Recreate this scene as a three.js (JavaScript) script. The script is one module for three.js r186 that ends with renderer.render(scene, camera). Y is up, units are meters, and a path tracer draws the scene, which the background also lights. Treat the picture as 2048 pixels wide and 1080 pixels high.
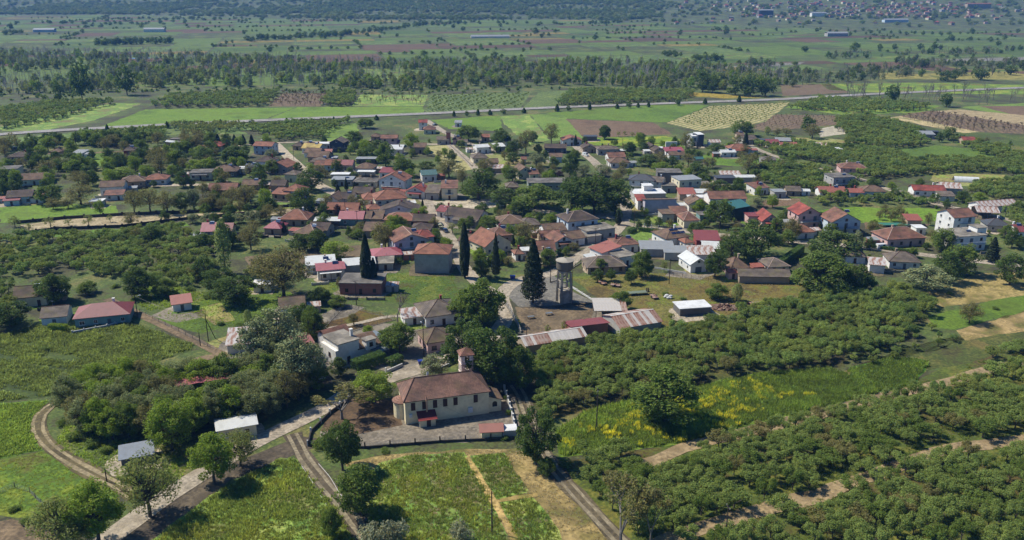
import * as THREE from 'three';
import { Sky } from 'three/addons/objects/Sky.js';
import { mergeGeometries } from 'three/addons/utils/BufferGeometryUtils.js';

// ---------------------------------------------------------------- camera, sky, sun, exposure, air
const scene = new THREE.Scene();
const EYE = 100, FOCAL = 1700, TILT = Math.atan(580 / FOCAL);            // metres above the village, focal length in picture units, downward tilt
const camera = new THREE.PerspectiveCamera(2 * Math.atan(540 / FOCAL) * 180 / Math.PI, 2048 / 1080, 1, 20000);
camera.position.set(0, EYE, 0);
camera.rotation.x = -TILT;
scene.add(camera);
const renderer = new THREE.WebGLRenderer({ antialias: true });
renderer.toneMapping = THREE.LinearToneMapping;
renderer.toneMappingExposure = 1.25;
renderer.shadowMap.enabled = true;
const SUN_DIR = new THREE.Vector3(-0.94 * 0.64, 0.77, -0.34 * 0.64).normalize();
const sky = new Sky();
sky.name = 'sky';
sky.scale.setScalar(15000);
Object.assign(sky.userData, { kind: 'structure', label: 'clear pale blue daytime sky above the valley', category: 'sky' });
sky.material.uniforms.turbidity.value = 5;
sky.material.uniforms.rayleigh.value = 0.9;
sky.material.uniforms.mieCoefficient.value = 0.004;
sky.material.uniforms.cloudCoverage.value = 0;
sky.material.uniforms.sunPosition.value.copy(SUN_DIR);
scene.add(sky);
scene.environmentIntensity = 0.15;
const sun = new THREE.DirectionalLight(new THREE.Color(1, 0.92, 0.76), 5.0);
sun.name = 'sun';
sun.position.copy(SUN_DIR).multiplyScalar(800).add(new THREE.Vector3(0, 0, -350));
sun.target.position.set(0, 0, -350);
sun.castShadow = true;
sun.shadow.mapSize.set(4096, 4096);
Object.assign(sun.shadow.camera, { left: -450, right: 450, top: 450, bottom: -450, near: 10, far: 2200 });
scene.add(sun, sun.target);
scene.fog = new THREE.FogExp2(new THREE.Color(0.18, 0.44, 1.0), 0.0001);

// ---------------------------------------------------------------- helpers
let seed = 20240501;
function rnd() { seed |= 0; seed = seed + 0x6D2B79F5 | 0; let t = Math.imul(seed ^ seed >>> 15, 1 | seed); t = t + Math.imul(t ^ t >>> 7, 61 | t) ^ t; return ((t ^ t >>> 14) >>> 0) / 4294967296; }
const R = (a, b) => a + (b - a) * rnd();
const pick = (a) => a[Math.floor(rnd() * a.length)];
const D2R = Math.PI / 180;
const clamp = (x, a = 0, b = 1) => Math.min(b, Math.max(a, x));
const sstep = (a, b, x) => { const t = clamp((x - a) / (b - a)); return t * t * (3 - 2 * t); };
function hash2(ix, iy, s) { let h = Math.imul(ix, 374761393) + Math.imul(iy, 668265263) + Math.imul(s, 2147483647 - 57) | 0; h = Math.imul(h ^ h >>> 13, 1274126177); return ((h ^ h >>> 16) >>> 0) / 4294967296; }
function vnoise(x, y, s = 1, per = 0) {
  const ix = Math.floor(x), iy = Math.floor(y), fx = x - ix, fy = y - iy, u = fx * fx * (3 - 2 * fx), v = fy * fy * (3 - 2 * fy);
  const w = per ? (n) => ((n % per) + per) % per : (n) => n;
  const x0 = w(ix), x1 = w(ix + 1), y0 = w(iy), y1 = w(iy + 1);
  const a = hash2(x0, y0, s), b = hash2(x1, y0, s), c = hash2(x0, y1, s), d = hash2(x1, y1, s);
  return a + (b - a) * u + (c - a) * v + (a - b - c + d) * u * v;
}
function fbm(x, y, oct = 4, s = 1, per = 0) { let t = 0, a = 0.5, n = 0; for (let i = 0; i < oct; i++) { t += a * vnoise(x, y, s + i * 17, per); n += a; a *= 0.5; x *= 2; y *= 2; per *= 2; } return t / n; }

// a point of the survey picture (2048 x 1080) to its place on the level ground, or on a level h metres up
function P(u, v, h = 0) {
  const X = (u - 1024) / FOCAL, Y = (540 - v) / FOCAL, dy = Y * Math.cos(TILT) - Math.sin(TILT), dz = -Y * Math.sin(TILT) - Math.cos(TILT), t = (h - EYE) / dy;
  return new THREE.Vector3(X * t, h, dz * t);
}
const scaleAt = (v) => (v + 40) * Math.cos(TILT) / EYE;                   // picture units per metre at a row of the survey
function toPicture(p) { const y = p.y - EYE, z = p.z, c = Math.cos(TILT), s = Math.sin(TILT), cy = y * c - z * s, cz = y * s + z * c; return [1024 - FOCAL * p.x / cz, 540 + FOCAL * cy / cz]; }
// survey sheets: enlarged details of the picture, 3.938 times
const SHEETS = { L4: [0, 230], L5: [380, 230], L6: [760, 230], L7: [1140, 230], L8: [1528, 230], M1: [0, 440], M2: [380, 400], M3: [760, 400], M4: [1140, 400], M5: [1528, 400], N6: [560, 560], N7: [600, 680], PX: [0, 0] };
function sh(sheet, x, y) { const o = SHEETS[sheet], k = sheet === 'PX' ? 1 : 3.938; return [o[0] + x / k, o[1] + y / k]; }

const taken = {};
function numbered(n) { taken[n] = (taken[n] ?? -1) + 1; return taken[n] ? n + '_' + String(taken[n]).padStart(3, '0') : n; }
function tag(o, label, category, group, kind) { o.userData.label = label; o.userData.category = category; if (group) o.userData.group = group; if (kind) o.userData.kind = kind; return o; }
function thing(name, label, category, pos, turn = 0, group) {
  const g = new THREE.Group(); g.name = numbered(name); g.position.copy(pos); g.rotation.y = turn; scene.add(g); return tag(g, label, category, group);
}
function part(name, geo, mat, parent) { const m = new THREE.Mesh(geo, mat); m.name = parent ? name : numbered(name); m.castShadow = m.receiveShadow = true; (parent || scene).add(m); return m; }

// growing list of faces
class GB {
  constructor() { this.p = []; this.uv = []; this.c = []; }
  tri(a, b, c, ua, ub, uc) { this.p.push(...a, ...b, ...c); this.uv.push(...(ua || [0, 0]), ...(ub || [1, 0]), ...(uc || [1, 1])); return this; }
  // quad with texture coordinates in metres along its own edges
  quad(a, b, c, d) {
    const L = (m, n) => Math.hypot(n[0] - m[0], n[1] - m[1], n[2] - m[2]), w = L(a, b), w2 = L(d, c), h = L(a, d);
    const o = (w - w2) / 2;
    this.tri(a, b, c, [0, 0], [w, 0], [w - o, h]); this.tri(a, c, d, [0, 0], [w - o, h], [o, h]); return this;
  }
  box(x0, x1, y0, y1, z0, z1) {
    const q = (...v) => this.quad(...v);
    q([x0, y0, z1], [x1, y0, z1], [x1, y1, z1], [x0, y1, z1]); q([x1, y0, z0], [x0, y0, z0], [x0, y1, z0], [x1, y1, z0]);
    q([x1, y0, z1], [x1, y0, z0], [x1, y1, z0], [x1, y1, z1]); q([x0, y0, z0], [x0, y0, z1], [x0, y1, z1], [x0, y1, z0]);
    q([x0, y1, z1], [x1, y1, z1], [x1, y1, z0], [x0, y1, z0]); q([x0, y0, z0], [x1, y0, z0], [x1, y0, z1], [x0, y0, z1]); return this;
  }
  tube(a, b, ra, rb, n = 5) {
    const A = new THREE.Vector3(...a), B = new THREE.Vector3(...b), d = B.clone().sub(A).normalize(), u = new THREE.Vector3(Math.abs(d.y) > 0.9 ? 1 : 0, Math.abs(d.y) > 0.9 ? 0 : 1, 0).cross(d).normalize(), w = d.clone().cross(u);
    const ring = (C, r, i) => { const t = i / n * Math.PI * 2; return [C.x + (u.x * Math.cos(t) + w.x * Math.sin(t)) * r, C.y + (u.y * Math.cos(t) + w.y * Math.sin(t)) * r, C.z + (u.z * Math.cos(t) + w.z * Math.sin(t)) * r]; };
    for (let i = 0; i < n; i++) this.quad(ring(A, ra, i), ring(A, ra, i + 1), ring(B, rb, i + 1), ring(B, rb, i));
    return this;
  }
  ball(cx, cy, cz, rx, ry, rz, n = 6, m = 4) {
    const at = (i, j) => { const t = i / n * Math.PI * 2, q = j / m * Math.PI; return [cx + rx * Math.sin(q) * Math.cos(t), cy + ry * Math.cos(q), cz + rz * Math.sin(q) * Math.sin(t)]; };
    for (let j = 0; j < m; j++) for (let i = 0; i < n; i++) this.quad(at(i + 1, j + 1), at(i, j + 1), at(i, j), at(i + 1, j));
    return this;
  }
  geo(color) {
    const g = new THREE.BufferGeometry(); g.setAttribute('position', new THREE.Float32BufferAttribute(this.p, 3)); if (this.uv.length) g.setAttribute('uv', new THREE.Float32BufferAttribute(this.uv, 2));
    if (this.c.length) g.setAttribute('color', new THREE.Float32BufferAttribute(this.c, 3));
    return g;
  }
}

// ---------------------------------------------------------------- procedural textures
function makeTex(n, fn, metres, srgb = true) {                            // fn(u, v) -> [r, g, b] 0..1 (display values)
  const d = new Uint8Array(n * n * 4);
  for (let j = 0; j < n; j++) for (let i = 0; i < n; i++) { const c = fn(i / n, j / n), o = (j * n + i) * 4; d[o] = clamp(c[0]) * 255; d[o + 1] = clamp(c[1]) * 255; d[o + 2] = clamp(c[2]) * 255; d[o + 3] = 255; }
  const t = new THREE.DataTexture(d, n, n); t.wrapS = t.wrapT = THREE.RepeatWrapping; t.magFilter = THREE.LinearFilter; t.minFilter = THREE.LinearMipmapLinearFilter; t.generateMipmaps = true;
  if (srgb) t.colorSpace = THREE.SRGBColorSpace;
  t.repeat.set(1 / metres, 1 / metres); t.needsUpdate = true; return t;
}
const mix = (a, b, t) => [a[0] + (b[0] - a[0]) * t, a[1] + (b[1] - a[1]) * t, a[2] + (b[2] - a[2]) * t];
const hx = (h) => [(h >> 16 & 255) / 255, (h >> 8 & 255) / 255, (h & 255) / 255];
// soil and plant cover: fine grain, tufts and broad patches of several covers
function coverTex(cols, metres, o = {}) {
  const C = cols.map(hx), n = o.n || 1024, s = o.s || 1, p1 = Math.round(metres / (o.patch || 14)), p2 = Math.round(metres / 2.2), p3 = Math.round(metres / 0.5);
  return makeTex(n, (u, v) => {
    const a = fbm(u * p1, v * p1, 5, s, p1), b = vnoise(u * p2, v * p2, s + 90, p2), c = hash2(u * n | 0, v * n | 0, s + 5), e = vnoise(u * p3, v * p3, s + 40, p3);
    let t = clamp((a - 0.5) * (o.contrast || 2.2) + 0.5 + (b - 0.5) * 0.35 + (e - 0.5) * 0.3); t *= C.length - 1;
    const i = Math.min(C.length - 2, Math.floor(t)); let k = mix(C[i], C[i + 1], t - i);
    let g = 1 + (c - 0.5) * 0.22 + (e - 0.5) * 0.3;
    if (o.rows) { const q = (u * metres / o.rows + (b - 0.5) * 0.35) % 1, w = clamp(1.6 - Math.abs(q - 0.5) * 4); k = mix(k, hx(o.rowColor), w * (o.rowMix || 0.7) * (0.55 + 0.45 * e)); }
    if (o.spots) { const f = fbm(u * p1 * 2 + 9, v * p1 * 2, 4, s + 333, p1 * 2) + (c - 0.5) * 0.16; if (f > o.spotAt) k = mix(k, hx(o.spots), clamp((f - o.spotAt) * 9)); }
    return [k[0] * g, k[1] * g, k[2] * g];
  }, metres);
}
const mats = {};
function M(name, o) { const m = new THREE.MeshStandardMaterial({ roughness: 0.95, side: THREE.DoubleSide, ...o }); m.name = name; mats[name] = m; return m; }
// ---------------------------------------------------------------- ground covers
const T = {
  meadow: coverTex([0x3e3d26, 0x4c5028, 0x465622, 0x58602c, 0x6a6538], 150, { s: 3, patch: 16 }),
  weeds: coverTex([0x6f6a3c, 0x71803a, 0x5f7d2f, 0x7b8f3c, 0x8d9448], 120, { s: 9, patch: 9 }),
  crop: coverTex([0x546822, 0x607828, 0x6c8230, 0x5e6e2b], 130, { s: 21, patch: 20, contrast: 1.6 }),
  wheat: coverTex([0x4d5f2a, 0x586d2e, 0x637834, 0x718041], 120, { s: 33, patch: 7, contrast: 2.4 }),
  soil: coverTex([0x5e4a36, 0x6c553e, 0x766046, 0x614e3a], 120, { s: 41, patch: 18, contrast: 1.6, rows: 1.5, rowColor: 0x50402f, rowMix: 0.4 }),
  straw: coverTex([0x8f8453, 0xa8976a, 0xb7a477, 0x8a7d52, 0x75763f], 120, { s: 55, patch: 8 }),
  dirt: coverTex([0x655d50, 0x756c5d, 0x847a69, 0x6c6455], 90, { s: 61, patch: 7 }),
  sand: coverTex([0x948c76, 0xa29a84, 0xaca48e, 0x8a826d], 90, { s: 65, patch: 6 }),
  concrete: coverTex([0xa8a194, 0xb5ada0, 0xbeb6a8, 0xa09889], 60, { s: 71, patch: 5, n: 512 }),
  asphalt: coverTex([0x83807a, 0x8e8b84, 0x98948b, 0x85827a], 60, { s: 75, patch: 5, n: 512 }),
  dry: coverTex([0x6b5f3c, 0x7d6f42, 0x8b8149, 0x73783c, 0x8d8a55], 120, { s: 81, patch: 10, spots: 0x7f9038, spotAt: 0.63 }),
  vine: coverTex([0x5d6c33, 0x6a7838, 0x74813c], 120, { s: 87, patch: 14, rows: 3.4, rowColor: 0x33451f, rowMix: 0.75 }),
  strawRows: coverTex([0x9b8f5e, 0xa99a68, 0xb2a372], 120, { s: 88, patch: 14, rows: 4.2, rowColor: 0x55602e, rowMix: 0.8 }),
  brownRows: coverTex([0x6c573f, 0x776147, 0x71633f], 120, { s: 89, patch: 14, rows: 4, rowColor: 0x4a4030, rowMix: 0.6 }),
};
const G = {};
for (const k in T) G[k] = M('cover_' + k, { map: T[k], roughness: 1 });
const tinted = {};
function tint(k, hex) { const key = k + hex; if (!tinted[key]) { tinted[key] = G[k].clone(); tinted[key].color.set(hex); tinted[key].name = 'cover_' + k + '_tint'; } return tinted[key]; }

// ---------------------------------------------------------------- the land: one sheet to beyond the horizon, level plain then foothills
function landHeight(x, z) {
  const d = -z, az = x / Math.max(d, 1);
  const foot = 2350 - 500 * sstep(0.05, 0.45, az) + 350 * sstep(-0.1, -0.5, az);
  const rise = sstep(foot, foot + 2600, d);
  if (rise <= 0) return 0;
  const n = fbm(x / 900 + 7, z / 900 + 3, 4, 5), r = 1 - Math.abs(2 * fbm(x / 1500 + 2, z / 1500, 3, 11) - 1);
  return rise * (70 + 230 * n * rise + 160 * r * rise) + sstep(foot, foot + 500, d) * (18 * (n - 0.3));
}
function landPoint(u, v) {                                                // survey point to the land, hills included
  const X = (u - 1024) / FOCAL, Y = (540 - v) / FOCAL, dy = Y * Math.cos(TILT) - Math.sin(TILT), dz = -Y * Math.sin(TILT) - Math.cos(TILT);
  for (let t = 300; t < 9000; t += 12) { const x = X * t, y = EYE + dy * t, z = dz * t; if (y <= landHeight(x, z)) return new THREE.Vector3(x, landHeight(x, z), z); }
  return null;
}
{
  const zs = [400, 100, 0, -100, -400, -900, -1500]; for (let d = 1700; d < 9200; d += d < 5200 ? 60 : 160) zs.push(-d);
  const xs = []; for (let x = -6500; x <= 6500; x += 65) xs.push(x);
  const p = [], uv = [], ix = [];
  for (const z of zs) for (const x of xs) { p.push(x, landHeight(x, z), z); uv.push(x, z); }
  for (let j = 0; j < zs.length - 1; j++) for (let i = 0; i < xs.length - 1; i++) { const a = j * xs.length + i, b = a + 1, c = a + xs.length, d = c + 1; ix.push(a, b, c, b, d, c); }
  const g = new THREE.BufferGeometry(); g.setAttribute('position', new THREE.Float32BufferAttribute(p, 3)); g.setAttribute('uv', new THREE.Float32BufferAttribute(uv, 2)); g.setIndex(ix); g.computeVertexNormals();
  tag(part('ground', g, G.meadow), 'wide green valley floor rising to hills beyond the plain', 'ground', null, 'structure');
}

// flat pieces of land cover, each 4 mm above the one below
function poly(pts, y, mat, name, label, category = 'field', rowDeg = 0) {
  let P2 = pts.map((q) => q.isVector3 ? q : P(q[0], q[1]));
  if (!pts[0].isVector3) {                                                // ragged edges
    const e = [];
    P2.forEach((q, i) => { const n = P2[(i + 1) % P2.length], l = q.distanceTo(n), k = Math.max(1, Math.min(60, Math.round(l / 3))), amp = Math.min(1.1, l * 0.03);
      for (let j = 0; j < k; j++) { const v = q.clone().lerp(n, j / k), w = (fbm(v.x / 5, v.z / 5, 3, 77) - 0.5) * 3.2 * amp; const nx = -(n.z - q.z) / l, nz = (n.x - q.x) / l; e.push(v.add(new THREE.Vector3(nx * w, 0, nz * w))); } });
    P2 = e;
  }
  const c2 = P2.map((q) => new THREE.Vector2(q.x, q.z));
  const tris = THREE.ShapeUtils.triangulateShape(c2, []), g = new THREE.BufferGeometry(), a = rowDeg * D2R, ca = Math.cos(a), sa = Math.sin(a);
  g.setAttribute('position', new THREE.Float32BufferAttribute(P2.flatMap((q) => [q.x, y, q.z]), 3));
  g.setAttribute('uv', new THREE.Float32BufferAttribute(P2.flatMap((q) => [q.x * ca - q.z * sa, q.x * sa + q.z * ca]), 2));
  const up = (t) => { const [a0, b0, c0] = t.map((i) => c2[i]); return (b0.y - a0.y) * (c0.x - a0.x) - (b0.x - a0.x) * (c0.y - a0.y) > 0 ? t : [t[0], t[2], t[1]]; };
  g.setIndex(tris.map(up).flat());
  return tag(part(name, g, mat), label, category, null, 'structure');
}
function smoothLine(pts, step = 4) { const v = pts.map((q) => q.isVector3 ? q : P(q[0], q[1])), c = new THREE.CatmullRomCurve3(v, false, 'centripetal'); return c.getSpacedPoints(Math.max(2, Math.round(c.getLength() / step))); }
const roadLines = [];
function road(pts, width, y, mat, name, label, category = 'road', wob = 0.25) {
  const c = smoothLine(pts), n = c.length, pos = [], uv = [], ix = []; let run = 0;
  for (let i = 0; i < n; i++) {
    const a = c[Math.max(0, i - 1)], b = c[Math.min(n - 1, i + 1)], dx = b.x - a.x, dz = b.z - a.z, l = Math.hypot(dx, dz) || 1, nx = -dz / l, nz = dx / l;
    if (i) run += c[i].distanceTo(c[i - 1]);
    const wl = width / 2 + (fbm(run / 6, 3, 2, name.length) - 0.5) * wob * 2, wr = width / 2 + (fbm(run / 6, 9, 2, name.length) - 0.5) * wob * 2;
    pos.push(c[i].x + nx * wl, y, c[i].z + nz * wl, c[i].x - nx * wr, y, c[i].z - nz * wr); uv.push(c[i].x + nx * wl, c[i].z + nz * wl, c[i].x - nx * wr, c[i].z - nz * wr);
    if (i < n - 1) { const k = i * 2; ix.push(k, k + 2, k + 1, k + 1, k + 2, k + 3); }
  }
  const g = new THREE.BufferGeometry(); g.setAttribute('position', new THREE.Float32BufferAttribute(pos, 3)); g.setAttribute('uv', new THREE.Float32BufferAttribute(uv, 2)); g.setIndex(ix); g.computeVertexNormals();
  roadLines.push([c, width / 2 + 0.6]);
  return tag(part(name, g, mat), label, category, null, 'structure');
}
function inPoly(x, z, V) { let c = false; for (let i = 0, j = V.length - 1; i < V.length; j = i++) if ((V[i].z > z) !== (V[j].z > z) && x < (V[j].x - V[i].x) * (z - V[i].z) / (V[j].z - V[i].z) + V[i].x) c = !c; return c; }
const ground2 = (pts) => pts.map((q) => P(q[0], q[1]));
function nearRoad(x, z, pad = 0) { for (const [c, w] of roadLines) for (let i = 0; i < c.length; i += 1) if (Math.abs(c[i].x - x) < w + pad && Math.abs(c[i].z - z) < w + pad && Math.hypot(c[i].x - x, c[i].z - z) < w + pad) return true; return false; }

const hedgeSpots = [];
// ---- far patchwork of fields, split again and again
{
  const a = -14 * D2R, ca = Math.cos(a), sa = Math.sin(a), W = (x, z) => new THREE.Vector3(x * ca - z * sa, 0, x * sa + z * ca);
  const kinds = [['crop', 0xdcdcc8, 'green crop'], ['crop', 0xd0d0a8, 'pale green crop'], ['meadow', 0xf0f0e0, 'rough grass'], ['meadow', 0xfcffdc, 'grass'], ['soil', 0xe4dccc, 'brown ploughed'], ['soil', 0xc8c0a8, 'dull brown ploughed'], ['wheat', 0xe8e8d8, 'wheat'], ['weeds', 0xd4d4c0, 'yellow green'], ['straw', 0xc0bc78, 'yellow flowering'], ['vine', 0xe4e4d4, 'row planted'], ['crop', 0xb4bc98, 'dark green crop'], ['soil', 0xdcd0bc, 'tan ploughed']];
  const wts = [15, 13, 9, 11, 4, 4, 10, 8, 3, 7, 9, 5], tot = wts.reduce((p, q) => p + q);
  const riv = (x) => -(760 + 60 * Math.sin(x / 300));
  let count = 0;
  hedgeSpots.length = 0;
  function cell(x0, x1, z0, z1, depth) {
    const w = x1 - x0, h = z1 - z0, big = 1 + 0.35 * clamp((-z1 - 900) / 1500);
    if (depth > 0 && (w > 150 * big || h > 62 * big || (depth > 6 && rnd() < 0.6))) {
      if (w * 0.72 > h) { const m = x0 + w * R(0.35, 0.65); cell(x0, m, z0, z1, depth - 1); cell(m, x1, z0, z1, depth - 1); } else { const m = z0 + h * R(0.3, 0.7); cell(x0, x1, z0, m, depth - 1); cell(x0, x1, m, z1, depth - 1); }
      return;
    }
    const q = 2.2, pts = [W(x0 + q, z0 + q), W(x1 - q, z0 + q), W(x1 - q, z1 - q), W(x0 + q, z1 - q)], cx = (pts[0].x + pts[2].x) / 2, cz = (pts[0].z + pts[2].z) / 2;
    for (const v of pts) if (landHeight(v.x, v.z) > 0.01 || v.z > riv(v.x) - 130) return;
    const pu = toPicture(new THREE.Vector3(cx, 0, cz)); if (pu[0] < -350 || pu[0] > 2400) return;
    let k = rnd() * tot, i = 0; while (k > wts[i]) k -= wts[i++];
    poly(pts, 0.06, tint(kinds[i][0], kinds[i][1]), 'field', kinds[i][2] + ' field of the far plain', 'field', rnd() < 0.5 ? 14 : 104); count++;
    if (rnd() < 0.3) { const e = Math.floor(rnd() * 4), A = pts[e], B = pts[(e + 1) % 4], L = A.distanceTo(B); for (let s = 0; s < L; s += R(7, 26)) { const v = A.clone().lerp(B, s / L); hedgeSpots.push([v.x + R(-2, 2), 0, v.z + R(-2, 2), R(2.5, 6), R(4, 8)]); } }
  }
  cell(-2300, 2300, -3300, -500, 12);
  console.log('far fields', count);
}
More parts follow.
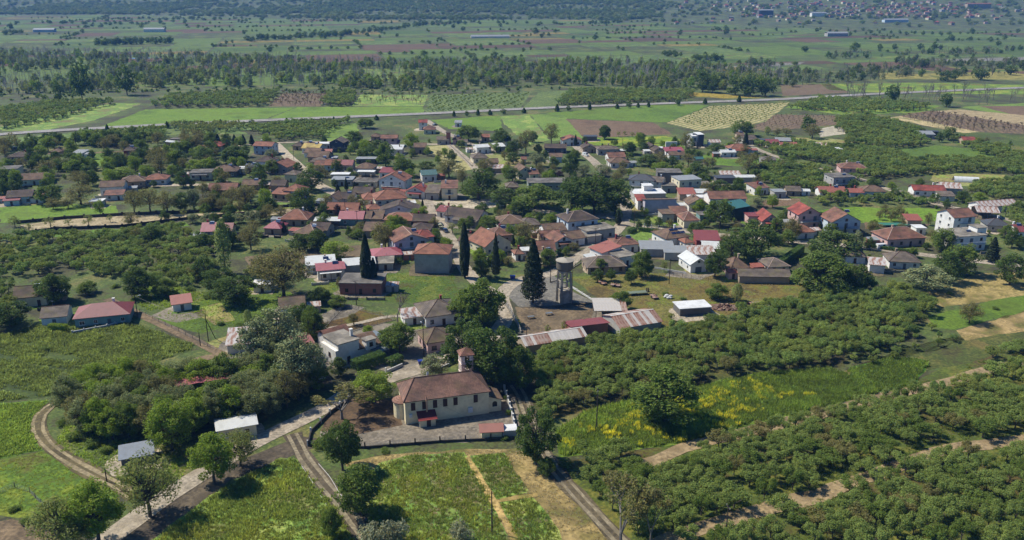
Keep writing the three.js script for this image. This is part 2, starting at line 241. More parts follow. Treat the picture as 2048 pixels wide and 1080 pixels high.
// ---------------------------------------------------------------- fields round the village (survey points), roads, tracks
const LY = (k) => 0.004 * k + 0.012;
const fieldList = [
  // beyond the main road
  [[[0, 222], [90, 207], [222, 204], [60, 236], [0, 243]], 1, 'meadow', 'orchard floor of the far corner orchard behind the road', 60],
  [[[0, 245], [70, 236], [230, 206], [285, 207], [190, 240], [85, 262], [0, 262]], 1, 'weeds', 'pale green strip between two orchards beyond the road', 60],
  [[[195, 256], [290, 219], [590, 215], [533, 238]], 1, 'crop', 'bright green meadow with yellow flowers beyond the road', 10, 0xf0f8b0],
  [[[536, 237], [596, 214], [846, 213], [849, 227]], 1, 'crop', 'light green strip beside the road below brown orchard', 10, 0xf4fabc],
  [[[290, 217], [342, 192], [560, 185], [533, 214]], 1, 'meadow', 'orchard floor beyond the bright green meadow', 60],
  [[[536, 213], [566, 187], [658, 187], [640, 213]], 1, 'brownRows', 'brown leafless orchard plot beyond the road', 60],
  [[[642, 213], [660, 187], [716, 188], [702, 213]], 1, 'meadow', 'small square orchard floor beside brown plot', 60],
  [[[704, 212], [722, 189], [856, 190], [848, 212]], 1, 'weeds', 'grassy plot of young brown trees beyond the road', 60],
  [[[850, 226], [860, 190], [1062, 184], [1040, 218]], 1, 'vine', 'striped plot of young orchard rows beyond the road', 20],
  [[[1044, 217], [1078, 184], [1142, 180], [1108, 215]], 1, 'vine', 'narrow striped plot with slanting rows beyond the road', -30],
  [[[1112, 214], [1142, 182], [1390, 186], [1372, 205]], 1, 'meadow', 'floor of the dense orchard beyond the road', 60],
  [[[1310, 187], [1330, 182], [1480, 190], [1560, 194], [1450, 197]], 2, 'straw', 'yellow flowering strip at the edge of the wood', 0, 0xd8d060],
  [[[1566, 192], [1560, 170], [1660, 168], [1700, 185]], 1, 'brownRows', 'brown ploughed plot beside the river wood', 10],
  [[[1660, 180], [1640, 168], [1840, 165], [2048, 170], [2200, 178], [2200, 190], [1800, 187]], 1, 'weeds', 'pale green meadow behind bare roadside trees', 0, 0xf0f0b0],
  [[[1750, 140], [1900, 134], [2200, 140], [2200, 160], [1760, 158]], 1, 'straw', 'straw coloured pasture near the river bed', 0, 0xd0d898],
  // between the road and the village
  [[[20, 276], [330, 250], [560, 246], [700, 240], [700, 262], [480, 268], [270, 268], [60, 300]], 1, 'wheat', 'rough grass verge strip below the road', 5],
  [[[270, 262], [370, 256], [375, 268], [280, 275]], 2, 'vine', 'green vegetable rows below the road', 100],
  [[[480, 262], [600, 248], [720, 243], [715, 280], [600, 290], [540, 285]], 2, 'meadow', 'orchard floor behind the village street', 30],
  [[[640, 252], [715, 246], [715, 280], [650, 283]], 3, 'crop', 'bright green garden plot behind the houses', 20],
  [[[860, 240], [1000, 231], [1005, 262], [900, 258]], 1, 'crop', 'green field beside the lane to the main road', 20, 0xecf4b8],
  [[[1000, 233], [1058, 228], [1100, 280], [1060, 290], [1010, 250]], 1, 'weeds', 'young tree plot with yellow green grass', 40],
  [[[1060, 229], [1128, 229], [1168, 276], [1104, 282]], 2, 'crop', 'bright green field beside the ploughed field', 20],
  [[[1132, 238], [1305, 245], [1346, 268], [1168, 276]], 3, 'soil', 'large brown ploughed field behind the village', 12],
  [[[1090, 226], [1330, 208], [1418, 211], [1335, 245], [1133, 237]], 1, 'crop', 'green crop strip between road and ploughed field', 12, 0xe0e8b0],
  [[[1332, 246], [1422, 212], [1580, 205], [1532, 243], [1490, 252], [1400, 262]], 2, 'strawRows', 'straw coloured young orchard with planted rows', -38],
  [[[1490, 254], [1532, 243], [1550, 229], [1700, 232], [1690, 248], [1530, 262]], 3, 'brownRows', 'brown orchard plot beside the straw rows', -38],
  [[[1640, 258], [1665, 252], [1705, 258], [1690, 268], [1640, 275]], 4, 'sand', 'small patch of cut straw behind the village', 0],
  [[[1570, 215], [1600, 203], [1700, 195], [1880, 212], [1850, 224], [1690, 230]], 1, 'weeds', 'grass strip beside dense far orchard', 0, 0xe8f0b0],
  [[[1780, 236], [1850, 222], [1930, 224], [2200, 252], [2200, 284], [2048, 268], [1900, 262]], 2, 'brownRows', 'wide brown leafless orchard plot', -15],
  [[[1770, 236], [1800, 232], [1960, 264], [1930, 266]], 3, 'straw', 'pale straw track beside brown orchard', 0],
  [[[1870, 222], [1920, 219], [2200, 244], [2200, 262], [2048, 250]], 3, 'sand', 'long pale straw strip at the far edge', 0, 0xf0e0c0],
  [[[1920, 214], [2048, 206], [2200, 205], [2200, 240], [2048, 237]], 1, 'crop', 'green field beyond the straw strip', 0],
  [[[1960, 212], [2048, 212], [2200, 218], [2200, 226], [2048, 236]], 2, 'soil', 'brown strip inside the far green field', 0],
  [[[1880, 265], [2048, 270], [2200, 280], [2200, 320], [2048, 310], [1960, 292]], 1, 'meadow', 'rough green pasture beside red shed', 0, 0xf0f4c0],
  [[[1780, 298], [1880, 291], [1960, 300], [2015, 318], [1950, 326], [1840, 316]], 2, 'crop', 'green sown field among the orchards', 30, 0xd0d8a8],
  [[[1580, 275], [1660, 277], [1770, 288], [1760, 297], [1590, 292]], 1, 'dry', 'dry grass plot behind orange roofed shed', 0],
  [[[1650, 290], [1700, 285], [1770, 292], [1740, 300], [1660, 302]], 2, 'crop', 'small green plot beside round shrub', 0],
  [[[1170, 276], [1330, 272], [1390, 285], [1370, 297], [1160, 290]], 2, 'weeds', 'yellow flowering grass below ploughed field', 0, 0xf4f088],
  [[[1380, 312], [1480, 305], [1560, 318], [1545, 335], [1420, 330]], 1, 'crop', 'green paddock in front of white house', 0, 0xe4f0a8],
  [[[850, 293], [900, 290], [948, 338], [910, 345], [880, 320]], 2, 'sand', 'pale mown lot beside the lane', 40, 0xf0f0b8],
  [[[955, 310], [1045, 308], [1045, 333], [985, 330]], 2, 'dry', 'dry lot behind the small white house', 0],
  // left part of the village
  [[[165, 306], [210, 304], [218, 325], [195, 333], [170, 328]], 1, 'crop', 'small bright green lawn among trees', 0, 0xecf4a8],
  [[[0, 408], [90, 405], [230, 412], [240, 432], [60, 442], [0, 446]], 1, 'crop', 'green lawn in front of the pale blue house', 0, 0xecf4a8],
  [[[40, 450], [120, 440], [240, 430], [380, 428], [560, 418], [690, 416], [690, 424], [560, 430], [380, 440], [230, 455], [60, 462]], 2, 'sand', 'sandy strip between two low walls', 0, 0xf4e8d0],
  [[[400, 420], [560, 405], [600, 408], [590, 416], [400, 432]], 1, 'weeds', 'meadow behind the sandy strip', 0],
  [[[60, 466], [240, 458], [370, 445], [380, 452], [240, 468], [60, 476]], 3, 'crop', 'narrow green strip below the low wall', 0, 0xdcec98],
  [[[490, 514], [570, 505], [590, 540], [500, 540]], 1, 'dirt', 'bare earth patch by the poplar', 0, 0xd8c8b0],
  [[[560, 505], [730, 490], [725, 512], [600, 530]], 1, 'dirt', 'brown bare ground behind white sheds', 0, 0xd0c0a8],
  [[[300, 630], [440, 592], [580, 583], [600, 600], [520, 640], [400, 668], [340, 650]], 2, 'crop', 'green kitchen garden meadow behind the track', 20, 0xc8cc94],
  [[[300, 632], [345, 612], [410, 616], [415, 632], [355, 645]], 3, 'dirt', 'dug vegetable bed beside red roofed hut', 0],
  [[[380, 620], [440, 605], [470, 640], [430, 650]], 3, 'dry', 'dry patch in the kitchen garden', 0],
  [[[400, 690], [520, 650], [560, 655], [540, 690], [470, 700]], 2, 'dry', 'dry yard beside slanted pole', 0],
  [[[620, 565], [780, 545], [905, 545], [920, 600], [840, 605], [700, 600], [640, 590]], 1, 'weeds', 'mown meadow in front of the grey three storey house', 0, 0xacb080],
  [[[640, 640], [690, 612], [760, 625], [785, 640], [700, 662], [650, 665]], 2, 'dry', 'fenced dry garden plot', 0, 0xb09868],
  [[[635, 632], [690, 608], [730, 615], [700, 632], [650, 645]], 3, 'dirt', 'dark dug soil at the back of the fenced plot', 0],
  [[[620, 690], [720, 650], [900, 640], [930, 700], [840, 760], [760, 740], [700, 720]], 1, 'dirt', 'bare earth yard beside pink house', 0],
  // lower left
  [[[-80, 690], [70, 650], [255, 640], [390, 690], [380, 702], [120, 790], [-80, 815]], 1, 'wheat', 'large wheat field lodged by wind', 15, 0xa8a880],
  [[[-80, 812], [100, 800], [60, 850], [85, 900], [-80, 935]], 1, 'crop', 'deep green clover field at the edge', 0, 0xc4d890],
  [[[-80, 938], [90, 900], [190, 950], [240, 990], [180, 1040], [0, 1030], [-80, 1030]], 1, 'weeds', 'grazed meadow beside curving track', 0, 0xc8cc80],
  [[[-80, 1060], [20, 1040], [110, 1062], [150, 1120], [-80, 1120]], 2, 'dirt', 'bare gravelly yard in the corner', 0, 0xf0dcc0],
  [[[320, 1005], [450, 935], [600, 872], [660, 880], [605, 905], [460, 962], [340, 1060], [230, 1120], [230, 1080]], 1, 'dirt', 'bare brown verge along the concrete road', 0, 0xb8b0a4],
  [[[290, 1090], [420, 990], [560, 915], [610, 920], [690, 1030], [720, 1120], [290, 1120]], 2, 'weeds', 'tall green weeds field beside the road', 0],
  [[[690, 925], [800, 905], [1040, 895], [1180, 1010], [1260, 1120], [740, 1120], [700, 1000]], 2, 'straw', 'straw edged meadow in front of the church', 0, 0xd4ccb4],
  [[[722, 962], [760, 925], [820, 910], [926, 905], [974, 975], [1014, 1070], [1026, 1120], [740, 1120], [735, 1020]], 3, 'weeds', 'green weedy meadow in front of the church', 0],
  [[[940, 912], [1010, 905], [1060, 985], [990, 1000]], 3, 'weeds', 'narrow green strip of tall grass', 0],
  [[[1000, 1005], [1065, 992], [1120, 1060], [1130, 1120], [1040, 1120]], 3, 'weeds', 'small green plot divided by straw path', 0],
  // church yard, right part
  [[[640, 862], [800, 835], [990, 808], [1028, 785], [1050, 860], [1035, 880], [720, 893], [640, 890]], 3, 'asphalt', 'worn grey church yard paving', 0, 0xd0c4b4, 'yard'],
  [[[640, 862], [655, 835], [700, 800], [740, 790], [790, 805], [805, 850], [720, 868]], 4, 'dirt', 'brown leaf-strewn ground beside the church apse', 0, 0xb8a088],
  [[[1110, 860], [1180, 820], [1260, 800], [1400, 770], [1520, 745], [1660, 735], [1700, 750], [1760, 790], [1680, 810], [1500, 850], [1370, 890], [1220, 905], [1120, 915]], 1, 'crop', 'green weeds field with yellow mustard', 10, 0xf4f4c0],
  [[[1680, 745], [1800, 700], [1900, 675], [2060, 650], [2200, 640], [2200, 690], [2048, 700], [1850, 745], [1720, 790]], 2, 'meadow', 'sparse sown strip beside the orchard', -20, 0xf0e4cc],
  [[[1700, 735], [1790, 715], [1860, 725], [1830, 770], [1720, 790]], 3, 'crop', 'clump of tall green weeds beside orchard', 0, 0xb8e098],
  [[[1910, 660], [2048, 622], [2200, 590], [2200, 635], [2048, 662], [1930, 680]], 3, 'straw', 'mown straw strip at the edge', -20, 0xdcd2c0],
  [[[1850, 630], [2048, 590], [2200, 560], [2200, 595], [2048, 625], [1910, 660], [1870, 655]], 3, 'crop', 'bright green grass strip at the edge', -20, 0xd0d890],
  [[[1830, 590], [1960, 545], [2048, 545], [2200, 540], [2200, 560], [2048, 592], [1860, 620]], 2, 'straw', 'dry straw lot beside the street', -20, 0xd4d0b0],
  [[[1690, 700], [1860, 640], [1930, 680], [1760, 735], [1690, 738]], 2, 'meadow', 'grass floor under the young orchard trees', 0],
  [[[1140, 555], [1290, 545], [1500, 550], [1680, 585], [1560, 605], [1420, 640], [1330, 660], [1280, 620], [1200, 600]], 1, 'dry', 'dry grass paddock behind the water tower', 0, 0xc4bc90],
  [[[1340, 540], [1440, 545], [1400, 560], [1330, 552]], 2, 'dirt', 'bare strip behind wire fence', 0],
  [[[1010, 590], [1050, 560], [1110, 552], [1150, 585], [1190, 605], [1160, 615], [1130, 620], [1040, 615]], 2, 'asphalt', 'grey asphalt court around the water tower', 0, 0xc8c4bc, 'yard'],
  [[[1030, 615], [1200, 605], [1230, 630], [1200, 660], [1130, 670], [1045, 668]], 2, 'dirt', 'bare dirt yard in front of the water tower', 0, 0xe0d0b8, 'yard'],
  [[[1590, 425], [1700, 415], [1880, 417], [1890, 442], [1720, 445]], 1, 'crop', 'bright yellow green meadow behind the houses', 0, 0xf4ffa0],
  [[[1520, 400], [1600, 397], [1600, 410], [1530, 414]], 2, 'soil', 'small dug garden plot behind red roofed house', 0],
  [[[1730, 445], [1860, 448], [1840, 460], [1730, 458]], 2, 'soil', 'dug strip beside green netting', 0],
  [[[1870, 345], [2010, 350], [2000, 372], [1890, 372], [1860, 360]], 1, 'dry', 'bare yard around the plastic tunnel', 0],
  [[[1265, 462], [1300, 458], [1320, 478], [1290, 484], [1255, 475]], 2, 'crop', 'trimmed lawn behind the pergola hedge', 0],
  [[[1290, 445], [1410, 450], [1470, 455], [1460, 470], [1300, 458]], 1, 'meadow', 'green verge along the side street', 0],
  [[[845, 402], [870, 399], [1000, 399], [1000, 413], [975, 416], [930, 423], [900, 418], [880, 413]], 4, 'concrete', 'pale paved village square', 0, 0xf4ecdc, 'square'],
  [[[1000, 405], [1230, 400], [1250, 430], [1140, 432], [1000, 425]], 1, 'meadow', 'park lawn under the plane trees', 0],
];
for (const [pts, k, cov, label, deg, hex, cat] of fieldList) poly(pts, LY(k), hex ? tint(cov, hex) : G[cov], cat === 'square' ? 'village_square' : cat === 'yard' ? 'yard' : 'field', label, cat || 'field', deg || 0);

const RY = (k) => LY(k + 16);
const RC = tint('concrete', 0xd6cec2), RC2 = tint('concrete', 0xe8dece), TRK = tint('dirt', 0xf0dcc0);
road([[-60, 276], [20, 268], [200, 257], [400, 247], [560, 240], [850, 228], [1100, 216], [1400, 205], [1560, 199], [1665, 193], [1740, 189], [1900, 182], [2048, 176], [2200, 170]], 11, 0.45, tint('concrete', 0xc4c6cc), 'main_road', 'grey main road crossing the plain behind the village', 'road', 0);
road([[180, 1110], [215, 1080], [345, 985], [450, 920], [540, 870], [640, 822], [700, 785], [780, 757], [850, 735], [925, 705], [990, 668], [1012, 632], [1003, 590], [1040, 560], [1100, 548], [1155, 515], [1225, 470], [1247, 442], [1252, 418], [1244, 398], [1220, 380]], 5.2, RY(6), RC, 'village_road', 'pale concrete road past the church into the village');
road([[1000, 592], [960, 570], [925, 530], [910, 494], [888, 458], [872, 438], [862, 423], [852, 402], [830, 392]], 5, RY(7), RC, 'side_street', 'pale concrete street up to the square');
road([[1247, 446], [1290, 455], [1370, 463], [1440, 470], [1570, 482], [1690, 491], [1731, 495], [1863, 512], [1993, 527], [2120, 540]], 5, RY(7), RC, 'side_street', 'side street behind the pergola hedge to the white houses');
road([[1000, 408], [1070, 420], [1140, 430], [1230, 436]], 5, RY(5), RC2, 'side_street', 'pale street along the park under plane trees');
road([[548, 286], [575, 312], [612, 347], [640, 372], [690, 392], [760, 402], [830, 402]], 6.5, RY(6), RC2, 'side_street', 'wide pale street between houses near the round dark tree');
road([[470, 292], [548, 286], [640, 284], [700, 283]], 4, RY(5), RC, 'side_street', 'thin cross street behind the yellow roofed house');
road([[852, 240], [885, 262], [915, 276], [950, 292], [985, 300]], 5, RY(5), RC, 'lane', 'lane from the main road into the village');
road([[830, 288], [880, 289], [950, 290], [985, 300], [1040, 298]], 4.5, RY(6), RC, 'side_street', 'cross street in front of the small pink house');
road([[898, 289], [920, 308], [945, 330], [955, 345]], 4.5, RY(7), RC, 'lane', 'walled lane beside the mown lot');
road([[1150, 290], [1165, 305], [1190, 325], [1210, 345]], 5.5, RY(5), RC, 'side_street', 'short pale street with a parked white van');
road([[1495, 280], [1500, 290], [1530, 305], [1590, 325], [1650, 341], [1720, 358], [1780, 380], [1870, 408], [1960, 425], [2048, 448], [2150, 470]], 4, RY(5), RC, 'lane', 'pale lane between orchards on the far side');
road([[240, 372], [300, 371], [420, 369], [520, 366], [600, 358]], 5, RY(5), RC2, 'side_street', 'pale street with a parked blue car');
road([[60, 300], [130, 310], [190, 306], [280, 300], [350, 292]], 3.5, RY(5), TRK, 'track', 'earth track among the outlying gardens', 'track');
road([[215, 598], [270, 625], [350, 662], [420, 697], [455, 714]], 3.2, RY(5), TRK, 'track', 'straight farm track beside the wheat field', 'track');
road([[455, 714], [420, 714], [380, 724]], 3.5, RY(6), TRK, 'track', 'short earth track end under walnut trees', 'track');
road([[118, 800], [80, 822], [64, 850], [85, 890], [140, 930], [215, 968], [262, 1000]], 0.8, RY(6), tint('sand', 0xd8ccb4), 'track', 'outer wheel rut of the curving track', 'track', 0.3);
road([[128, 800], [98, 822], [84, 850], [102, 886], [155, 923], [228, 960], [275, 992]], 0.8, RY(6), tint('sand', 0xd8ccb4), 'track', 'inner wheel rut of the curving track', 'track', 0.3);
road([[123, 800], [89, 822], [74, 850], [94, 888], [148, 926], [222, 964], [268, 996]], 3.6, RY(5), tint('dirt', 0xc4bc90), 'track', 'worn grassy bed of the curving track', 'track', 0.8);
function rutTrack(pts, label, bed) {                                       // grassy bed with two wheel ruts pressed into it
  road(pts, 3.9, RY(5), bed, 'track', label, 'track', 0.7);
  const c = smoothLine(pts, 6); for (const s of [-1, 1]) road(c.map((v, i) => { const p = c[Math.max(0, i - 1)], q = c[Math.min(c.length - 1, i + 1)], l = Math.hypot(q.x - p.x, q.z - p.z) || 1; return new THREE.Vector3(v.x - (q.z - p.z) / l * s * 0.95, 0, v.z + (q.x - p.x) / l * s * 0.95); }), 0.85, RY(6), tint('sand', 0xc8c0b4), 'wheel_rut', (s < 0 ? 'first' : 'second') + ' wheel rut of the ' + label, 'track', 0.22);
}
rutTrack([[585, 868], [605, 910], [650, 970], [700, 1030], [760, 1110]], 'earth track into the field in front of the church', tint('dirt', 0xb4ac9c));
rutTrack([[1030, 770], [1046, 800], [1060, 840], [1085, 905], [1150, 985], [1230, 1070], [1280, 1120]], 'earth track between church and orchard', tint('dirt', 0xbcb49c));
road([[935, 915], [965, 965], [1010, 1040], [1040, 1100]], 1.4, RY(5), tint('straw', 0xfff0d0), 'path', 'straw path across the meadow', 'path', 0.4);
road([[985, 1003], [1030, 997], [1075, 990]], 1.3, RY(6), tint('straw', 0xfff0d0), 'path', 'short straw path branching across the meadow', 'path', 0.4);
road([[1290, 930], [1360, 900], [1480, 868], [1600, 838], [1740, 800], [1860, 775], [1960, 745], [2100, 715]], 4, RY(5), tint('sand', 0xd8c4a8), 'track', 'sandy track through the near orchard', 'track', 0.9);
road([[1240, 1120], [1340, 1080], [1440, 1046], [1560, 1010], [1650, 985], [1760, 945], [1900, 900], [2048, 880], [2150, 870]], 4, RY(5), tint('sand', 0xd8c4a8), 'track', 'second sandy track through the near orchard', 'track', 0.9);
road([[640, 660], [700, 650], [790, 632], [850, 640]], 2, RY(6), RC, 'path', 'narrow concrete path beside fenced garden plot', 'path', 0.2);
// orchard floors
poly([[1120, 925], [1230, 905], [1400, 885], [1560, 845], [1760, 795], [1880, 735], [2200, 640], [2200, 1120], [1240, 1120], [1180, 1010]], LY(1), tint('weeds', 0xb8a888), 'orchard_floor', 'dry grass floor of the near orchard', 'orchard floor');
poly([[1045, 740], [1075, 690], [1320, 655], [1420, 640], [1560, 605], [1690, 590], [1830, 590], [1870, 650], [1690, 735], [1500, 755], [1300, 790], [1180, 822], [1060, 850]], LY(0), tint('meadow', 0xe0d0b8), 'orchard_floor', 'brown shaded floor of the middle orchard', 'orchard floor');
// ---------------------------------------------------------------- plants: prototypes built leaf by leaf, shared between copies
const bark = M('bark', { color: new THREE.Color(0.085, 0.068, 0.05) }), greyBark = M('grey_bark', { color: new THREE.Color(0.17, 0.145, 0.12) }), paleBark = M('pale_bark', { color: new THREE.Color(0.36, 0.31, 0.27) });
function leafMat(name, r, g, b, tr = 0.5) { const m = new THREE.MeshPhysicalMaterial({ color: new THREE.Color(r, g, b), roughness: 0.9, transmission: tr, thickness: 0, side: THREE.DoubleSide, vertexColors: true, specularIntensity: 0.25 }); m.name = name; mats[name] = m; return m; }
const LEAF = {
  deep: leafMat('deep_green_leaves', 0.115, 0.172, 0.026), mid: leafMat('green_leaves', 0.17, 0.235, 0.033), bright: leafMat('bright_green_leaves', 0.25, 0.335, 0.03),
  olive: leafMat('olive_leaves', 0.26, 0.24, 0.07), silver: leafMat('silver_leaves', 0.24, 0.265, 0.115, 0.1), dark: leafMat('dark_needles', 0.045, 0.06, 0.024, 0.1), bronze: leafMat('bronze_leaves', 0.22, 0.16, 0.08),
  orchard: leafMat('orchard_leaves', 0.25, 0.315, 0.066), pale: leafMat('pale_green_leaves', 0.29, 0.32, 0.08), blossom: leafMat('cream_blossom', 0.36, 0.36, 0.2), hedge: leafMat('hedge_leaves', 0.11, 0.19, 0.035), plum: leafMat('plum_leaves', 0.08, 0.045, 0.045),
  wood: leafMat('river_wood_leaves', 0.28, 0.33, 0.09), walnut: leafMat('walnut_leaves', 0.27, 0.3, 0.11),
};
function leafAt(gb, x, y, z, n, s, tone) {                                // one folded leaf spray, four corners
  let ux = n[1] * 0.3 - n[2] + 0.01, uy = n[2] - n[0] * 0.6, uz = n[0] - n[1] * 0.2; const d = ux * n[0] + uy * n[1] + uz * n[2]; ux -= d * n[0]; uy -= d * n[1]; uz -= d * n[2];
  const l = Math.hypot(ux, uy, uz) || 1; ux /= l; uy /= l; uz /= l;
  const vx = n[1] * uz - n[2] * uy, vy = n[2] * ux - n[0] * uz, vz = n[0] * uy - n[1] * ux, a = s * 0.62, b = s * 0.42, k = s * 0.16;
  const A = [x - ux * a, y - uy * a, z - uz * a], C = [x + ux * a, y + uy * a, z + uz * a], B = [x + vx * b + n[0] * k, y + vy * b + n[1] * k, z + vz * b + n[2] * k], E = [x - vx * b + n[0] * k, y - vy * b + n[1] * k, z - vz * b + n[2] * k];
  gb.p.push(...A, ...B, ...C, ...A, ...C, ...E);
  for (let i = 0; i < 6; i++) gb.c.push(tone[0], tone[1], tone[2]);
}
function unit() { const z = R(-1, 1), t = R(0, 6.2832), r = Math.sqrt(1 - z * z); return [r * Math.cos(t), z, r * Math.sin(t)]; }
function leafTone(v) { const k = R(1 - v, 1 + v), w = R(-v, v) * 0.35; return [clamp(k + w, 0.2, 1.8), k, clamp(k - w, 0.2, 1.8)]; }
function clumpLeaves(gb, c, r, n, s, flat = 1, up = 0.35, v = 0.32) {
  for (let i = 0; i < n; i++) {
    const d = unit(), q = Math.pow(rnd(), 0.45), rr = r * (0.45 + 0.6 * q) * (0.85 + 0.3 * rnd()), e = unit(), nn = [d[0] * 0.7 + e[0] * 0.8, d[1] * 0.7 + e[1] * 0.8 + up, d[2] * 0.7 + e[2] * 0.8], l = Math.hypot(...nn) || 1;
    leafAt(gb, c[0] + d[0] * rr, c[1] + d[1] * rr * flat, c[2] + d[2] * rr, [nn[0] / l, nn[1] / l, nn[2] / l], s * R(0.6, 1.25), leafTone(v));
  }
}
function bent(gb, a, b, ra, rb, segs = 3, wob = 0.12, n = 4) {            // a crooked tapering limb
  const L = Math.hypot(b[0] - a[0], b[1] - a[1], b[2] - a[2]); let p = a;
  for (let i = 1; i <= segs; i++) { const t = i / segs, q = i === segs ? b : [a[0] + (b[0] - a[0]) * t + R(-wob, wob) * L, a[1] + (b[1] - a[1]) * t + R(-wob, wob) * L * 0.5 + Math.sin(t * Math.PI) * L * 0.06, a[2] + (b[2] - a[2]) * t + R(-wob, wob) * L]; gb.tube(p, q, ra + (rb - ra) * (i - 1) / segs, ra + (rb - ra) * t, n); p = q; }
}
// a broad-leaved tree 10 m tall: rx crown half width, lo where the crown begins, shapes of clumps
function broadleaf(o) {
  const wood = new GB(), leaf = new GB(), H = 10, lo = o.lo ?? 2.2, rx = o.rx ?? 3.8, cy = (H + lo) / 2, ry = (H - lo) / 2;
  const tr = o.trunk ?? 0.24, fork = [R(-0.2, 0.2), lo + ry * 0.35, R(-0.2, 0.2)];
  bent(wood, [0, -0.25, 0], fork, tr * 1.25, tr * 0.75, 4, 0.03, 6);
  const clumps = [];
  for (let i = 0, tries = 0; i < o.clumps && tries < o.clumps * 12; tries++) {
    const d = unit(), q = Math.cbrt(R(0.1, 1)) * 0.97, taper = 1 - (o.taper ?? 0.15) * d[1], x = d[0] * rx * q * taper * R(0.82, 1.12), z = d[2] * rx * q * taper * R(0.82, 1.12), y = cy + d[1] * ry * q * 0.95;
    const r = (o.cr ?? 1.35) * R(0.65, 1.3) * (1.35 - 0.55 * q);
    if (clumps.some((k) => Math.hypot(k[0] - x, k[1] - y, k[2] - z) < (o.sep ?? 0.62) * (r + k[3]) * 0.5)) continue;
    clumps.push([x, y, z, r]); i++;
  }
  for (const [x, y, z, r] of clumps) {
    if (!o.noLimbs) { const t = clamp((y - fork[1]) / (H - fork[1]), 0, 0.7), s = [fork[0] * (1 - t), fork[1] + Math.max(0, y - fork[1]) * 0.35 - 0.3, fork[2] * (1 - t)]; bent(wood, s, [x, y, z], tr * 0.4, 0.035, 3, 0.1, o.limbSides ?? 4); 
      if (o.twigs) for (let k = 0; k < o.twigs; k++) { const d = unit(); wood.tube([x, y, z], [x + d[0] * r, y + Math.abs(d[1]) * r, z + d[2] * r], 0.03, 0.012, 3); } }
    clumpLeaves(leaf, [x, y, z], r, o.leaves, o.leaf, o.flat ?? 0.85, o.up ?? 0.35, o.vary ?? 0.3);
  }
  bent(wood, fork, [R(-0.4, 0.4), H * 0.86, R(-0.4, 0.4)], tr * 0.7, 0.05, 3, 0.06, 5);
  return { wood: wood.geo(), leaf: leaf.geo(), h: H, w: rx * 2.15 };
}
function spire(o) {                                                       // cypress, fir and poplar: height 10
  const wood = new GB(), leaf = new GB(), H = 10;
  wood.tube([0, -0.25, 0], [0, H * 0.9, 0], o.trunk ?? 0.16, 0.03, 6);
  for (let i = 0; i < o.n; i++) {
    const t = Math.pow(rnd(), o.pow ?? 0.8), y = (o.lo ?? 0.4) + t * (H - (o.lo ?? 0.4)), a = R(0, 6.2832), lobe = o.tier ? 0.74 + 0.3 * Math.abs(((y * o.tier) % 1) - 0.15) : 1;
    const prof = o.prof(t) * lobe * (0.84 + 0.28 * vnoise(Math.cos(a) * 2 + 5, y * 1.3 + Math.sin(a) * 2, o.s)), r = prof * (0.35 + 0.65 * Math.pow(rnd(), 0.35));
    const e = unit(), nn = [Math.cos(a) * 0.8 + e[0] * 0.6, (o.up ?? 0.2) + e[1] * 0.6, Math.sin(a) * 0.8 + e[2] * 0.6], l = Math.hypot(...nn);
    leafAt(leaf, Math.cos(a) * r, y - (o.droop ?? 0) * r, Math.sin(a) * r, [nn[0] / l, nn[1] / l, nn[2] / l], o.leaf * R(0.6, 1.3), leafTone(o.vary ?? 0.3));
  }
  return { wood: wood.geo(), leaf: leaf.geo(), h: H, w: 2 * o.w };
}
function bare(o) {                                                        // leafless or budding tree by repeated forking, 10 m
  const wood = new GB(), leaf = new GB();
  const grow = (p, d, len, r, k) => {
    const q = [p[0] + d[0] * len, p[1] + d[1] * len, p[2] + d[2] * len]; wood.tube(p, q, r, r * 0.72, k > 3 ? 5 : 3);
    if (k <= 2 && o.leaf) for (let i = 0; i < o.leaves; i++) { const e = unit(), t = rnd(); leafAt(leaf, p[0] + d[0] * len * t + e[0] * 0.35, p[1] + d[1] * len * t + e[1] * 0.35, p[2] + d[2] * len * t + e[2] * 0.35, unit(), o.leaf * R(0.6, 1.3), leafTone(0.3)); }
    if (k <= 0) return;
    const n = k > 3 ? (o.split ?? 3) : 2 + (rnd() < 0.5 ? 1 : 0);
    for (let i = 0; i < n; i++) { const e = unit(), w = o.spread ?? 0.55, m = [d[0] + e[0] * w, d[1] + e[1] * w * 0.6 + (o.lift ?? 0.12), d[2] + e[2] * w], l = Math.hypot(...m); grow(q, [m[0] / l, m[1] / l, m[2] / l], len * R(0.66, 0.86), r * 0.62, k - 1); }
  };
  grow([0, -0.25, 0], [R(-0.05, 0.05), 1, R(-0.05, 0.05)], o.len ?? 2.4, o.r ?? 0.2, o.depth ?? 5);
  return { wood: wood.geo(), leaf: o.leaf ? leaf.geo() : null, h: 10, w: o.w ?? 8 };
}
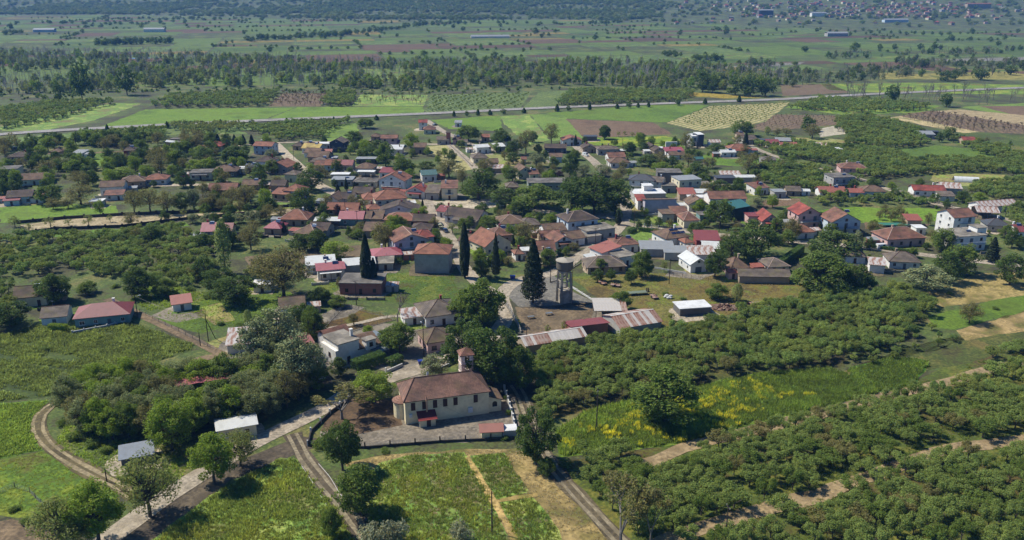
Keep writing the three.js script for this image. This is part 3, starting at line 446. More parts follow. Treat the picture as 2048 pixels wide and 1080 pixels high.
function orchardTree(o) {                                                 // open goblet on a short trunk, 4 m tall
  const wood = new GB(), leaf = new GB(), n = o.limbs ?? 6, t0 = R(0, 6), fork = [R(-0.06, 0.06), 0.85, R(-0.06, 0.06)];
  bent(wood, [0, -0.2, 0], fork, 0.15, 0.12, 2, 0.05, 6);
  for (let i = 0; i < n; i++) {
    const a = t0 + i / n * 6.2832 + R(-0.3, 0.3), r = R(1.2, 1.9), y = R(2.3, 3.2), e = [Math.cos(a) * r, y, Math.sin(a) * r];
    bent(wood, fork, e, 0.085, 0.035, 3, 0.09, 4);
    for (let k = 0; k < o.sub; k++) {
      const b = a + R(-0.9, 0.9), q = [e[0] * R(0.35, 1.15) + Math.cos(b) * R(0.1, 0.8), y + R(-0.6, 0.75), e[2] * R(0.35, 1.15) + Math.sin(b) * R(0.1, 0.8)];
      wood.tube(e, q, 0.03, 0.015, 3); clumpLeaves(leaf, q, R(0.5, 0.85), o.leaves, o.leaf, 0.75, 0.5, 0.34);
    }
  }
  return { wood: wood.geo(), leaf: leaf.geo(), h: 4, w: 5 };
}
function shrub(o) { const leaf = new GB(), wood = new GB(); for (let i = 0; i < o.clumps; i++) { const a = R(0, 6.28), r = Math.sqrt(rnd()) * 0.8, c = [Math.cos(a) * r, R(0.4, 1.35) * (1.15 - r * 0.5), Math.sin(a) * r]; wood.tube([0, -0.05, 0], c, 0.04, 0.015, 3); clumpLeaves(leaf, c, R(0.4, 0.6), o.leaves, o.leaf, 0.9); } return { wood: wood.geo(), leaf: leaf.geo(), h: 2, w: 2.6 }; }

const KINDS = {                                                           // name of the thing, leaf cover, variants for near, middle and far ground
  B: { name: 'broadleaf_tree', look: 'dark green broadleaf tree', mat: LEAF.deep }, G: { name: 'bright_tree', look: 'bright green leafy tree', mat: LEAF.bright }, M: { name: 'leafy_tree', look: 'mid green leafy tree', mat: LEAF.mid },
  O: { name: 'olive_green_tree', look: 'olive brown half-leafed tree', mat: LEAF.olive }, W: { name: 'silvery_tree', look: 'silvery grey-green tree', mat: LEAF.silver }, C: { name: 'cypress_tree', look: 'slim dark cypress', mat: LEAF.dark },
  F: { name: 'conifer_tree', look: 'dark conifer tree', mat: LEAF.dark }, P: { name: 'poplar_tree', look: 'tall narrow poplar', mat: LEAF.wood }, X: { name: 'bare_tree', look: 'bare leafless tree', mat: LEAF.bronze }, V: { name: 'budding_tree', look: 'thin budding brown tree', mat: LEAF.olive },
  A: { name: 'airy_tree', look: 'airy yellow-green tree', mat: LEAF.pale },
  K: { name: 'orchard_tree', look: 'low spreading orchard tree', mat: LEAF.orchard }, S: { name: 'shrub', look: 'rounded green shrub', mat: LEAF.mid }, N: { name: 'blossom_shrub', look: 'cream blossoming shrub', mat: LEAF.blossom }, Y: { name: 'fruit_tree', look: 'small pale green fruit tree', mat: LEAF.pale }, U: { name: 'plum_tree', look: 'dark purple-leaved tree', mat: LEAF.plum },
};
{
  const near = { clumps: 58, cr: 1.12, leaves: 150, leaf: 0.305 }, mid = { clumps: 40, cr: 1.3, leaves: 95, leaf: 0.4, limbSides: 3 }, far = { clumps: 22, cr: 1.7, leaves: 40, leaf: 0.78, noLimbs: true };
  const set = (f) => [[f(near), f(near), f(near)], [f(mid), f(mid), f(mid)], [f(far), f(far)]];
  KINDS.B.v = set((q) => broadleaf({ ...q, rx: 4.1, lo: 0.9 }));
  KINDS.M.v = set((q) => broadleaf({ ...q, rx: 3.6, lo: 0.7, taper: 0.3 }));
  KINDS.G.v = set((q) => broadleaf({ ...q, rx: 3.7, lo: 1.3, leaf: q.leaf * 0.9 }));
  KINDS.O.v = set((q) => broadleaf({ ...q, rx: 3.9, lo: 1.4, leaves: Math.round(q.leaves * 0.55), leaf: q.leaf * 0.85, twigs: q.noLimbs ? 0 : 4 }));
  KINDS.A.v = KINDS.O.v;
  KINDS.W.v = set((q) => broadleaf({ ...q, rx: 3.9, lo: 0.9, leaf: q.leaf * 0.85, vary: 0.4 }));
  KINDS.U.v = set((q) => broadleaf({ ...q, rx: 3.3, lo: 1.5 }));
  KINDS.Y.v = set((q) => broadleaf({ ...q, rx: 4, lo: 2.2, clumps: Math.round(q.clumps * 0.5), leaves: Math.round(q.leaves * 0.6) }));
  const ln = [[11000, 0.2], [4200, 0.34], [900, 0.75]];
  KINDS.C.v = ln.map(([n, l]) => [1, 2].map((s) => spire({ n, leaf: l * 0.85, s, w: 0.95, pow: 0.85, up: 0.9, vary: 0.35, prof: (t) => 0.95 * Math.pow(Math.sin(Math.PI * Math.min(1, 0.12 + t * 0.86)), 0.7) * (1 - 0.35 * t) })));
  KINDS.F.v = ln.map(([n, l]) => [1, 2].map((s) => spire({ n: n * 1.3 | 0, leaf: l, s: s + 9, w: 2.5, lo: 1.1, tier: 1.1, droop: 0.25, prof: (t) => 2.5 * Math.pow(1 - t, 0.75) * Math.min(1, 0.55 + t * 3) + 0.1 })));
  KINDS.P.v = ln.map(([n, l]) => [1, 2].map((s) => spire({ n: n * 0.3 | 0, leaf: l, s: s + 19, w: 1.5, lo: 1.2, up: 0.5, prof: (t) => 1.5 * Math.pow(Math.sin(Math.PI * Math.min(1, 0.12 + t * 0.84)), 0.6) })));
  KINDS.X.v = [[bare({}), bare({})], [bare({}), bare({ depth: 4, len: 2.9 })], [bare({ depth: 3, len: 3.3, r: 0.26 }), bare({ depth: 3, len: 3.3, r: 0.26 })]];
  KINDS.V.v = [[bare({ leaf: 0.26, leaves: 9, lift: 0.05, spread: 0.7 }), bare({ leaf: 0.26, leaves: 8 })], [bare({ leaf: 0.4, leaves: 3, depth: 4, len: 2.8 }), bare({ leaf: 0.4, leaves: 3, depth: 4, len: 2.8 })], [bare({ leaf: 0.5, leaves: 6, depth: 3, len: 3.2, r: 0.2 }), bare({ leaf: 0.5, leaves: 5, depth: 3, len: 3.2, r: 0.24 })]];
  const orch = (sub, leaves, leaf) => [orchardTree({ sub, leaves, leaf }), orchardTree({ sub, leaves, leaf, limbs: 5 }), orchardTree({ sub, leaves, leaf, limbs: 7 })];
  KINDS.K.v = [orch(5, 105, 0.215), orch(4, 56, 0.31), orch(2, 18, 0.62)];
  KINDS.S.v = [[shrub({ clumps: 13, leaves: 130, leaf: 0.15 }), shrub({ clumps: 10, leaves: 140, leaf: 0.15 })], [shrub({ clumps: 9, leaves: 34, leaf: 0.32 }), shrub({ clumps: 9, leaves: 34, leaf: 0.32 })], [shrub({ clumps: 5, leaves: 16, leaf: 0.6 })]];
  KINDS.N.v = KINDS.S.v;
}
const plants = [];                                                        // every single plant, labelled at the end
function plant(kind, pos, h, w, opt = {}) {
  const K = KINDS[kind], d = Math.hypot(pos.x, pos.z), lod = opt.lod ?? (d < 300 ? 0 : d < 620 ? 1 : 2), v = pick(K.v[lod]), g = new THREE.Group();
  g.name = numbered(opt.name || K.name); g.position.set(pos.x, pos.y, pos.z); g.rotation.y = R(0, 6.2832);
  const sy = h / v.h, sx = (w ?? v.w * sy) / v.w; g.scale.set(sx, sy, sx); scene.add(g);
  if (v.wood.attributes.position.count) part('trunk', v.wood, opt.bark || (kind === 'X' || kind === 'V' ? greyBark : bark), g);
  if (v.leaf) part('crown', v.leaf, opt.mat || K.mat, g);
  plants.push({ g, kind, h, look: opt.look || K.look, place: opt.place, group: opt.group, fixed: opt.label, category: opt.category || (/shrub/.test(K.name) ? 'shrub' : 'tree') });
  return g;
}
// tree seen in a survey sheet: middle, top, foot, width
function tr(kind, sheet, x, top, foot, w, opt = {}) {
  const a = sh(sheet, x, foot), k = sheet === 'PX' ? 1 : 3.938, s = scaleAt(a[1]) * k, p = P(a[0], a[1]), ang = Math.atan2(EYE, -p.z);
  return plant(kind, p, Math.max(0.8, (foot - top) / s / Math.cos(ang) * 0.94), w / s, opt);
}
// a mass of one plant nobody could count
const tmpM = new THREE.Matrix4(), tmpQ = new THREE.Quaternion(), tmpE = new THREE.Euler(), tmpS = new THREE.Vector3(), tmpC = new THREE.Color();
function mass(name, label, category, kind, lod, spots, opt = {}) {        // spots: [x, y, z, height, width]
  if (!spots.length) return;
  const K = KINDS[kind], holder = new THREE.Group(); holder.name = numbered(name); scene.add(holder); tag(holder, label, category, opt.group, 'stuff');
  K.v[lod].forEach((v, vi) => {
    const mine = spots.filter((_, i) => i % K.v[lod].length === vi); if (!mine.length) return;
    for (const [gname, geo, mat] of [['trunk', v.wood, opt.bark || (kind === 'X' || kind === 'V' ? greyBark : bark)], ['crown', v.leaf, opt.mat || K.mat]]) {
      if (!geo || !geo.attributes.position.count) continue;
      const im = new THREE.InstancedMesh(geo, mat, mine.length); im.name = gname; im.userData.kind = 'stuff';
      mine.forEach((q, i) => { tmpE.set(0, hash2(q[0] * 10 | 0, q[2] * 10 | 0, 3) * 6.28, 0); tmpQ.setFromEuler(tmpE); const sx = q[4] / v.w, sy = q[3] / v.h; im.setMatrixAt(i, tmpM.compose(new THREE.Vector3(q[0], q[1], q[2]), tmpQ, tmpS.set(sx, sy, sx)));
        if (gname === 'crown') { const k = 0.8 + 0.4 * hash2(q[0] * 7 | 0, q[2] * 7 | 0, 8), w = 0.9 + 0.2 * hash2(q[0] * 3 | 0, q[2] * 3 | 0, 18); im.setColorAt(i, tmpC.setRGB(k * w, k, k / w)); } });
      holder.add(im);
    }
  });
  return holder;
}
// planting positions in rows inside a survey outline
function rows(pts, dx, dz, deg, jit = 0.2, skip = 0.04) {
  const V = pts[0].isVector3 ? pts : ground2(pts), a = deg * D2R, ca = Math.cos(a), sa = Math.sin(a), U = V.map((v) => [v.x * ca + v.z * sa, -v.x * sa + v.z * ca]), out = [];
  const x0 = Math.min(...U.map((u) => u[0])), x1 = Math.max(...U.map((u) => u[0])), z0 = Math.min(...U.map((u) => u[1])), z1 = Math.max(...U.map((u) => u[1]));
  for (let z = z0 + dz / 2; z < z1; z += dz) for (let x = x0 + dx / 2; x < x1; x += dx) {
    const X = x + R(-jit, jit) * dx, Z = z + R(-jit, jit) * dz, px = X * ca - Z * sa, pz = X * sa + Z * ca;
    if (rnd() < skip || !inPoly(px, pz, V)) continue; out.push([px, pz]);
  }
  return out;
}
// ---------------------------------------------------------------- building materials
function tileTex(cols, s, moss = 0) {                                     // rows of pantiles 0.42 m long and 0.24 m wide, each its own tone
  const C = cols.map(hx), n = 512, m = 12, nx = 50, ny = 28;
  return makeTex(n, (u, v) => { const j = Math.floor(v * ny), i = Math.floor(u * nx), h = hash2(i, j, s), f = (v * ny) % 1, q = (u * nx) % 1, w = fbm(u * 6, v * 6, 4, s + 4, 6); let k = mix(C[0], C[1], h); k = mix(k, C[2], clamp((w - 0.45) * 3)); if (moss) k = mix(k, hx(0x6a6238), clamp((fbm(u * 8, v * 8, 4, s + 50, 8) - 0.56) * 6) * moss); k = mix(k, [0.3, 0.27, 0.24], clamp((fbm(u * 3 + 7, v * 3, 5, s + 70, 3) - 0.5) * 2.2) * 0.6); const g = (0.8 + 0.42 * (fbm(u * 4, v * 5, 3, s + 80, 20 - 16) - 0.1)) * (f < 0.14 ? 0.62 : 1) * (0.86 + 0.22 * Math.sin(q * Math.PI)) * (0.9 + 0.2 * hash2(u * n | 0, v * n | 0, s)); return [k[0] * g, k[1] * g, k[2] * g]; }, m);
}
const tileBump = makeTex(512, (u, v) => { const f = (v * 28) % 1, q = (u * 50) % 1, h = 0.5 * Math.sin(q * Math.PI) + 0.5 * (1 - f); return [h, h, h]; }, 12, false);
const wavyBump = makeTex(256, (u) => { const h = 0.5 + 0.5 * Math.sin(u * 2 * Math.PI * 40); return [h, h, h]; }, 6, false);
const wallTex = makeTex(512, (u, v) => { const a = fbm(u * 5, v * 5, 5, 3, 5), b = fbm(u * 40, v * 12, 3, 8, 40 - 28), c = 0.9 + 0.26 * (a - 0.5) + 0.08 * (hash2(u * 512 | 0, v * 512 | 0, 2) - 0.5) - (a > 0.62 ? (a - 0.62) * 0.7 : 0); return [c, c * 0.995, c * 0.985]; }, 9);
const rustTex = makeTex(512, (u, v) => { const a = fbm(u * 9, v * 3, 5, 13, 3) + 0.15 * (hash2(u * 512 | 0, v * 64 | 0, 4) - 0.5), k = mix(hx(0xbab4ae), hx(0x8c6450), clamp((a - 0.4) * 5)), g = 0.88 + 0.2 * hash2(u * 512 | 0, v * 512 | 0, 9); return [k[0] * g, k[1] * g, k[2] * g]; }, 7);
const sheetTex = makeTex(512, (u, v) => { const a = fbm(u * 6, v * 6, 5, 23, 6), g = 0.9 + 0.2 * (a - 0.5) + 0.06 * (hash2(u * 512 | 0, v * 512 | 0, 9) - 0.5) - (a > 0.6 ? 0.35 * (a - 0.6) : 0); return [g, g, g * 0.99]; }, 8);
const slabTex = makeTex(512, (u, v) => { const a = fbm(u * 4, v * 4, 5, 43, 4), b = fbm(u * 16, v * 16, 3, 47, 16), g = 0.78 + 0.5 * (a - 0.5) + 0.2 * (b - 0.5); return [g, g * 0.98, g * 0.95]; }, 10);
const brickTex = makeTex(512, (u, v) => { const ny = 60, nx = 24, j = Math.floor(v * ny), i = Math.floor(u * nx + (j % 2) * 0.5), f = (v * ny) % 1, q = (u * nx + (j % 2) * 0.5) % 1, m = f < 0.14 || q < 0.05, k = m ? hx(0x8d8278) : mix(hx(0x8f5140), hx(0xa9674f), hash2(i, j, 3)), g = 0.9 + 0.2 * hash2(u * 512 | 0, v * 512 | 0, 6); return [k[0] * g, k[1] * g, k[2] * g]; }, 6);
const tile = (name, cols, s, moss) => M(name, { map: tileTex(cols, s, moss), bumpMap: tileBump, bumpScale: 0.05, roughness: 0.9 });
const sheet = (name, hex, o = {}) => M(name, { color: new THREE.Color(hex), map: sheetTex, bumpMap: wavyBump, bumpScale: 0.03, roughness: 0.55, ...o });
const RF = {
  br: tile('brown_tiles', [0x66503f, 0x775d4b, 0x554538], 1, 0.35), db: tile('dark_brown_tiles', [0x4f4138, 0x5c4c42, 0x423730], 2, 0.4), gb: tile('grey_brown_tiles', [0x675b50, 0x74675a, 0x564c43], 3, 0.4), rb: tile('red_brown_tiles', [0x7a5242, 0x885e4c, 0x664638], 4, 0.25),
  or: tile('orange_tiles', [0x8e5c46, 0x9a6750, 0x7f5240], 5, 0.15), rd: tile('red_tiles', [0x96473a, 0xa35244, 0x843e34], 6), mo: tile('mossy_tiles', [0x63503e, 0x715d48, 0x574d32], 7, 1), ch: tile('church_tiles', [0x775748, 0x8c6755, 0x62493d], 8, 0.2),
  rm: sheet('red_sheet', 0x8c4542), pm: sheet('pink_red_sheet', 0xa4535a), om: sheet('orange_sheet', 0xa35e4c), wm: sheet('white_sheet', 0xd8d8d4), gm: sheet('grey_sheet', 0x9a9c9c), dg: sheet('dark_grey_sheet', 0x4c4f53), gl: sheet('blue_grey_sheet', 0x7c8490), te: sheet('teal_sheet', 0x2c6462), bm: sheet('blue_sheet', 0x44536e), ye: tile('yellow_tiles', [0xb59c58, 0xc0a864, 0xa69050], 9),
  ru: M('rusty_sheet', { map: rustTex, bumpMap: wavyBump, bumpScale: 0.03, roughness: 0.8 }), cn: M('concrete_slab', { color: new THREE.Color(0x9d978c), map: slabTex }), wf: M('white_roof_coat', { color: new THREE.Color(0xe4e4e2), map: wallTex, roughness: 0.7 }), gr: M('grey_slab', { color: new THREE.Color(0x807c76), map: slabTex }),
};
const wall = (name, hex) => M(name, { color: new THREE.Color(hex), map: wallTex, roughness: 0.92 });
const WL = { wh: wall('white_plaster', 0xf2efe8), cr: wall('cream_plaster', 0xeee2c0), pk: wall('pink_plaster', 0xdcb8b0), bl: wall('pale_blue_plaster', 0xcbd8de), gy: wall('grey_plaster', 0xb4b0a9), dk: wall('dark_grey_plaster', 0x6d6b68), tn: wall('tan_plaster', 0xb7a288), rw: wall('red_plaster', 0x9a4a44), gn: wall('dark_green_wall', 0x1f3b38), te: wall('teal_wall', 0x7ea09c), lv: wall('lavender_plaster', 0xc4c0cc), ln: wall('blue_grey_plaster', 0x4a5262), bk: M('brick_wall', { map: brickTex }), ch: wall('church_plaster', 0xf6e6bc), gg: wall('green_grey_plaster', 0x8f978a) };
const glassM = M('window_glass', { color: new THREE.Color(0.018, 0.02, 0.024), roughness: 0.18 }), frameW = M('white_frame', { color: new THREE.Color(0xd8d5cc), roughness: 0.6 }), frameB = M('brown_frame', { color: new THREE.Color(0x4a2f22), roughness: 0.7 }), doorM = M('brown_door', { color: new THREE.Color(0x3b241a), roughness: 0.7 }), doorG = M('grey_door', { color: new THREE.Color(0x55585a), roughness: 0.6 }), capM = M('ridge_cap', { color: new THREE.Color(0xb39a88) }), capD = M('dark_ridge_cap', { color: new THREE.Color(0x5a4238) }), plainC = M('plain_concrete', { color: new THREE.Color(0x9a958b), map: slabTex }), whiteP = M('white_paint', { color: new THREE.Color(0xd6d4ce), map: wallTex }), steel = M('galvanised_steel', { color: new THREE.Color(0x8f9496), roughness: 0.45, metalness: 0.6 }), wood = M('grey_timber', { color: new THREE.Color(0x5d5044) }), panelM = M('solar_panel', { color: new THREE.Color(0x1c2a48), roughness: 0.2 }), tankM = M('water_heater', { color: new THREE.Color(0xc9cccd), roughness: 0.4, metalness: 0.4 });

// roof shells with eaves, 0.16 m thick; w along x, d along z, base level 0 at the eaves
function roofGeo(type, w, d, rise, over = 0.45, run = 0) {
  const g = new GB(), X = w / 2 + over, Z = d / 2 + over, t = 0.16, drop = rise * over / (d / 2 || 1) * 0.7;
  const y0 = -Math.min(drop, 0.3), y1 = rise;
  const face = (...v) => { if (v.length === 4) g.quad(...v); else { const L = Math.hypot(v[1][0] - v[0][0], v[1][1] - v[0][1], v[1][2] - v[0][2]), m = [(v[0][0] + v[1][0]) / 2, (v[0][1] + v[1][1]) / 2, (v[0][2] + v[1][2]) / 2], h = Math.hypot(v[2][0] - m[0], v[2][1] - m[1], v[2][2] - m[2]); g.tri(...v, [0, 0], [L, 0], [L / 2, h]); } };
  const skirt = (ring) => { for (let i = 0; i < ring.length; i++) { const a = ring[i], b = ring[(i + 1) % ring.length]; g.quad([a[0], a[1] - t, a[2]], [b[0], b[1] - t, b[2]], b, a); } };
  if (type === 'hip' || type === 'pyr') {
    const k = type === 'pyr' ? 0 : run ? X - run : Math.max(0, X - Z * 0.95), A = [-X, y0, Z], B = [X, y0, Z], C = [X, y0, -Z], D = [-X, y0, -Z], L = [-k, y1, 0], Q = [k, y1, 0];
    if (k > 0.05) { face(A, B, Q, L); face(C, D, L, Q); face(B, C, Q); face(D, A, L); } else { face(A, B, L); face(B, C, L); face(C, D, L); face(D, A, L); }
    skirt([A, B, C, D]); g.quad([-X, y0 - t, -Z], [X, y0 - t, -Z], [X, y0 - t, Z], [-X, y0 - t, Z]);
    return { g: g.geo(), caps: k > 0.05 ? [[L, Q], [A, L], [D, L], [B, Q], [C, Q]] : [[A, L], [B, L], [C, L], [D, L]] };
  }
  if (type === 'gable' || type === 'gfront') {
    const R2 = type === 'gfront', f = R2 ? (x, y, z) => [z * X / Z, y, -x * Z / X] : (x, y, z) => [x, y, z];
    const A = f(-X, y0, Z), B = f(X, y0, Z), C = f(X, y0, -Z), D = f(-X, y0, -Z), L = f(-X, y1, 0), Q = f(X, y1, 0), dn = (v) => [v[0], v[1] - t, v[2]];
    face(A, B, Q, L); face(C, D, L, Q); face(dn(B), dn(A), dn(L), dn(Q)); face(dn(D), dn(C), dn(Q), dn(L));
    for (const [a, b] of [[A, B], [B, Q], [Q, C], [C, D], [D, L], [L, A]]) g.quad(dn(a), dn(b), b, a);
    return { g: g.geo(), caps: [[L, Q]] };
  }
  if (type === 'shed' || type === 'shedl' || type === 'shedr' || type === 'shedb') {           // falls to the front, left, right or back
    const s = type === 'shed' ? [0, 1, 1, 0] : type === 'shedl' ? [0, 0, 1, 1] : type === 'shedr' ? [1, 1, 0, 0] : [1, 0, 0, 1];
    const c = [[-X, s[0] * rise, Z], [-X, s[1] * rise, -Z], [X, s[2] * rise, -Z], [X, s[3] * rise, Z]], dn = c.map((v) => [v[0], v[1] - t, v[2]]);
    face(c[0], c[3], c[2], c[1]); face(dn[1], dn[2], dn[3], dn[0]); for (let i = 0; i < 4; i++) { const j = (i + 1) % 4; g.quad(dn[i], dn[j], c[j], c[i]); }
    return { g: g.geo(), caps: [] };
  }
  const e = over * 0.6; g.box(-w / 2 - e, w / 2 + e, 0.02, 0.24, -d / 2 - e, d / 2 + e);         // flat slab
  return { g: g.geo(), caps: [] };
}
function wallGeo(type, w, d, h, rise) {                                   // walls closed up to the roof
  const g = new GB(), X = w / 2, Z = d / 2, b = -0.3;
  const q = (a, c, ya, yc) => g.quad([a[0], b, a[1]], [c[0], b, c[1]], [c[0], yc, c[1]], [a[0], ya, a[1]]), A = [-X, Z], B = [X, Z], C = [X, -Z], D = [-X, -Z];
  const s = { shed: [0, 1, 1, 0], shedl: [0, 0, 1, 1], shedr: [1, 1, 0, 0], shedb: [1, 0, 0, 1] }[type], dr = 0.1, H = s ? s.map((k) => h + k * rise - dr) : [h, h, h, h];
  q(A, B, H[0], H[3]); q(B, C, H[3], H[2]); q(C, D, H[2], H[1]); q(D, A, H[1], H[0]);
  if (type === 'gable') { g.tri([X, h, Z], [X, h, -Z], [X, h + rise - dr, 0], [0, 0], [d, 0], [d / 2, rise]); g.tri([-X, h, -Z], [-X, h, Z], [-X, h + rise - dr, 0], [0, 0], [d, 0], [d / 2, rise]); }
  if (type === 'gfront') { g.tri([-X, h, Z], [X, h, Z], [0, h + rise - dr, Z], [0, 0], [w, 0], [w / 2, rise]); g.tri([X, h, -Z], [-X, h, -Z], [0, h + rise - dr, -Z], [0, 0], [w, 0], [w / 2, rise]); }
  return g.geo();
}
const ringCache = {};
function winGeo(w, h) { const k = w + '_' + h; if (!ringCache[k]) { const f = new GB(), t = 0.07; f.box(-w / 2, w / 2, 0, t, -0.02, 0.07).box(-w / 2, w / 2, h - t, h, -0.02, 0.07).box(-w / 2, -w / 2 + t, t, h - t, -0.02, 0.07).box(w / 2 - t, w / 2, t, h - t, -0.02, 0.07).box(-0.025, 0.025, t, h - t, -0.02, 0.06).box(-w / 2 - 0.12, w / 2 + 0.12, -0.08, -0.004, -0.02, 0.16); const p = new GB().box(-w / 2 + t, w / 2 - t, t, h - t, -0.02, 0.025); ringCache[k] = [f.geo(), p.geo()]; } return ringCache[k]; }
function addWindow(root, x, y, z, turn, w, h, dark, name = 'window') { const [f, p] = winGeo(w, h), m = part(name, f, dark ? frameB : frameW, root); m.position.set(x, y, z); m.rotation.y = turn; part('pane', p, glassM, m); return m; }
const doorGeoC = {};
function addDoor(root, x, y, z, turn, w, h, mat = doorM) { const k = w + '_' + h; if (!doorGeoC[k]) doorGeoC[k] = [new GB().box(-w / 2, w / 2, 0, h, -0.02, 0.05).geo(), new GB().box(w / 2 - 0.18, w / 2 - 0.08, h * 0.48, h * 0.52, 0.05, 0.1).geo()]; const m = part('door', doorGeoC[k][0], mat, root); m.position.set(x, y, z); m.rotation.y = turn; part('handle', doorGeoC[k][1], steel, m); return m; }
const houses = [];
// one building from its front eave middle in a survey sheet
function house(sheet, x, y, wpx, d, h, yaw, roof, rise, rm, wm, label, o = {}) {
  const q = sh(sheet, x, y), k = sheet === 'PX' ? 1 : 3.938, front = P(q[0], q[1], h), a = yaw * D2R, s = FOCAL / (-front.z * Math.cos(TILT) + (EYE - h) * Math.sin(TILT));
  const w = o.w ?? clamp(wpx / k / s / Math.max(0.5, Math.cos(a)), 1.5, 60), n = [Math.sin(a), Math.cos(a)];
  const pos = new THREE.Vector3(front.x - n[0] * d / 2, 0, front.z - n[1] * d / 2);
  const root = thing(o.name || 'house', label, o.category || 'house', pos, a, o.group), far = -pos.z > 620;
  houses.push({ root, label, w, d, h: h + rise, pos, yaw: a });
  const openSides = o.open;
  if (!openSides) part('wall', wallGeo(roof, w, d, h, rise), WL[wm], root);
  else { const pg = new GB().box(-0.09, 0.09, -0.3, h, -0.09, 0.09).geo(); for (const [px, pz] of [[-1, 1], [1, 1], [-1, -1], [1, -1], [0, 1]]) { const m = part('post', pg, wood, root); m.position.set(px * (w / 2 - 0.2), 0, pz * (d / 2 - 0.2)); } if (openSides !== 'all') part('back_wall', new GB().box(-w / 2, w / 2, -0.3, h - 0.1, -d / 2, -d / 2 + 0.2).geo(), WL[wm], root); }
  const rg = roofGeo(roof, w, d, rise, o.over ?? 0.5), rf = part('roof', rg.g, RF[rm], root); rf.position.y = h;
  if (rg.caps.length && !far && !/m$/.test(rm)) { const cg = new GB(); for (const [p0, p1] of rg.caps) cg.tube(p0, p1, 0.11, 0.11, 5); part('ridge_tiles', cg.geo(), o.caps === 'light' ? capM : capD, rf); }
  const chimneyDone = false;
  if (!o.bare && !far && o.category === undefined) { if (!o.chimney && roof !== 'flat' && rnd() < 0.45) o.chimney = pick([1, 'tn', 'rw']); if (!o.heater && rnd() < 0.22) o.heater = 1; if (o.chx === undefined) o.chx = R(-0.3, 0.3); }
  if (o.chimney && !chimneyDone) { const c = part('chimney', new GB().box(-0.3, 0.3, -0.6, 1.3, -0.3, 0.3).box(-0.4, 0.4, 1.3, 1.42, -0.4, 0.4).geo(), WL[o.chimney === 1 ? 'wh' : o.chimney], root); c.position.set(w * (o.chx ?? 0.25), h + rise * 0.72, -d * 0.12); }
  if (!o.bare && !far && rnd() < 0.5) { const an = part('antenna', new GB().tube([0, 0, 0], [0, 2.2, 0], 0.03, 0.025, 4).box(-0.5, 0.5, 2, 2.04, -0.02, 0.02).box(-0.35, 0.35, 1.75, 1.79, -0.02, 0.02).geo(), steel, root); an.position.set(w * R(-0.25, 0.25), h + rise * 0.8, -0.2); }
  if (o.bare) return root;
  // openings: storeys, front and the side that faces the picture
  const st = o.storeys ?? Math.max(1, Math.round(h / 3.05)), sh0 = h / st, dark = o.dark ?? rnd() < 0.4;
  const wn = Math.max(1, Math.floor((w - 1.2) / (o.pitch ?? 3.1))), doorAt = Math.floor(wn / 2);
  for (let f = 0; f < st; f++) for (let i = 0; i < wn; i++) { const wx = (i + 0.5) / wn * w - w / 2, yy = f * sh0;
    if (f === 0 && i === doorAt && !o.noDoor) addDoor(root, wx, 0, d / 2, 0, o.garage ? 2.4 : 1, 2.1, o.garage || rnd() < 0.3 ? doorG : doorM);
    else if (f > 0 && i === doorAt && o.balcony) addDoor(root, wx, yy + 0.02, d / 2, 0, 1.4, 2.1, doorG);
    else addWindow(root, wx, yy + 0.95, d / 2, 0, rnd() < 0.25 ? 1.5 : 1.1, 1.25, dark); }
  const side = yaw >= 0 ? -1 : 1, sn = Math.max(1, Math.floor((d - 1.5) / 3.4));
  if (Math.abs(yaw) > 4) for (let f = 0; f < st; f++) for (let i = 0; i < sn; i++) addWindow(root, side * w / 2, f * sh0 + 0.95, (i + 0.5) / sn * d - d / 2, side * Math.PI / 2, 1.1, 1.25, dark);
  if (roof === 'gfront' && rise > 1.7) addWindow(root, 0, h + 0.1, d / 2, 0, 1.1, 1.1, dark);
  if (o.balcony) for (let f = 1; f < st; f++) { const bw = w * (o.balcony === true ? 0.8 : o.balcony), b = part('balcony', new GB().box(-bw / 2, bw / 2, f * sh0 - 0.16, f * sh0, d / 2 + 0.004, d / 2 + 1.5).geo(), whiteP, root), r = new GB(); r.box(-bw / 2, bw / 2, f * sh0 + 0.9, f * sh0 + 0.97, d / 2 + 1.42, d / 2 + 1.48); for (let i = 0; i <= bw / 0.5; i++) r.box(-bw / 2 + i * 0.5 - 0.02, -bw / 2 + i * 0.5 + 0.02, f * sh0, f * sh0 + 0.9, d / 2 + 1.43, d / 2 + 1.47); part('railing', r.geo(), o.rail === 'white' ? frameW : doorG, b); }
  if (o.awning) { const aw = w * 0.7, r = roofGeo('shed', aw, 2, 0.5, 0.1), m = part('awning', r.g, RF[o.awning], root); m.position.set(0, (st > 1 ? h * 0.5 : h) - 0.75, d / 2 + 1.05); }
  if (o.solar) { for (let i = 0; i < o.solar; i++) { const m = part('solar_panel', new GB().box(-0.95, 0.95, 0, 0.05, -0.6, 0.6).geo(), panelM, root); m.position.set(w * (o.solx ?? -0.1) + (i % 3 - 1) * 2.05, h + rise * (0.42 + 0.36 * Math.floor(i / 3)) + 0.12, d / 2 * (0.58 - 0.36 * Math.floor(i / 3))); m.rotation.x = Math.atan2(rise, d / 2); } }
  if (o.heater) { const m = part('water_heater', new GB().tube([-0.9, 0.75, -0.5], [0.9, 0.75, -0.5], 0.26, 0.26, 8).geo(), tankM, root); m.position.set(w * 0.2, h + rise * 0.75, 0.3); part('collector', new GB().quad([-1, 0.1, 0.7], [1, 0.1, 0.7], [1, 0.75, -0.4], [-1, 0.75, -0.4]).geo(), panelM, m); }
  return root;
}
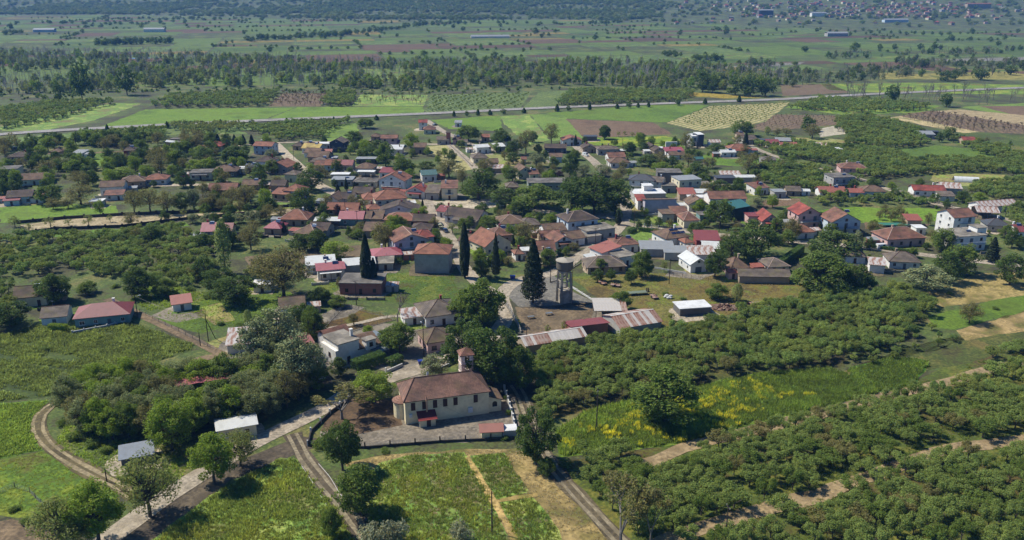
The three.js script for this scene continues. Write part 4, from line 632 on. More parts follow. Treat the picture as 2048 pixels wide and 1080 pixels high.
function insideHouse(x, z, pad = 0.6) { for (const b of houses) { const dx = x - b.pos.x, dz = z - b.pos.z; if (dx * dx + dz * dz > 1200) continue; const c = Math.cos(b.yaw), s = Math.sin(b.yaw), lx = dx * c - dz * s, lz = dx * s + dz * c; if (Math.abs(lx) < b.w / 2 + pad && Math.abs(lz) < b.d / 2 + pad) return true; } return false; }
// ---------------------------------------------------------------- houses, sheds and halls of the village: sheet, eave middle, width, depth, eave height, turn, roof, rise, covers, label
const HS = [
  // west side, far rows
  ['L4', 62, 428, 128, 9, 6.2, 12, 'flat', 0, 'gr', 'cr', 'cream two-storey flat-roofed house at the picture edge', { solar: 3, balcony: true, storeys: 2 }],
  ['L4', 150, 325, 150, 8, 3, 8, 'hip', 1.8, 'db', 'tn', 'dark brown roofed house hidden among western gardens', { caps: 'light' }],
  ['L4', 432, 288, 75, 7, 3, 0, 'hip', 1.5, 'br', 'tn', 'tiny brown hipped house beside garden track', {}],
  ['L4', 605, 300, 85, 7, 2.8, -6, 'shed', 0.8, 'gm', 'wh', 'low grey sheet-roofed hut among western gardens', {}],
  ['L4', 1012, 278, 76, 9, 5.6, 10, 'hip', 1.6, 'db', 'rw', 'two-storey house with orange awnings among trees', { awning: 'om', balcony: true }],
  ['L4', 1360, 222, 95, 6, 3, 14, 'shedr', 1.2, 'wm', 'tn', 'brick shed with slanting white roof below road', { name: 'shed', category: 'shed' }],
  ['L4', 1380, 192, 82, 5, 2.6, 0, 'flat', 0, 'gr', 'dk', 'dark flat-roofed store behind slanting white shed', { name: 'shed', category: 'shed', bare: 1 }],
  ['L4', 1665, 242, 150, 10, 3.2, -4, 'hip', 2.2, 'rd', 'cr', 'red hipped house below conifer hedge', { awning: 'rm' }],
  ['L4', 265, 505, 180, 9, 3.2, 14, 'gable', 2.2, 'br', 'bl', 'pale house with brown gable near western street', { caps: 'light' }],
  ['L4', 1222, 505, 160, 9, 3.2, 8, 'hip', 2.0, 'or', 'bl', 'orange hipped house with blue walls beside street', {}],
  ['L4', 1042, 522, 175, 9, 3.2, 14, 'hip', 2.0, 'br', 'tn', 'brown hipped house left of orange hipped one', { caps: 'light' }],
  ['L4', 878, 562, 170, 9, 4.4, 12, 'gable', 2.0, 'br', 'wh', 'white house with brown roof near shrub clump', { noDoor: 1 }],
  ['L4', 895, 628, 130, 5, 2.8, 12, 'shed', 1.3, 'rb', 'wh', 'lean-to barn in front of white brown-roofed house', { name: 'barn', category: 'barn' }],
  ['L4', 752, 682, 95, 5, 2.6, 6, 'flat', 0, 'wf', 'wh', 'open carport with white flat roof', { name: 'carport', category: 'carport', open: 1, bare: 1 }],
  ['L4', 150, 642, 170, 9, 3.6, 16, 'gable', 2.0, 'db', 'bl', 'pale blue house on western lawn', { caps: 'light' }],
  ['L4', 86, 672, 104, 4, 2.6, 16, 'shed', 0.8, 'rm', 'bl', 'red lean-to of pale blue lawn house', { name: 'shed', category: 'shed' }],
  ['L4', 285, 648, 85, 7, 2.8, 10, 'gable', 1.6, 'rb', 'wh', 'small red-brown house right of pale blue one', {}],
  ['L4', 1575, 456, 165, 9, 3.6, 5, 'flat', 0, 'gr', 'cr', 'cream flat-roofed house left of brown veranda house', { awning: 'dg' }],
  ['L4', 1765, 442, 185, 10, 3.4, 5, 'hip', 2.4, 'br', 'dk', 'brown veranda house with rooftop water heater', { heater: 1 }],
  ['L4', 1900, 425, 75, 6, 2.8, 0, 'flat', 0, 'wf', 'wh', 'small white store beside blue-roofed cottage', { name: 'shed', category: 'shed' }],
  ['L4', 1975, 415, 85, 7, 3.4, 0, 'gable', 1.6, 'bm', 'gy', 'blue sheet-roofed cottage on western street', {}],
  ['L4', 1748, 588, 215, 9, 3, 3, 'gable', 2.4, 'rb', 'tn', 'long red-brown house with white patched roof', {}],
  ['L4', 1636, 912, 98, 8, 5.4, 4, 'gable', 2.4, 'pm', 'gy', 'grey two-storey house with pink-red roof by poplar', { balcony: true, rail: 'white' }],
  ['L4', 1760, 905, 120, 7, 5, 4, 'gable', 2, 'rm', 'tn', 'red roofed wing half hidden behind poplar', { noDoor: 1 }],
  // west middle
  ['L5', 570, 242, 150, 9, 5.6, -10, 'gable', 1.8, 'or', 'bl', 'two-storey house with orange gable below conifer hedge', {}],
  ['L5', 580, 364, 135, 10, 4.4, -6, 'hip', 2, 'db', 'bl', 'brown hipped house with blue walls above grey gable', {}],
  ['L5', 686, 405, 165, 11, 3.6, -16, 'gfront', 2.6, 'or', 'gy', 'grey gable-fronted house with orange roof', { dark: false }],
  ['L5', 790, 466, 100, 8, 4.4, -14, 'hip', 1.5, 'gb', 'cr', 'small cream two-storey house beside round dark tree', {}],
  ['L5', 842, 240, 75, 8, 3, -14, 'hip', 1.8, 'db', 'tn', 'small brown cottage at end of wide street', {}],
  ['L5', 917, 238, 70, 8, 3, -14, 'hip', 1.8, 'rb', 'tn', 'small red-brown cottage behind yellow roof', {}],
  ['L5', 1152, 217, 112, 10, 4.4, -8, 'gfront', 2.2, 'gb', 'ln', 'dark blue-grey house with pale gable', {}],
  ['L5', 1060, 228, 110, 6, 3, 0, 'flat', 0, 'wf', 'wh', 'white flat shed left of dark blue-grey house', { name: 'shed', category: 'shed' }],
  ['L5', 945, 262, 140, 10, 3.4, -14, 'gable', 2.2, 'ye', 'wh', 'yellow roofed white house near wide street', {}],
  ['L5', 955, 296, 120, 9, 3.2, -14, 'gable', 2, 'br', 'wh', 'brown gabled house directly below yellow roof', {}],
  ['L5', 1005, 328, 160, 9, 3, -4, 'gable', 2.4, 'br', 'tn', 'broad brown roofed house below yellow roof', {}],
  ['L5', 1015, 366, 150, 9, 3, -6, 'hip', 1.9, 'gb', 'tn', 'grey-brown hipped house above long pale row', {}],
  ['L5', 1080, 290, 62, 6, 3, 0, 'gable', 1.2, 'om', 'gy', 'small red roofed annex by grey garden wall', {}],
  ['L5', 1022, 392, 80, 8, 3, -2, 'gable', 1.8, 'rb', 'wh', 'white end house of long pale row', {}],
  ['L5', 1118, 392, 110, 9, 3.2, -2, 'gable', 2.2, 'or', 'bl', 'orange roofed middle house of long pale row', {}],
  ['L5', 1222, 392, 105, 9, 3.2, -2, 'gable', 2.0, 'rm', 'gy', 'red sheet-roofed end of long pale row', {}],
  ['L5', 1370, 418, 135, 10, 3.2, -6, 'hip', 2.2, 'br', 'wh', 'brown hipped house with white porch slab', {}],
  ['L5', 1382, 450, 130, 4, 2.6, -4, 'flat', 0, 'wf', 'wh', 'white porch slab before brown hipped house', { name: 'carport', category: 'carport', open: 1, bare: 1 }],
  ['L5', 1180, 470, 140, 5, 2.8, 0, 'flat', 0, 'wf', 'gy', 'long low store with white roof', { name: 'shed', category: 'shed' }],
  ['L5', 1195, 512, 165, 8, 3.2, 0, 'flat', 0, 'gm', 'gy', 'grey flat-roofed house below long white store', {}],
  ['L5', 1375, 525, 180, 9, 3, -4, 'hip', 1.2, 'gr', 'gy', 'low grey house left of big orange gable', {}],
  ['L5', 1548, 452, 110, 7, 3.2, -8, 'shed', 1.2, 'rm', 'wh', 'red and white roofed house behind orange gable', {}],
  ['L5', 1586, 512, 205, 11, 6.2, -14, 'gfront', 3, 'or', 'wh', 'large two-storey house with orange front gable', { balcony: true, awning: 'om', rail: 'white' }],
  ['L5', 1772, 602, 155, 9, 3.4, -14, 'gfront', 2.4, 'rd', 'wh', 'white house with red gable and porch', { awning: 'rm' }],
  ['L5', 1905, 612, 100, 9, 3.6, -6, 'shed', 2.0, 'gb', 'gy', 'grey shed-roofed house right of red gable', {}],
  ['L5', 1885, 468, 110, 8, 3.6, 14, 'gable', 1.8, 'te', 'wh', 'white cottage with teal roof', {}],
  ['L5', 1615, 270, 105, 8, 3.2, -2, 'shed', 1.3, 'wm', 'wh', 'white sheet-roofed house below pink house', {}],
  ['L5', 1565, 182, 125, 9, 5.8, 0, 'gable', 1.4, 'rb', 'pk', 'pink two-storey house in northern gardens', {}],
  ['L5', 1600, 218, 90, 5, 2.8, 0, 'shed', 1, 'pm', 'bl', 'pale blue annex under pink house', { name: 'shed', category: 'shed' }],
  ['L5', 1812, 252, 90, 9, 4, 4, 'gable', 1.8, 'br', 'tn', 'tan house with brown roof beside mown lot', {}],
  ['L5', 1458, 168, 65, 7, 3, 0, 'hip', 1.6, 'br', 'tn', 'brown cottage left of pink house', {}],
  ['L5', 1400, 348, 185, 6, 2.8, 0, 'flat', 0, 'gm', 'dk', 'long low grey stable in the gardens', { name: 'stable', category: 'stable' }],
  ['L5', 1995, 192, 95, 8, 3.4, 4, 'gable', 1.4, 'gb', 'gy', 'grey house under small brick tower', {}],
  ['L5', 2035, 140, 34, 4, 7.5, 4, 'flat', 0, 'db', 'bk', 'small brick tower house by lane', { name: 'tower_house', bare: 1 }],
  ['L5', 1834, 58, 62, 8, 5.4, 4, 'gable', 1.4, 'rd', 'wh', 'white house with red roof near main road', {}],
  ['L5', 1886, 112, 90, 9, 3.4, 4, 'hip', 2, 'rb', 'cr', 'cream hipped house beside lane', {}],
  // dense west centre
  ['L5', 1112, 668, 108, 9, 3.4, -12, 'gfront', 2.2, 'br', 'wh', 'white gabled house left of big orange hip', { caps: 'light' }],
  ['L5', 1215, 655, 140, 8, 3.2, -4, 'gable', 2, 'db', 'wh', 'dark brown roofed house right of white gable', {}],
  ['L5', 1350, 612, 140, 9, 3, -8, 'gable', 1.9, 'db', 'tn', 'dark roofed house behind round citrus tree', {}],
  ['L5', 1585, 658, 235, 12, 6.2, 16, 'hip', 3, 'or', 'cr', 'big two-storey house with orange hipped roof', { balcony: 0.95, rail: 'white' }],
  ['L5', 1420, 662, 100, 10, 4.2, 14, 'hip', 2.2, 'or', 'wh', 'lower orange wing of big hipped house', {}],
  ['L5', 1458, 738, 110, 7, 3, 14, 'hip', 1.6, 'or', 'wh', 'orange porch house below big hipped house', {}],
  ['L5', 1198, 742, 240, 8, 3, -3, 'gable', 2.2, 'or', 'tn', 'long orange-brown roofed barn', { name: 'barn', category: 'barn' }],
  ['L5', 1275, 752, 92, 5, 2.8, 0, 'shed', 0.5, 'rb', 'rw', 'dark red garage front of long barn', { name: 'garage', category: 'garage', garage: 1 }],
  ['L5', 800, 595, 140, 9, 4.4, -14, 'hip', 2.4, 'or', 'lv', 'orange hipped house with lavender wall', {}],
  ['L5', 705, 622, 130, 7, 3, -14, 'shed', 1.4, 'or', 'tn', 'orange lean-to beside lavender walled house', {}],
  ['L5', 480, 548, 140, 8, 2.8, 0, 'gable', 1.8, 'br', 'tn', 'brown roof behind olive trees', {}],
  ['L5', 690, 552, 110, 8, 2.8, 0, 'gable', 1.8, 'db', 'tn', 'dark brown roof behind lavender walled house', {}],
  ['L5', 814, 818, 215, 10, 3.2, -4, 'hip', 3, 'or', 'tn', 'tan house with broad orange-brown hipped roof', { caps: 'light' }],
  ['L5', 646, 888, 128, 8, 3, -8, 'hip', 2, 'pm', 'tn', 'small house with pink-red hipped roof', {}],
  ['L5', 900, 932, 185, 10, 3, -18, 'hip', 2.4, 'br', 'tn', 'brown hipped house in front of tan one', { caps: 'light' }],
  ['L5', 1005, 900, 150, 8, 3, -10, 'gable', 2, 'db', 'gy', 'dark gabled house right of brown hip', {}],
  ['L5', 1078, 832, 195, 4, 2.8, 0, 'shed', 0.5, 'wm', 'gy', 'open lean-to with striped white roof', { name: 'shed', category: 'shed', open: 1, bare: 1 }],
  ['L5', 1265, 815, 185, 9, 3.2, -2, 'gable', 2.2, 'pm', 'te', 'pale blue-green house with pink-red roof', {}],
  ['L5', 1378, 812, 82, 9, 3.2, -2, 'gable', 2, 'br', 'te', 'brown roofed end of pale blue-green house', { noDoor: 1 }],
  ['L5', 1465, 818, 85, 8, 3, 0, 'shed', 1.6, 'br', 'tn', 'small brown shed between pale house and barn', { name: 'shed', category: 'shed' }],
  ['L5', 1645, 752, 300, 10, 3.6, 2, 'gfront', 2.6, 'db', 'wh', 'wide white gable house with dark brown roof', { storeys: 1 }],
  ['L5', 1655, 826, 260, 9, 3, -6, 'hip', 2.2, 'or', 'tn', 'long orange-brown hipped house below white gable', { caps: 'light' }],
  ['L5', 1838, 832, 160, 8, 3, -2, 'gable', 1.9, 'db', 'bk', 'brick house with dark roof beside street', {}],
  ['L5', 1812, 902, 150, 9, 3, -4, 'hip', 1.8, 'db', 'tn', 'low dark hipped roof behind blue-walled house', {}],
  ['L5', 1432, 912, 130, 8, 3, 0, 'shed', 1.5, 'br', 'tn', 'brown lean-to roof behind the twin cypress', {}],
  ['L5', 1745, 985, 250, 12, 6, 22, 'gfront', 2.4, 'rb', 'lv', 'lavender-walled two-storey house with brown roof', { caps: 'light', balcony: 0.5, rail: 'white' }],
  ['L5', 1858, 958, 120, 9, 6.4, 22, 'hip', 1.8, 'rd', 'lv', 'red roofed rear part of lavender-walled house', { noDoor: 1 }],
  // middle north
  ['L6', 812, 252, 95, 9, 4, 18, 'gable', 1.0, 'wm', 'wh', 'white metal-roofed workshop by lane', {}],
  ['L6', 838, 262, 72, 5, 2.8, 18, 'shed', 0.9, 'rb', 'wh', 'dark red lean-to of white workshop', { name: 'shed', category: 'shed' }],
  ['L6', 948, 248, 75, 7, 3.2, 18, 'shed', 0.9, 'wm', 'gy', 'grey carport with white roof right of workshop', { name: 'carport', category: 'carport' }],
  ['L6', 1008, 205, 45, 6, 4, 18, 'gable', 1.2, 'gb', 'cr', 'cream hut among northern trees', {}],
  ['L6', 830, 172, 60, 7, 3, 0, 'gable', 1.4, 'or', 'tn', 'orange roofed hut under northern trees', {}],
  ['L6', 604, 190, 60, 6, 3.2, 4, 'hip', 1.5, 'db', 'pk', 'small pink house by lane corner', {}],
  ['L6', 652, 212, 68, 6, 2.8, 4, 'gable', 1.2, 'gb', 'wh', 'small white house by lane corner', {}],
  ['L6', 615, 60, 50, 6, 3, 0, 'shed', 0.8, 'gm', 'wh', 'white pump hut in green field', { name: 'hut', category: 'hut' }],
  ['L6', 792, 335, 112, 9, 3.2, 14, 'hip', 2, 'gb', 'cr', 'cream hipped house beside walled lane', {}],
  ['L6', 898, 372, 64, 7, 2.8, 10, 'gable', 1.5, 'br', 'tn', 'small tan house right of cream hipped house', {}],
  ['L6', 918, 420, 110, 6, 2.6, 4, 'shed', 0.8, 'ru', 'tn', 'low shed with striped rusty roof among trees', { name: 'shed', category: 'shed', bare: 1 }],
  ['L6', 1145, 442, 105, 10, 4.2, 18, 'gfront', 2.4, 'br', 'cr', 'cream gabled house behind the park', {}],
  ['L6', 1215, 462, 70, 7, 3.2, 18, 'gable', 1.5, 'rb', 'cr', 'red-brown annex of cream gabled house', {}],
  ['L6', 1045, 565, 90, 8, 3, 6, 'hip', 1.8, 'gb', 'tn', 'brown hipped roof between park trees', {}],
  ['L6', 1320, 535, 300, 10, 7, 4, 'flat', 0, 'gr', 'gg', 'long two-storey school behind plane trees', { name: 'school_building', category: 'school', pitch: 2.6 }],
  ['L6', 1512, 198, 150, 10, 3.6, 4, 'gfront', 2, 'or', 'wh', 'white house with orange front gable below ploughed field', {}],
  ['L6', 1380, 258, 165, 9, 3.4, -6, 'gable', 1.6, 'db', 'ln', 'blue-grey house with long dark roof', { chimney: 'rw' }],
  ['L6', 1388, 328, 90, 8, 3.4, 2, 'gable', 1.4, 'br', 'bl', 'pale blue house in the northern trees', {}],
  ['L6', 1132, 346, 34, 5, 2.8, 0, 'gable', 1, 'rb', 'wh', 'tiny white hut on dry lot', { name: 'hut', category: 'hut' }],
  ['L6', 1660, 172, 100, 6, 2.6, 0, 'flat', 0, 'dg', 'dk', 'dark flat shed at edge of ploughed field', { name: 'shed', category: 'shed', bare: 1 }],
  ['L6', 1648, 258, 98, 9, 3.2, 6, 'gfront', 1.8, 'db', 'tn', 'dark brown gable at top of short street', {}],
  ['L6', 1800, 268, 165, 9, 3.6, 6, 'hip', 1.4, 'gb', 'gy', 'grey hipped house with veranda beside short street', {}],
  ['L6', 1868, 330, 130, 9, 3.2, 8, 'gable', 2, 'rb', 'wh', 'red-brown gabled house below veranda house', {}],
  ['L6', 1892, 372, 150, 9, 3.2, 8, 'hip', 2, 'br', 'wh', 'brown hipped house at foot of short street', {}],
  ['L6', 545, 575, 120, 9, 5.8, 2, 'shed', 1.8, 'rb', 'cr', 'cream two-storey shed-roofed house facing square', { balcony: 0.5 }],
  ['L6', 482, 756, 70, 9, 3, -22, 'gable', 1.5, 'rm', 'wh', 'small white house with dark red roof by square', {}],
  ['L6', 640, 798, 270, 10, 3.4, -24, 'gable', 2.4, 'db', 'wh', 'long dark-roofed hall beside square', { name: 'hall_building', category: 'hall' }],
  ['L6', 660, 832, 180, 6, 2.6, -24, 'shed', 1.2, 'gb', 'gy', 'lower shed along dark-roofed hall', { name: 'shed', category: 'shed', bare: 1 }],
  ['L6', 1040, 852, 200, 11, 3.6, 10, 'hip', 2.4, 'br', 'wh', 'white hipped house beside park street', { caps: 'light' }],
  ['L6', 1185, 862, 150, 9, 3, 14, 'hip', 1.9, 'gb', 'tn', 'grey-brown hipped house right of white one', {}],
  ['L6', 1600, 825, 240, 11, 6.6, 22, 'hip', 2.6, 'db', 'bl', 'white two-storey house with dark hipped roof at crossroads', { caps: 'light', chimney: 1, balcony: 0.4 }],
  ['L6', 1740, 905, 235, 9, 4, 24, 'flat', 0, 'cn', 'gy', 'concrete flat-roofed garage at crossroads', { name: 'garage', category: 'garage', garage: 1 }],
  ['L6', 1390, 908, 180, 9, 3, 14, 'gable', 1.9, 'br', 'wh', 'white house with patched brown roof near crossroads', {}],
  ['L6', 1345, 955, 150, 7, 2.8, 12, 'gable', 1.6, 'rb', 'tn', 'low red-brown roofs below patched white house', {}],
  ['L6', 1450, 990, 140, 9, 3.2, 24, 'gfront', 2, 'rb', 'wh', 'white gable house along main street', { awning: 'rb' }],
  ['L6', 1555, 968, 120, 9, 3.2, 24, 'gable', 1.8, 'br', 'wh', 'brown roofed rear wing along main street', {}],
  ['L6', 1690, 955, 110, 8, 2.8, 24, 'flat', 0, 'cn', 'gy', 'low concrete-roofed store beside parked white car', { name: 'shed', category: 'shed', bare: 1 }],
  ['L6', 960, 945, 155, 9, 3.4, 16, 'hip', 2.2, 'rb', 'pk', 'pinkish hipped house behind terracotta gable', { caps: 'light' }],
  ['L6', 930, 1015, 200, 12, 3.8, 34, 'gfront', 4, 'or', 'cr', 'cream house with steep terracotta gable roof', { balcony: 0.4 }],
  ['L6', 1300, 1062, 155, 8, 3, 8, 'gable', 2.6, 'rb', 'wh', 'red-brown roofed house behind tall conifer', {}],
  ['L6', 690, 995, 150, 8, 2.8, -26, 'gable', 1.8, 'br', 'wh', 'brown roofed low house beside second cypress', {}],
  // north east
  ['L7', 985, 168, 52, 9, 6.2, 8, 'flat', 0, 'wf', 'wh', 'modern white cube house in the north', { balcony: 0.6 }],
  ['L7', 1034, 156, 46, 9, 7.4, 8, 'flat', 0, 'wf', 'ln', 'modern dark blue cube house', { bare: 1 }],
  ['L7', 826, 285, 140, 7, 3.4, 3, 'shed', 1.2, 'pm', 'wh', 'white house with vivid pink-red sheet roof', {}],
  ['L7', 842, 312, 120, 6, 2.8, 3, 'gable', 1.6, 'br', 'wh', 'brown roofed front wing below vivid pink-red roof', {}],
  ['L7', 1345, 264, 165, 9, 3.6, 6, 'hip', 2.2, 'or', 'wh', 'white house with orange hipped roof by lane', { awning: 'om' }],
  ['L7', 1250, 292, 110, 6, 3, 4, 'gable', 1, 'wm', 'wh', 'low white workshop left of orange hip', {}],
  ['L7', 1146, 214, 78, 7, 3, 4, 'gable', 1.2, 'ru', 'wh', 'white hut with rust-stained roof near cube house', { name: 'hut', category: 'hut' }],
  ['L7', 1425, 192, 110, 9, 3.2, 20, 'gable', 2, 'gb', 'gy', 'grey gabled barn in northern trees', { name: 'barn', category: 'barn' }],
  ['L7', 1345, 158, 50, 7, 3, 0, 'gable', 1.5, 'br', 'tn', 'small brown cottage behind grey barn', {}],
  ['L7', 1608, 222, 92, 6, 3, 0, 'shed', 1.4, 'rm', 'wh', 'red roofed shed beside grey sheet barn', { name: 'shed', category: 'shed' }],
  ['L7', 1680, 202, 110, 8, 3.2, -10, 'gable', 1.4, 'gm', 'dk', 'grey sheet-roofed barn by lane orchards', { name: 'barn', category: 'barn' }],
  ['L7', 1548, 200, 80, 6, 3, 0, 'flat', 0, 'dg', 'dk', 'dark open barn left of red roofed shed', { name: 'barn', category: 'barn', bare: 1 }],
  ['L7', 1725, 232, 130, 6, 2.8, 0, 'gable', 1, 'om', 'wh', 'long orange roofed shed by dry plot', { name: 'shed', category: 'shed' }],
  ['L7', 655, 258, 75, 9, 3.2, 10, 'gfront', 2, 'db', 'tn', 'dark brown gable left of pink-red roof', {}],
  ['L7', 705, 278, 80, 8, 3.2, 10, 'gfront', 1.8, 'db', 'tn', 'second dark gable left of pink-red roof', {}],
  ['L7', 1015, 345, 68, 5, 2.4, 4, 'gable', 0.9, 'te', 'gy', 'small hut with pale teal roof', { name: 'hut', category: 'hut', bare: 1 }],
  ['L7', 1568, 352, 110, 8, 3.2, -6, 'hip', 1.2, 'gr', 'gy', 'grey hut beside orchard lane', { name: 'hut', category: 'hut' }],
  ['L7', 800, 215, 90, 1, 4.2, 4, 'flat', 0, 'wf', 'wh', 'white frame wall left of cube house', { name: 'garden_wall', category: 'wall', bare: 1, over: 0.02 }],
  // east centre
  ['L7', 565, 512, 190, 10, 5.8, -10, 'hip', 2, 'dg', 'wh', 'white house with dark slate hipped roof', { balcony: true, rail: 'white' }],
  ['L7', 660, 522, 115, 9, 5, -22, 'gable', 1.6, 'gb', 'wh', 'white house with brown gable beside dark slate roof', {}],
  ['L7', 785, 456, 185, 10, 5.5, -4, 'flat', 0, 'gr', 'dk', 'dark stone barn behind white villas', { name: 'barn', category: 'barn', bare: 1 }],
  ['L7', 950, 512, 180, 10, 6.4, 14, 'flat', 0, 'gm', 'cr', 'cream two-storey villa with grey sheet roof', { balcony: 0.6, rail: 'white' }],
  ['L7', 632, 622, 250, 10, 4, 6, 'flat', 0, 'wf', 'gy', 'large white flat-roofed building', { storeys: 1 }],
  ['L7', 618, 560, 70, 5, 6.6, 6, 'flat', 0, 'wf', 'wh', 'white stair tower on white flat-roofed building', { name: 'stair_tower', category: 'tower', bare: 1 }],
  ['L7', 780, 560, 110, 7, 3.4, 0, 'flat', 0, 'gr', 'gy', 'grey stone outbuilding behind white flat roof', { name: 'shed', category: 'shed' }],
  ['L7', 715, 692, 250, 8, 4.6, 4, 'shedb', 1.8, 'br', 'lv', 'long grey-walled house with brown roof', { noDoor: 1, bare: 1 }],
  ['L7', 566, 672, 60, 7, 4.6, 4, 'shed', 1.2, 'rd', 'wh', 'small red-roofed shop at street corner', {}],
  ['L7', 925, 622, 120, 7, 3.2, 0, 'shed', 1.4, 'om', 'tn', 'low house with orange-red sheet roof', {}],
  ['L7', 1045, 614, 110, 5, 3, 0, 'shed', 0.8, 'wm', 'gy', 'white striped lean-to right of orange-red roof', { name: 'shed', category: 'shed', bare: 1 }],
  ['L7', 1012, 702, 150, 9, 3.4, 4, 'gfront', 2.6, 'br', 'wh', 'white gable-fronted cottage in east centre', {}],
  ['L7', 1010, 652, 140, 5, 3.2, 2, 'flat', 0, 'wf', 'wh', 'white flat roof behind gable-fronted cottage', { name: 'shed', category: 'shed', bare: 1 }],
  ['L7', 1246, 656, 285, 11, 6, 2, 'gable', 2.2, 'rb', 'wh', 'long white hall with red-brown roof', { name: 'hall_building', category: 'hall', storeys: 2 }],
  ['L7', 1335, 742, 145, 12, 5, 4, 'shedl', 1.5, 'te', 'gn', 'tall dark green metal barn', { name: 'barn', category: 'barn', bare: 1 }],
  ['L7', 775, 782, 95, 8, 3.6, 4, 'flat', 0, 'br', 'gy', 'grey house with one wide window', {}],
  ['L7', 870, 775, 120, 7, 3, 4, 'shed', 1.5, 'rb', 'tn', 'low red-brown roofs beside cream gabled cottage', {}],
  ['L7', 958, 825, 120, 9, 3.6, 8, 'hip', 2.6, 'rb', 'cr', 'cream hipped cottage by green verge', { caps: 'light' }],
  ['L7', 1062, 790, 75, 6, 3, 4, 'flat', 0, 'gr', 'te', 'teal annex right of cream hipped cottage', {}],
  ['L7', 1455, 800, 95, 7, 3.6, 2, 'flat', 0, 'rm', 'pk', 'pink block with red upper wall', {}],
  ['L7', 1582, 832, 135, 10, 3.2, 4, 'gfront', 3, 'rd', 'pk', 'red steep-gabled house with porch', { awning: 'rd' }],
  ['L7', 1890, 778, 185, 10, 6.4, 8, 'gfront', 2.8, 'rd', 'pk', 'pink two-storey house with red gable and balcony', { balcony: true }],
  ['L7', 1862, 918, 140, 8, 3, 10, 'hip', 2.2, 'or', 'wh', 'orange hipped house before pink two-storey house', {}],
  ['L7', 1512, 572, 118, 8, 3.6, 16, 'shed', 1, 'rb', 'wh', 'small white house with dark red shed roof', {}],
  ['L7', 1658, 608, 92, 6, 3, 4, 'flat', 0, 'gm', 'gy', 'grey cabin beside orchard edge', { name: 'cabin', category: 'cabin' }],
  ['L7', 1762, 596, 105, 7, 2.6, -6, 'gable', 1.6, 'gb', 'tn', 'tan ruined cottage in east orchards', {}],
  ['L7', 1268, 468, 150, 5, 2.8, 0, 'shed', 0.9, 'ru', 'dk', 'low dark barn with striped rusty roof', { name: 'barn', category: 'barn', bare: 1 }],
  ['L7', 1230, 498, 150, 6, 2.8, 0, 'flat', 0, 'dg', 'dk', 'long dark shelter below striped rusty roof', { name: 'shed', category: 'shed', bare: 1 }],
  ['L7', 1392, 494, 160, 6, 2.6, 0, 'flat', 0, 'wm', 'gy', 'long shelter with white sheets', { name: 'shed', category: 'shed', bare: 1 }],
  ['L7', 1080, 545, 60, 6, 3, 6, 'flat', 0, 'cn', 'pk', 'pink annex right of cream villa', {}],
  ['L7', 850, 962, 190, 11, 3.8, 22, 'hip', 2.4, 'br', 'wh', 'white house with brown hip and solar panels', { solar: 6, chimney: 1, solx: 0.15 }],
  ['L7', 940, 1000, 62, 5, 3.2, 22, 'hip', 1.2, 'or', 'wh', 'little orange-roofed annex of solar house', {}],
  ['L7', 1088, 985, 178, 9, 3.4, -4, 'shed', 1.4, 'rm', 'rw', 'red sheet-roofed workshop beside solar house', { bare: 1 }],
  ['L7', 1110, 1048, 120, 9, 3.4, -8, 'gable', 1.5, 'wm', 'gy', 'white and teal gabled barn', { name: 'barn', category: 'barn', bare: 1 }],
  // east edge
  ['L8', 1290, 152, 105, 8, 3.2, -8, 'shed', 1, 'gm', 'gy', 'grey sheet-roofed farm shed in far orchards', { name: 'shed', category: 'shed' }],
  ['L8', 1335, 132, 85, 5, 3, -8, 'flat', 0, 'dg', 'dk', 'dark roof behind grey farm shed', { name: 'shed', category: 'shed', bare: 1 }],
  ['L8', 1620, 198, 88, 8, 3, -6, 'gable', 1.6, 'rd', 'tn', 'red roofed barn in far pasture', { name: 'barn', category: 'barn' }],
  ['L8', 470, 238, 100, 5, 2.4, -6, 'shed', 0.8, 'ru', 'tn', 'long shed with pale striped roof', { name: 'shed', category: 'shed', bare: 1 }],
  ['L8', 602, 272, 38, 4, 2.4, 4, 'shed', 0.6, 'wm', 'wh', 'tiny white hut under round shrub', { name: 'hut', category: 'hut' }],
  ['L8', 712, 418, 200, 10, 3, -8, 'hip', 2.2, 'rb', 'pk', 'pinkish hipped house sunk in orchards', { caps: 'light' }],
  ['L8', 635, 492, 175, 10, 6.2, 8, 'flat', 0, 'gr', 'gy', 'unfinished grey two-storey block', { balcony: true }],
  ['L8', 542, 606, 195, 8, 2.8, -3, 'gable', 1.9, 'om', 'wh', 'long bright orange-red roofed house', {}],
  ['L8', 732, 608, 100, 7, 3, -3, 'gable', 1.2, 'om', 'bl', 'orange-red roofed annex beside pale blue house', {}],
  ['L8', 872, 600, 175, 9, 3.4, -5, 'hip', 2, 'br', 'bl', 'pale blue house with brown hipped roof', {}],
  ['L8', 1306, 592, 235, 8, 3.2, -6, 'gable', 1.7, 'rd', 'wh', 'long white house with red roof by gate', {}],
  ['L8', 1478, 575, 140, 12, 3.6, -14, 'gable', 1.6, 'ru', 'gy', 'grey barn with rusty sheet roof', { name: 'barn', category: 'barn', bare: 1 }],
  ['L8', 1448, 638, 110, 6, 2.6, -6, 'shed', 1, 'gb', 'wh', 'low white shed with tan roof', { name: 'shed', category: 'shed' }],
  ['L8', 1770, 765, 150, 9, 3, -10, 'gable', 1.6, 'ru', 'tn', 'open rusty hay barn by eastern street', { name: 'barn', category: 'barn', open: 1, bare: 1 }],
  ['L8', 1860, 712, 330, 8, 3, 14, 'gable', 1.6, 'ru', 'wh', 'long rusty roofed shed at eastern street', { name: 'shed', category: 'shed', bare: 1 }],
  ['L8', 1188, 828, 105, 6, 3, -4, 'shed', 1.1, 'om', 'tn', 'orange roofed shed in bright meadow', { name: 'shed', category: 'shed', bare: 1 }],
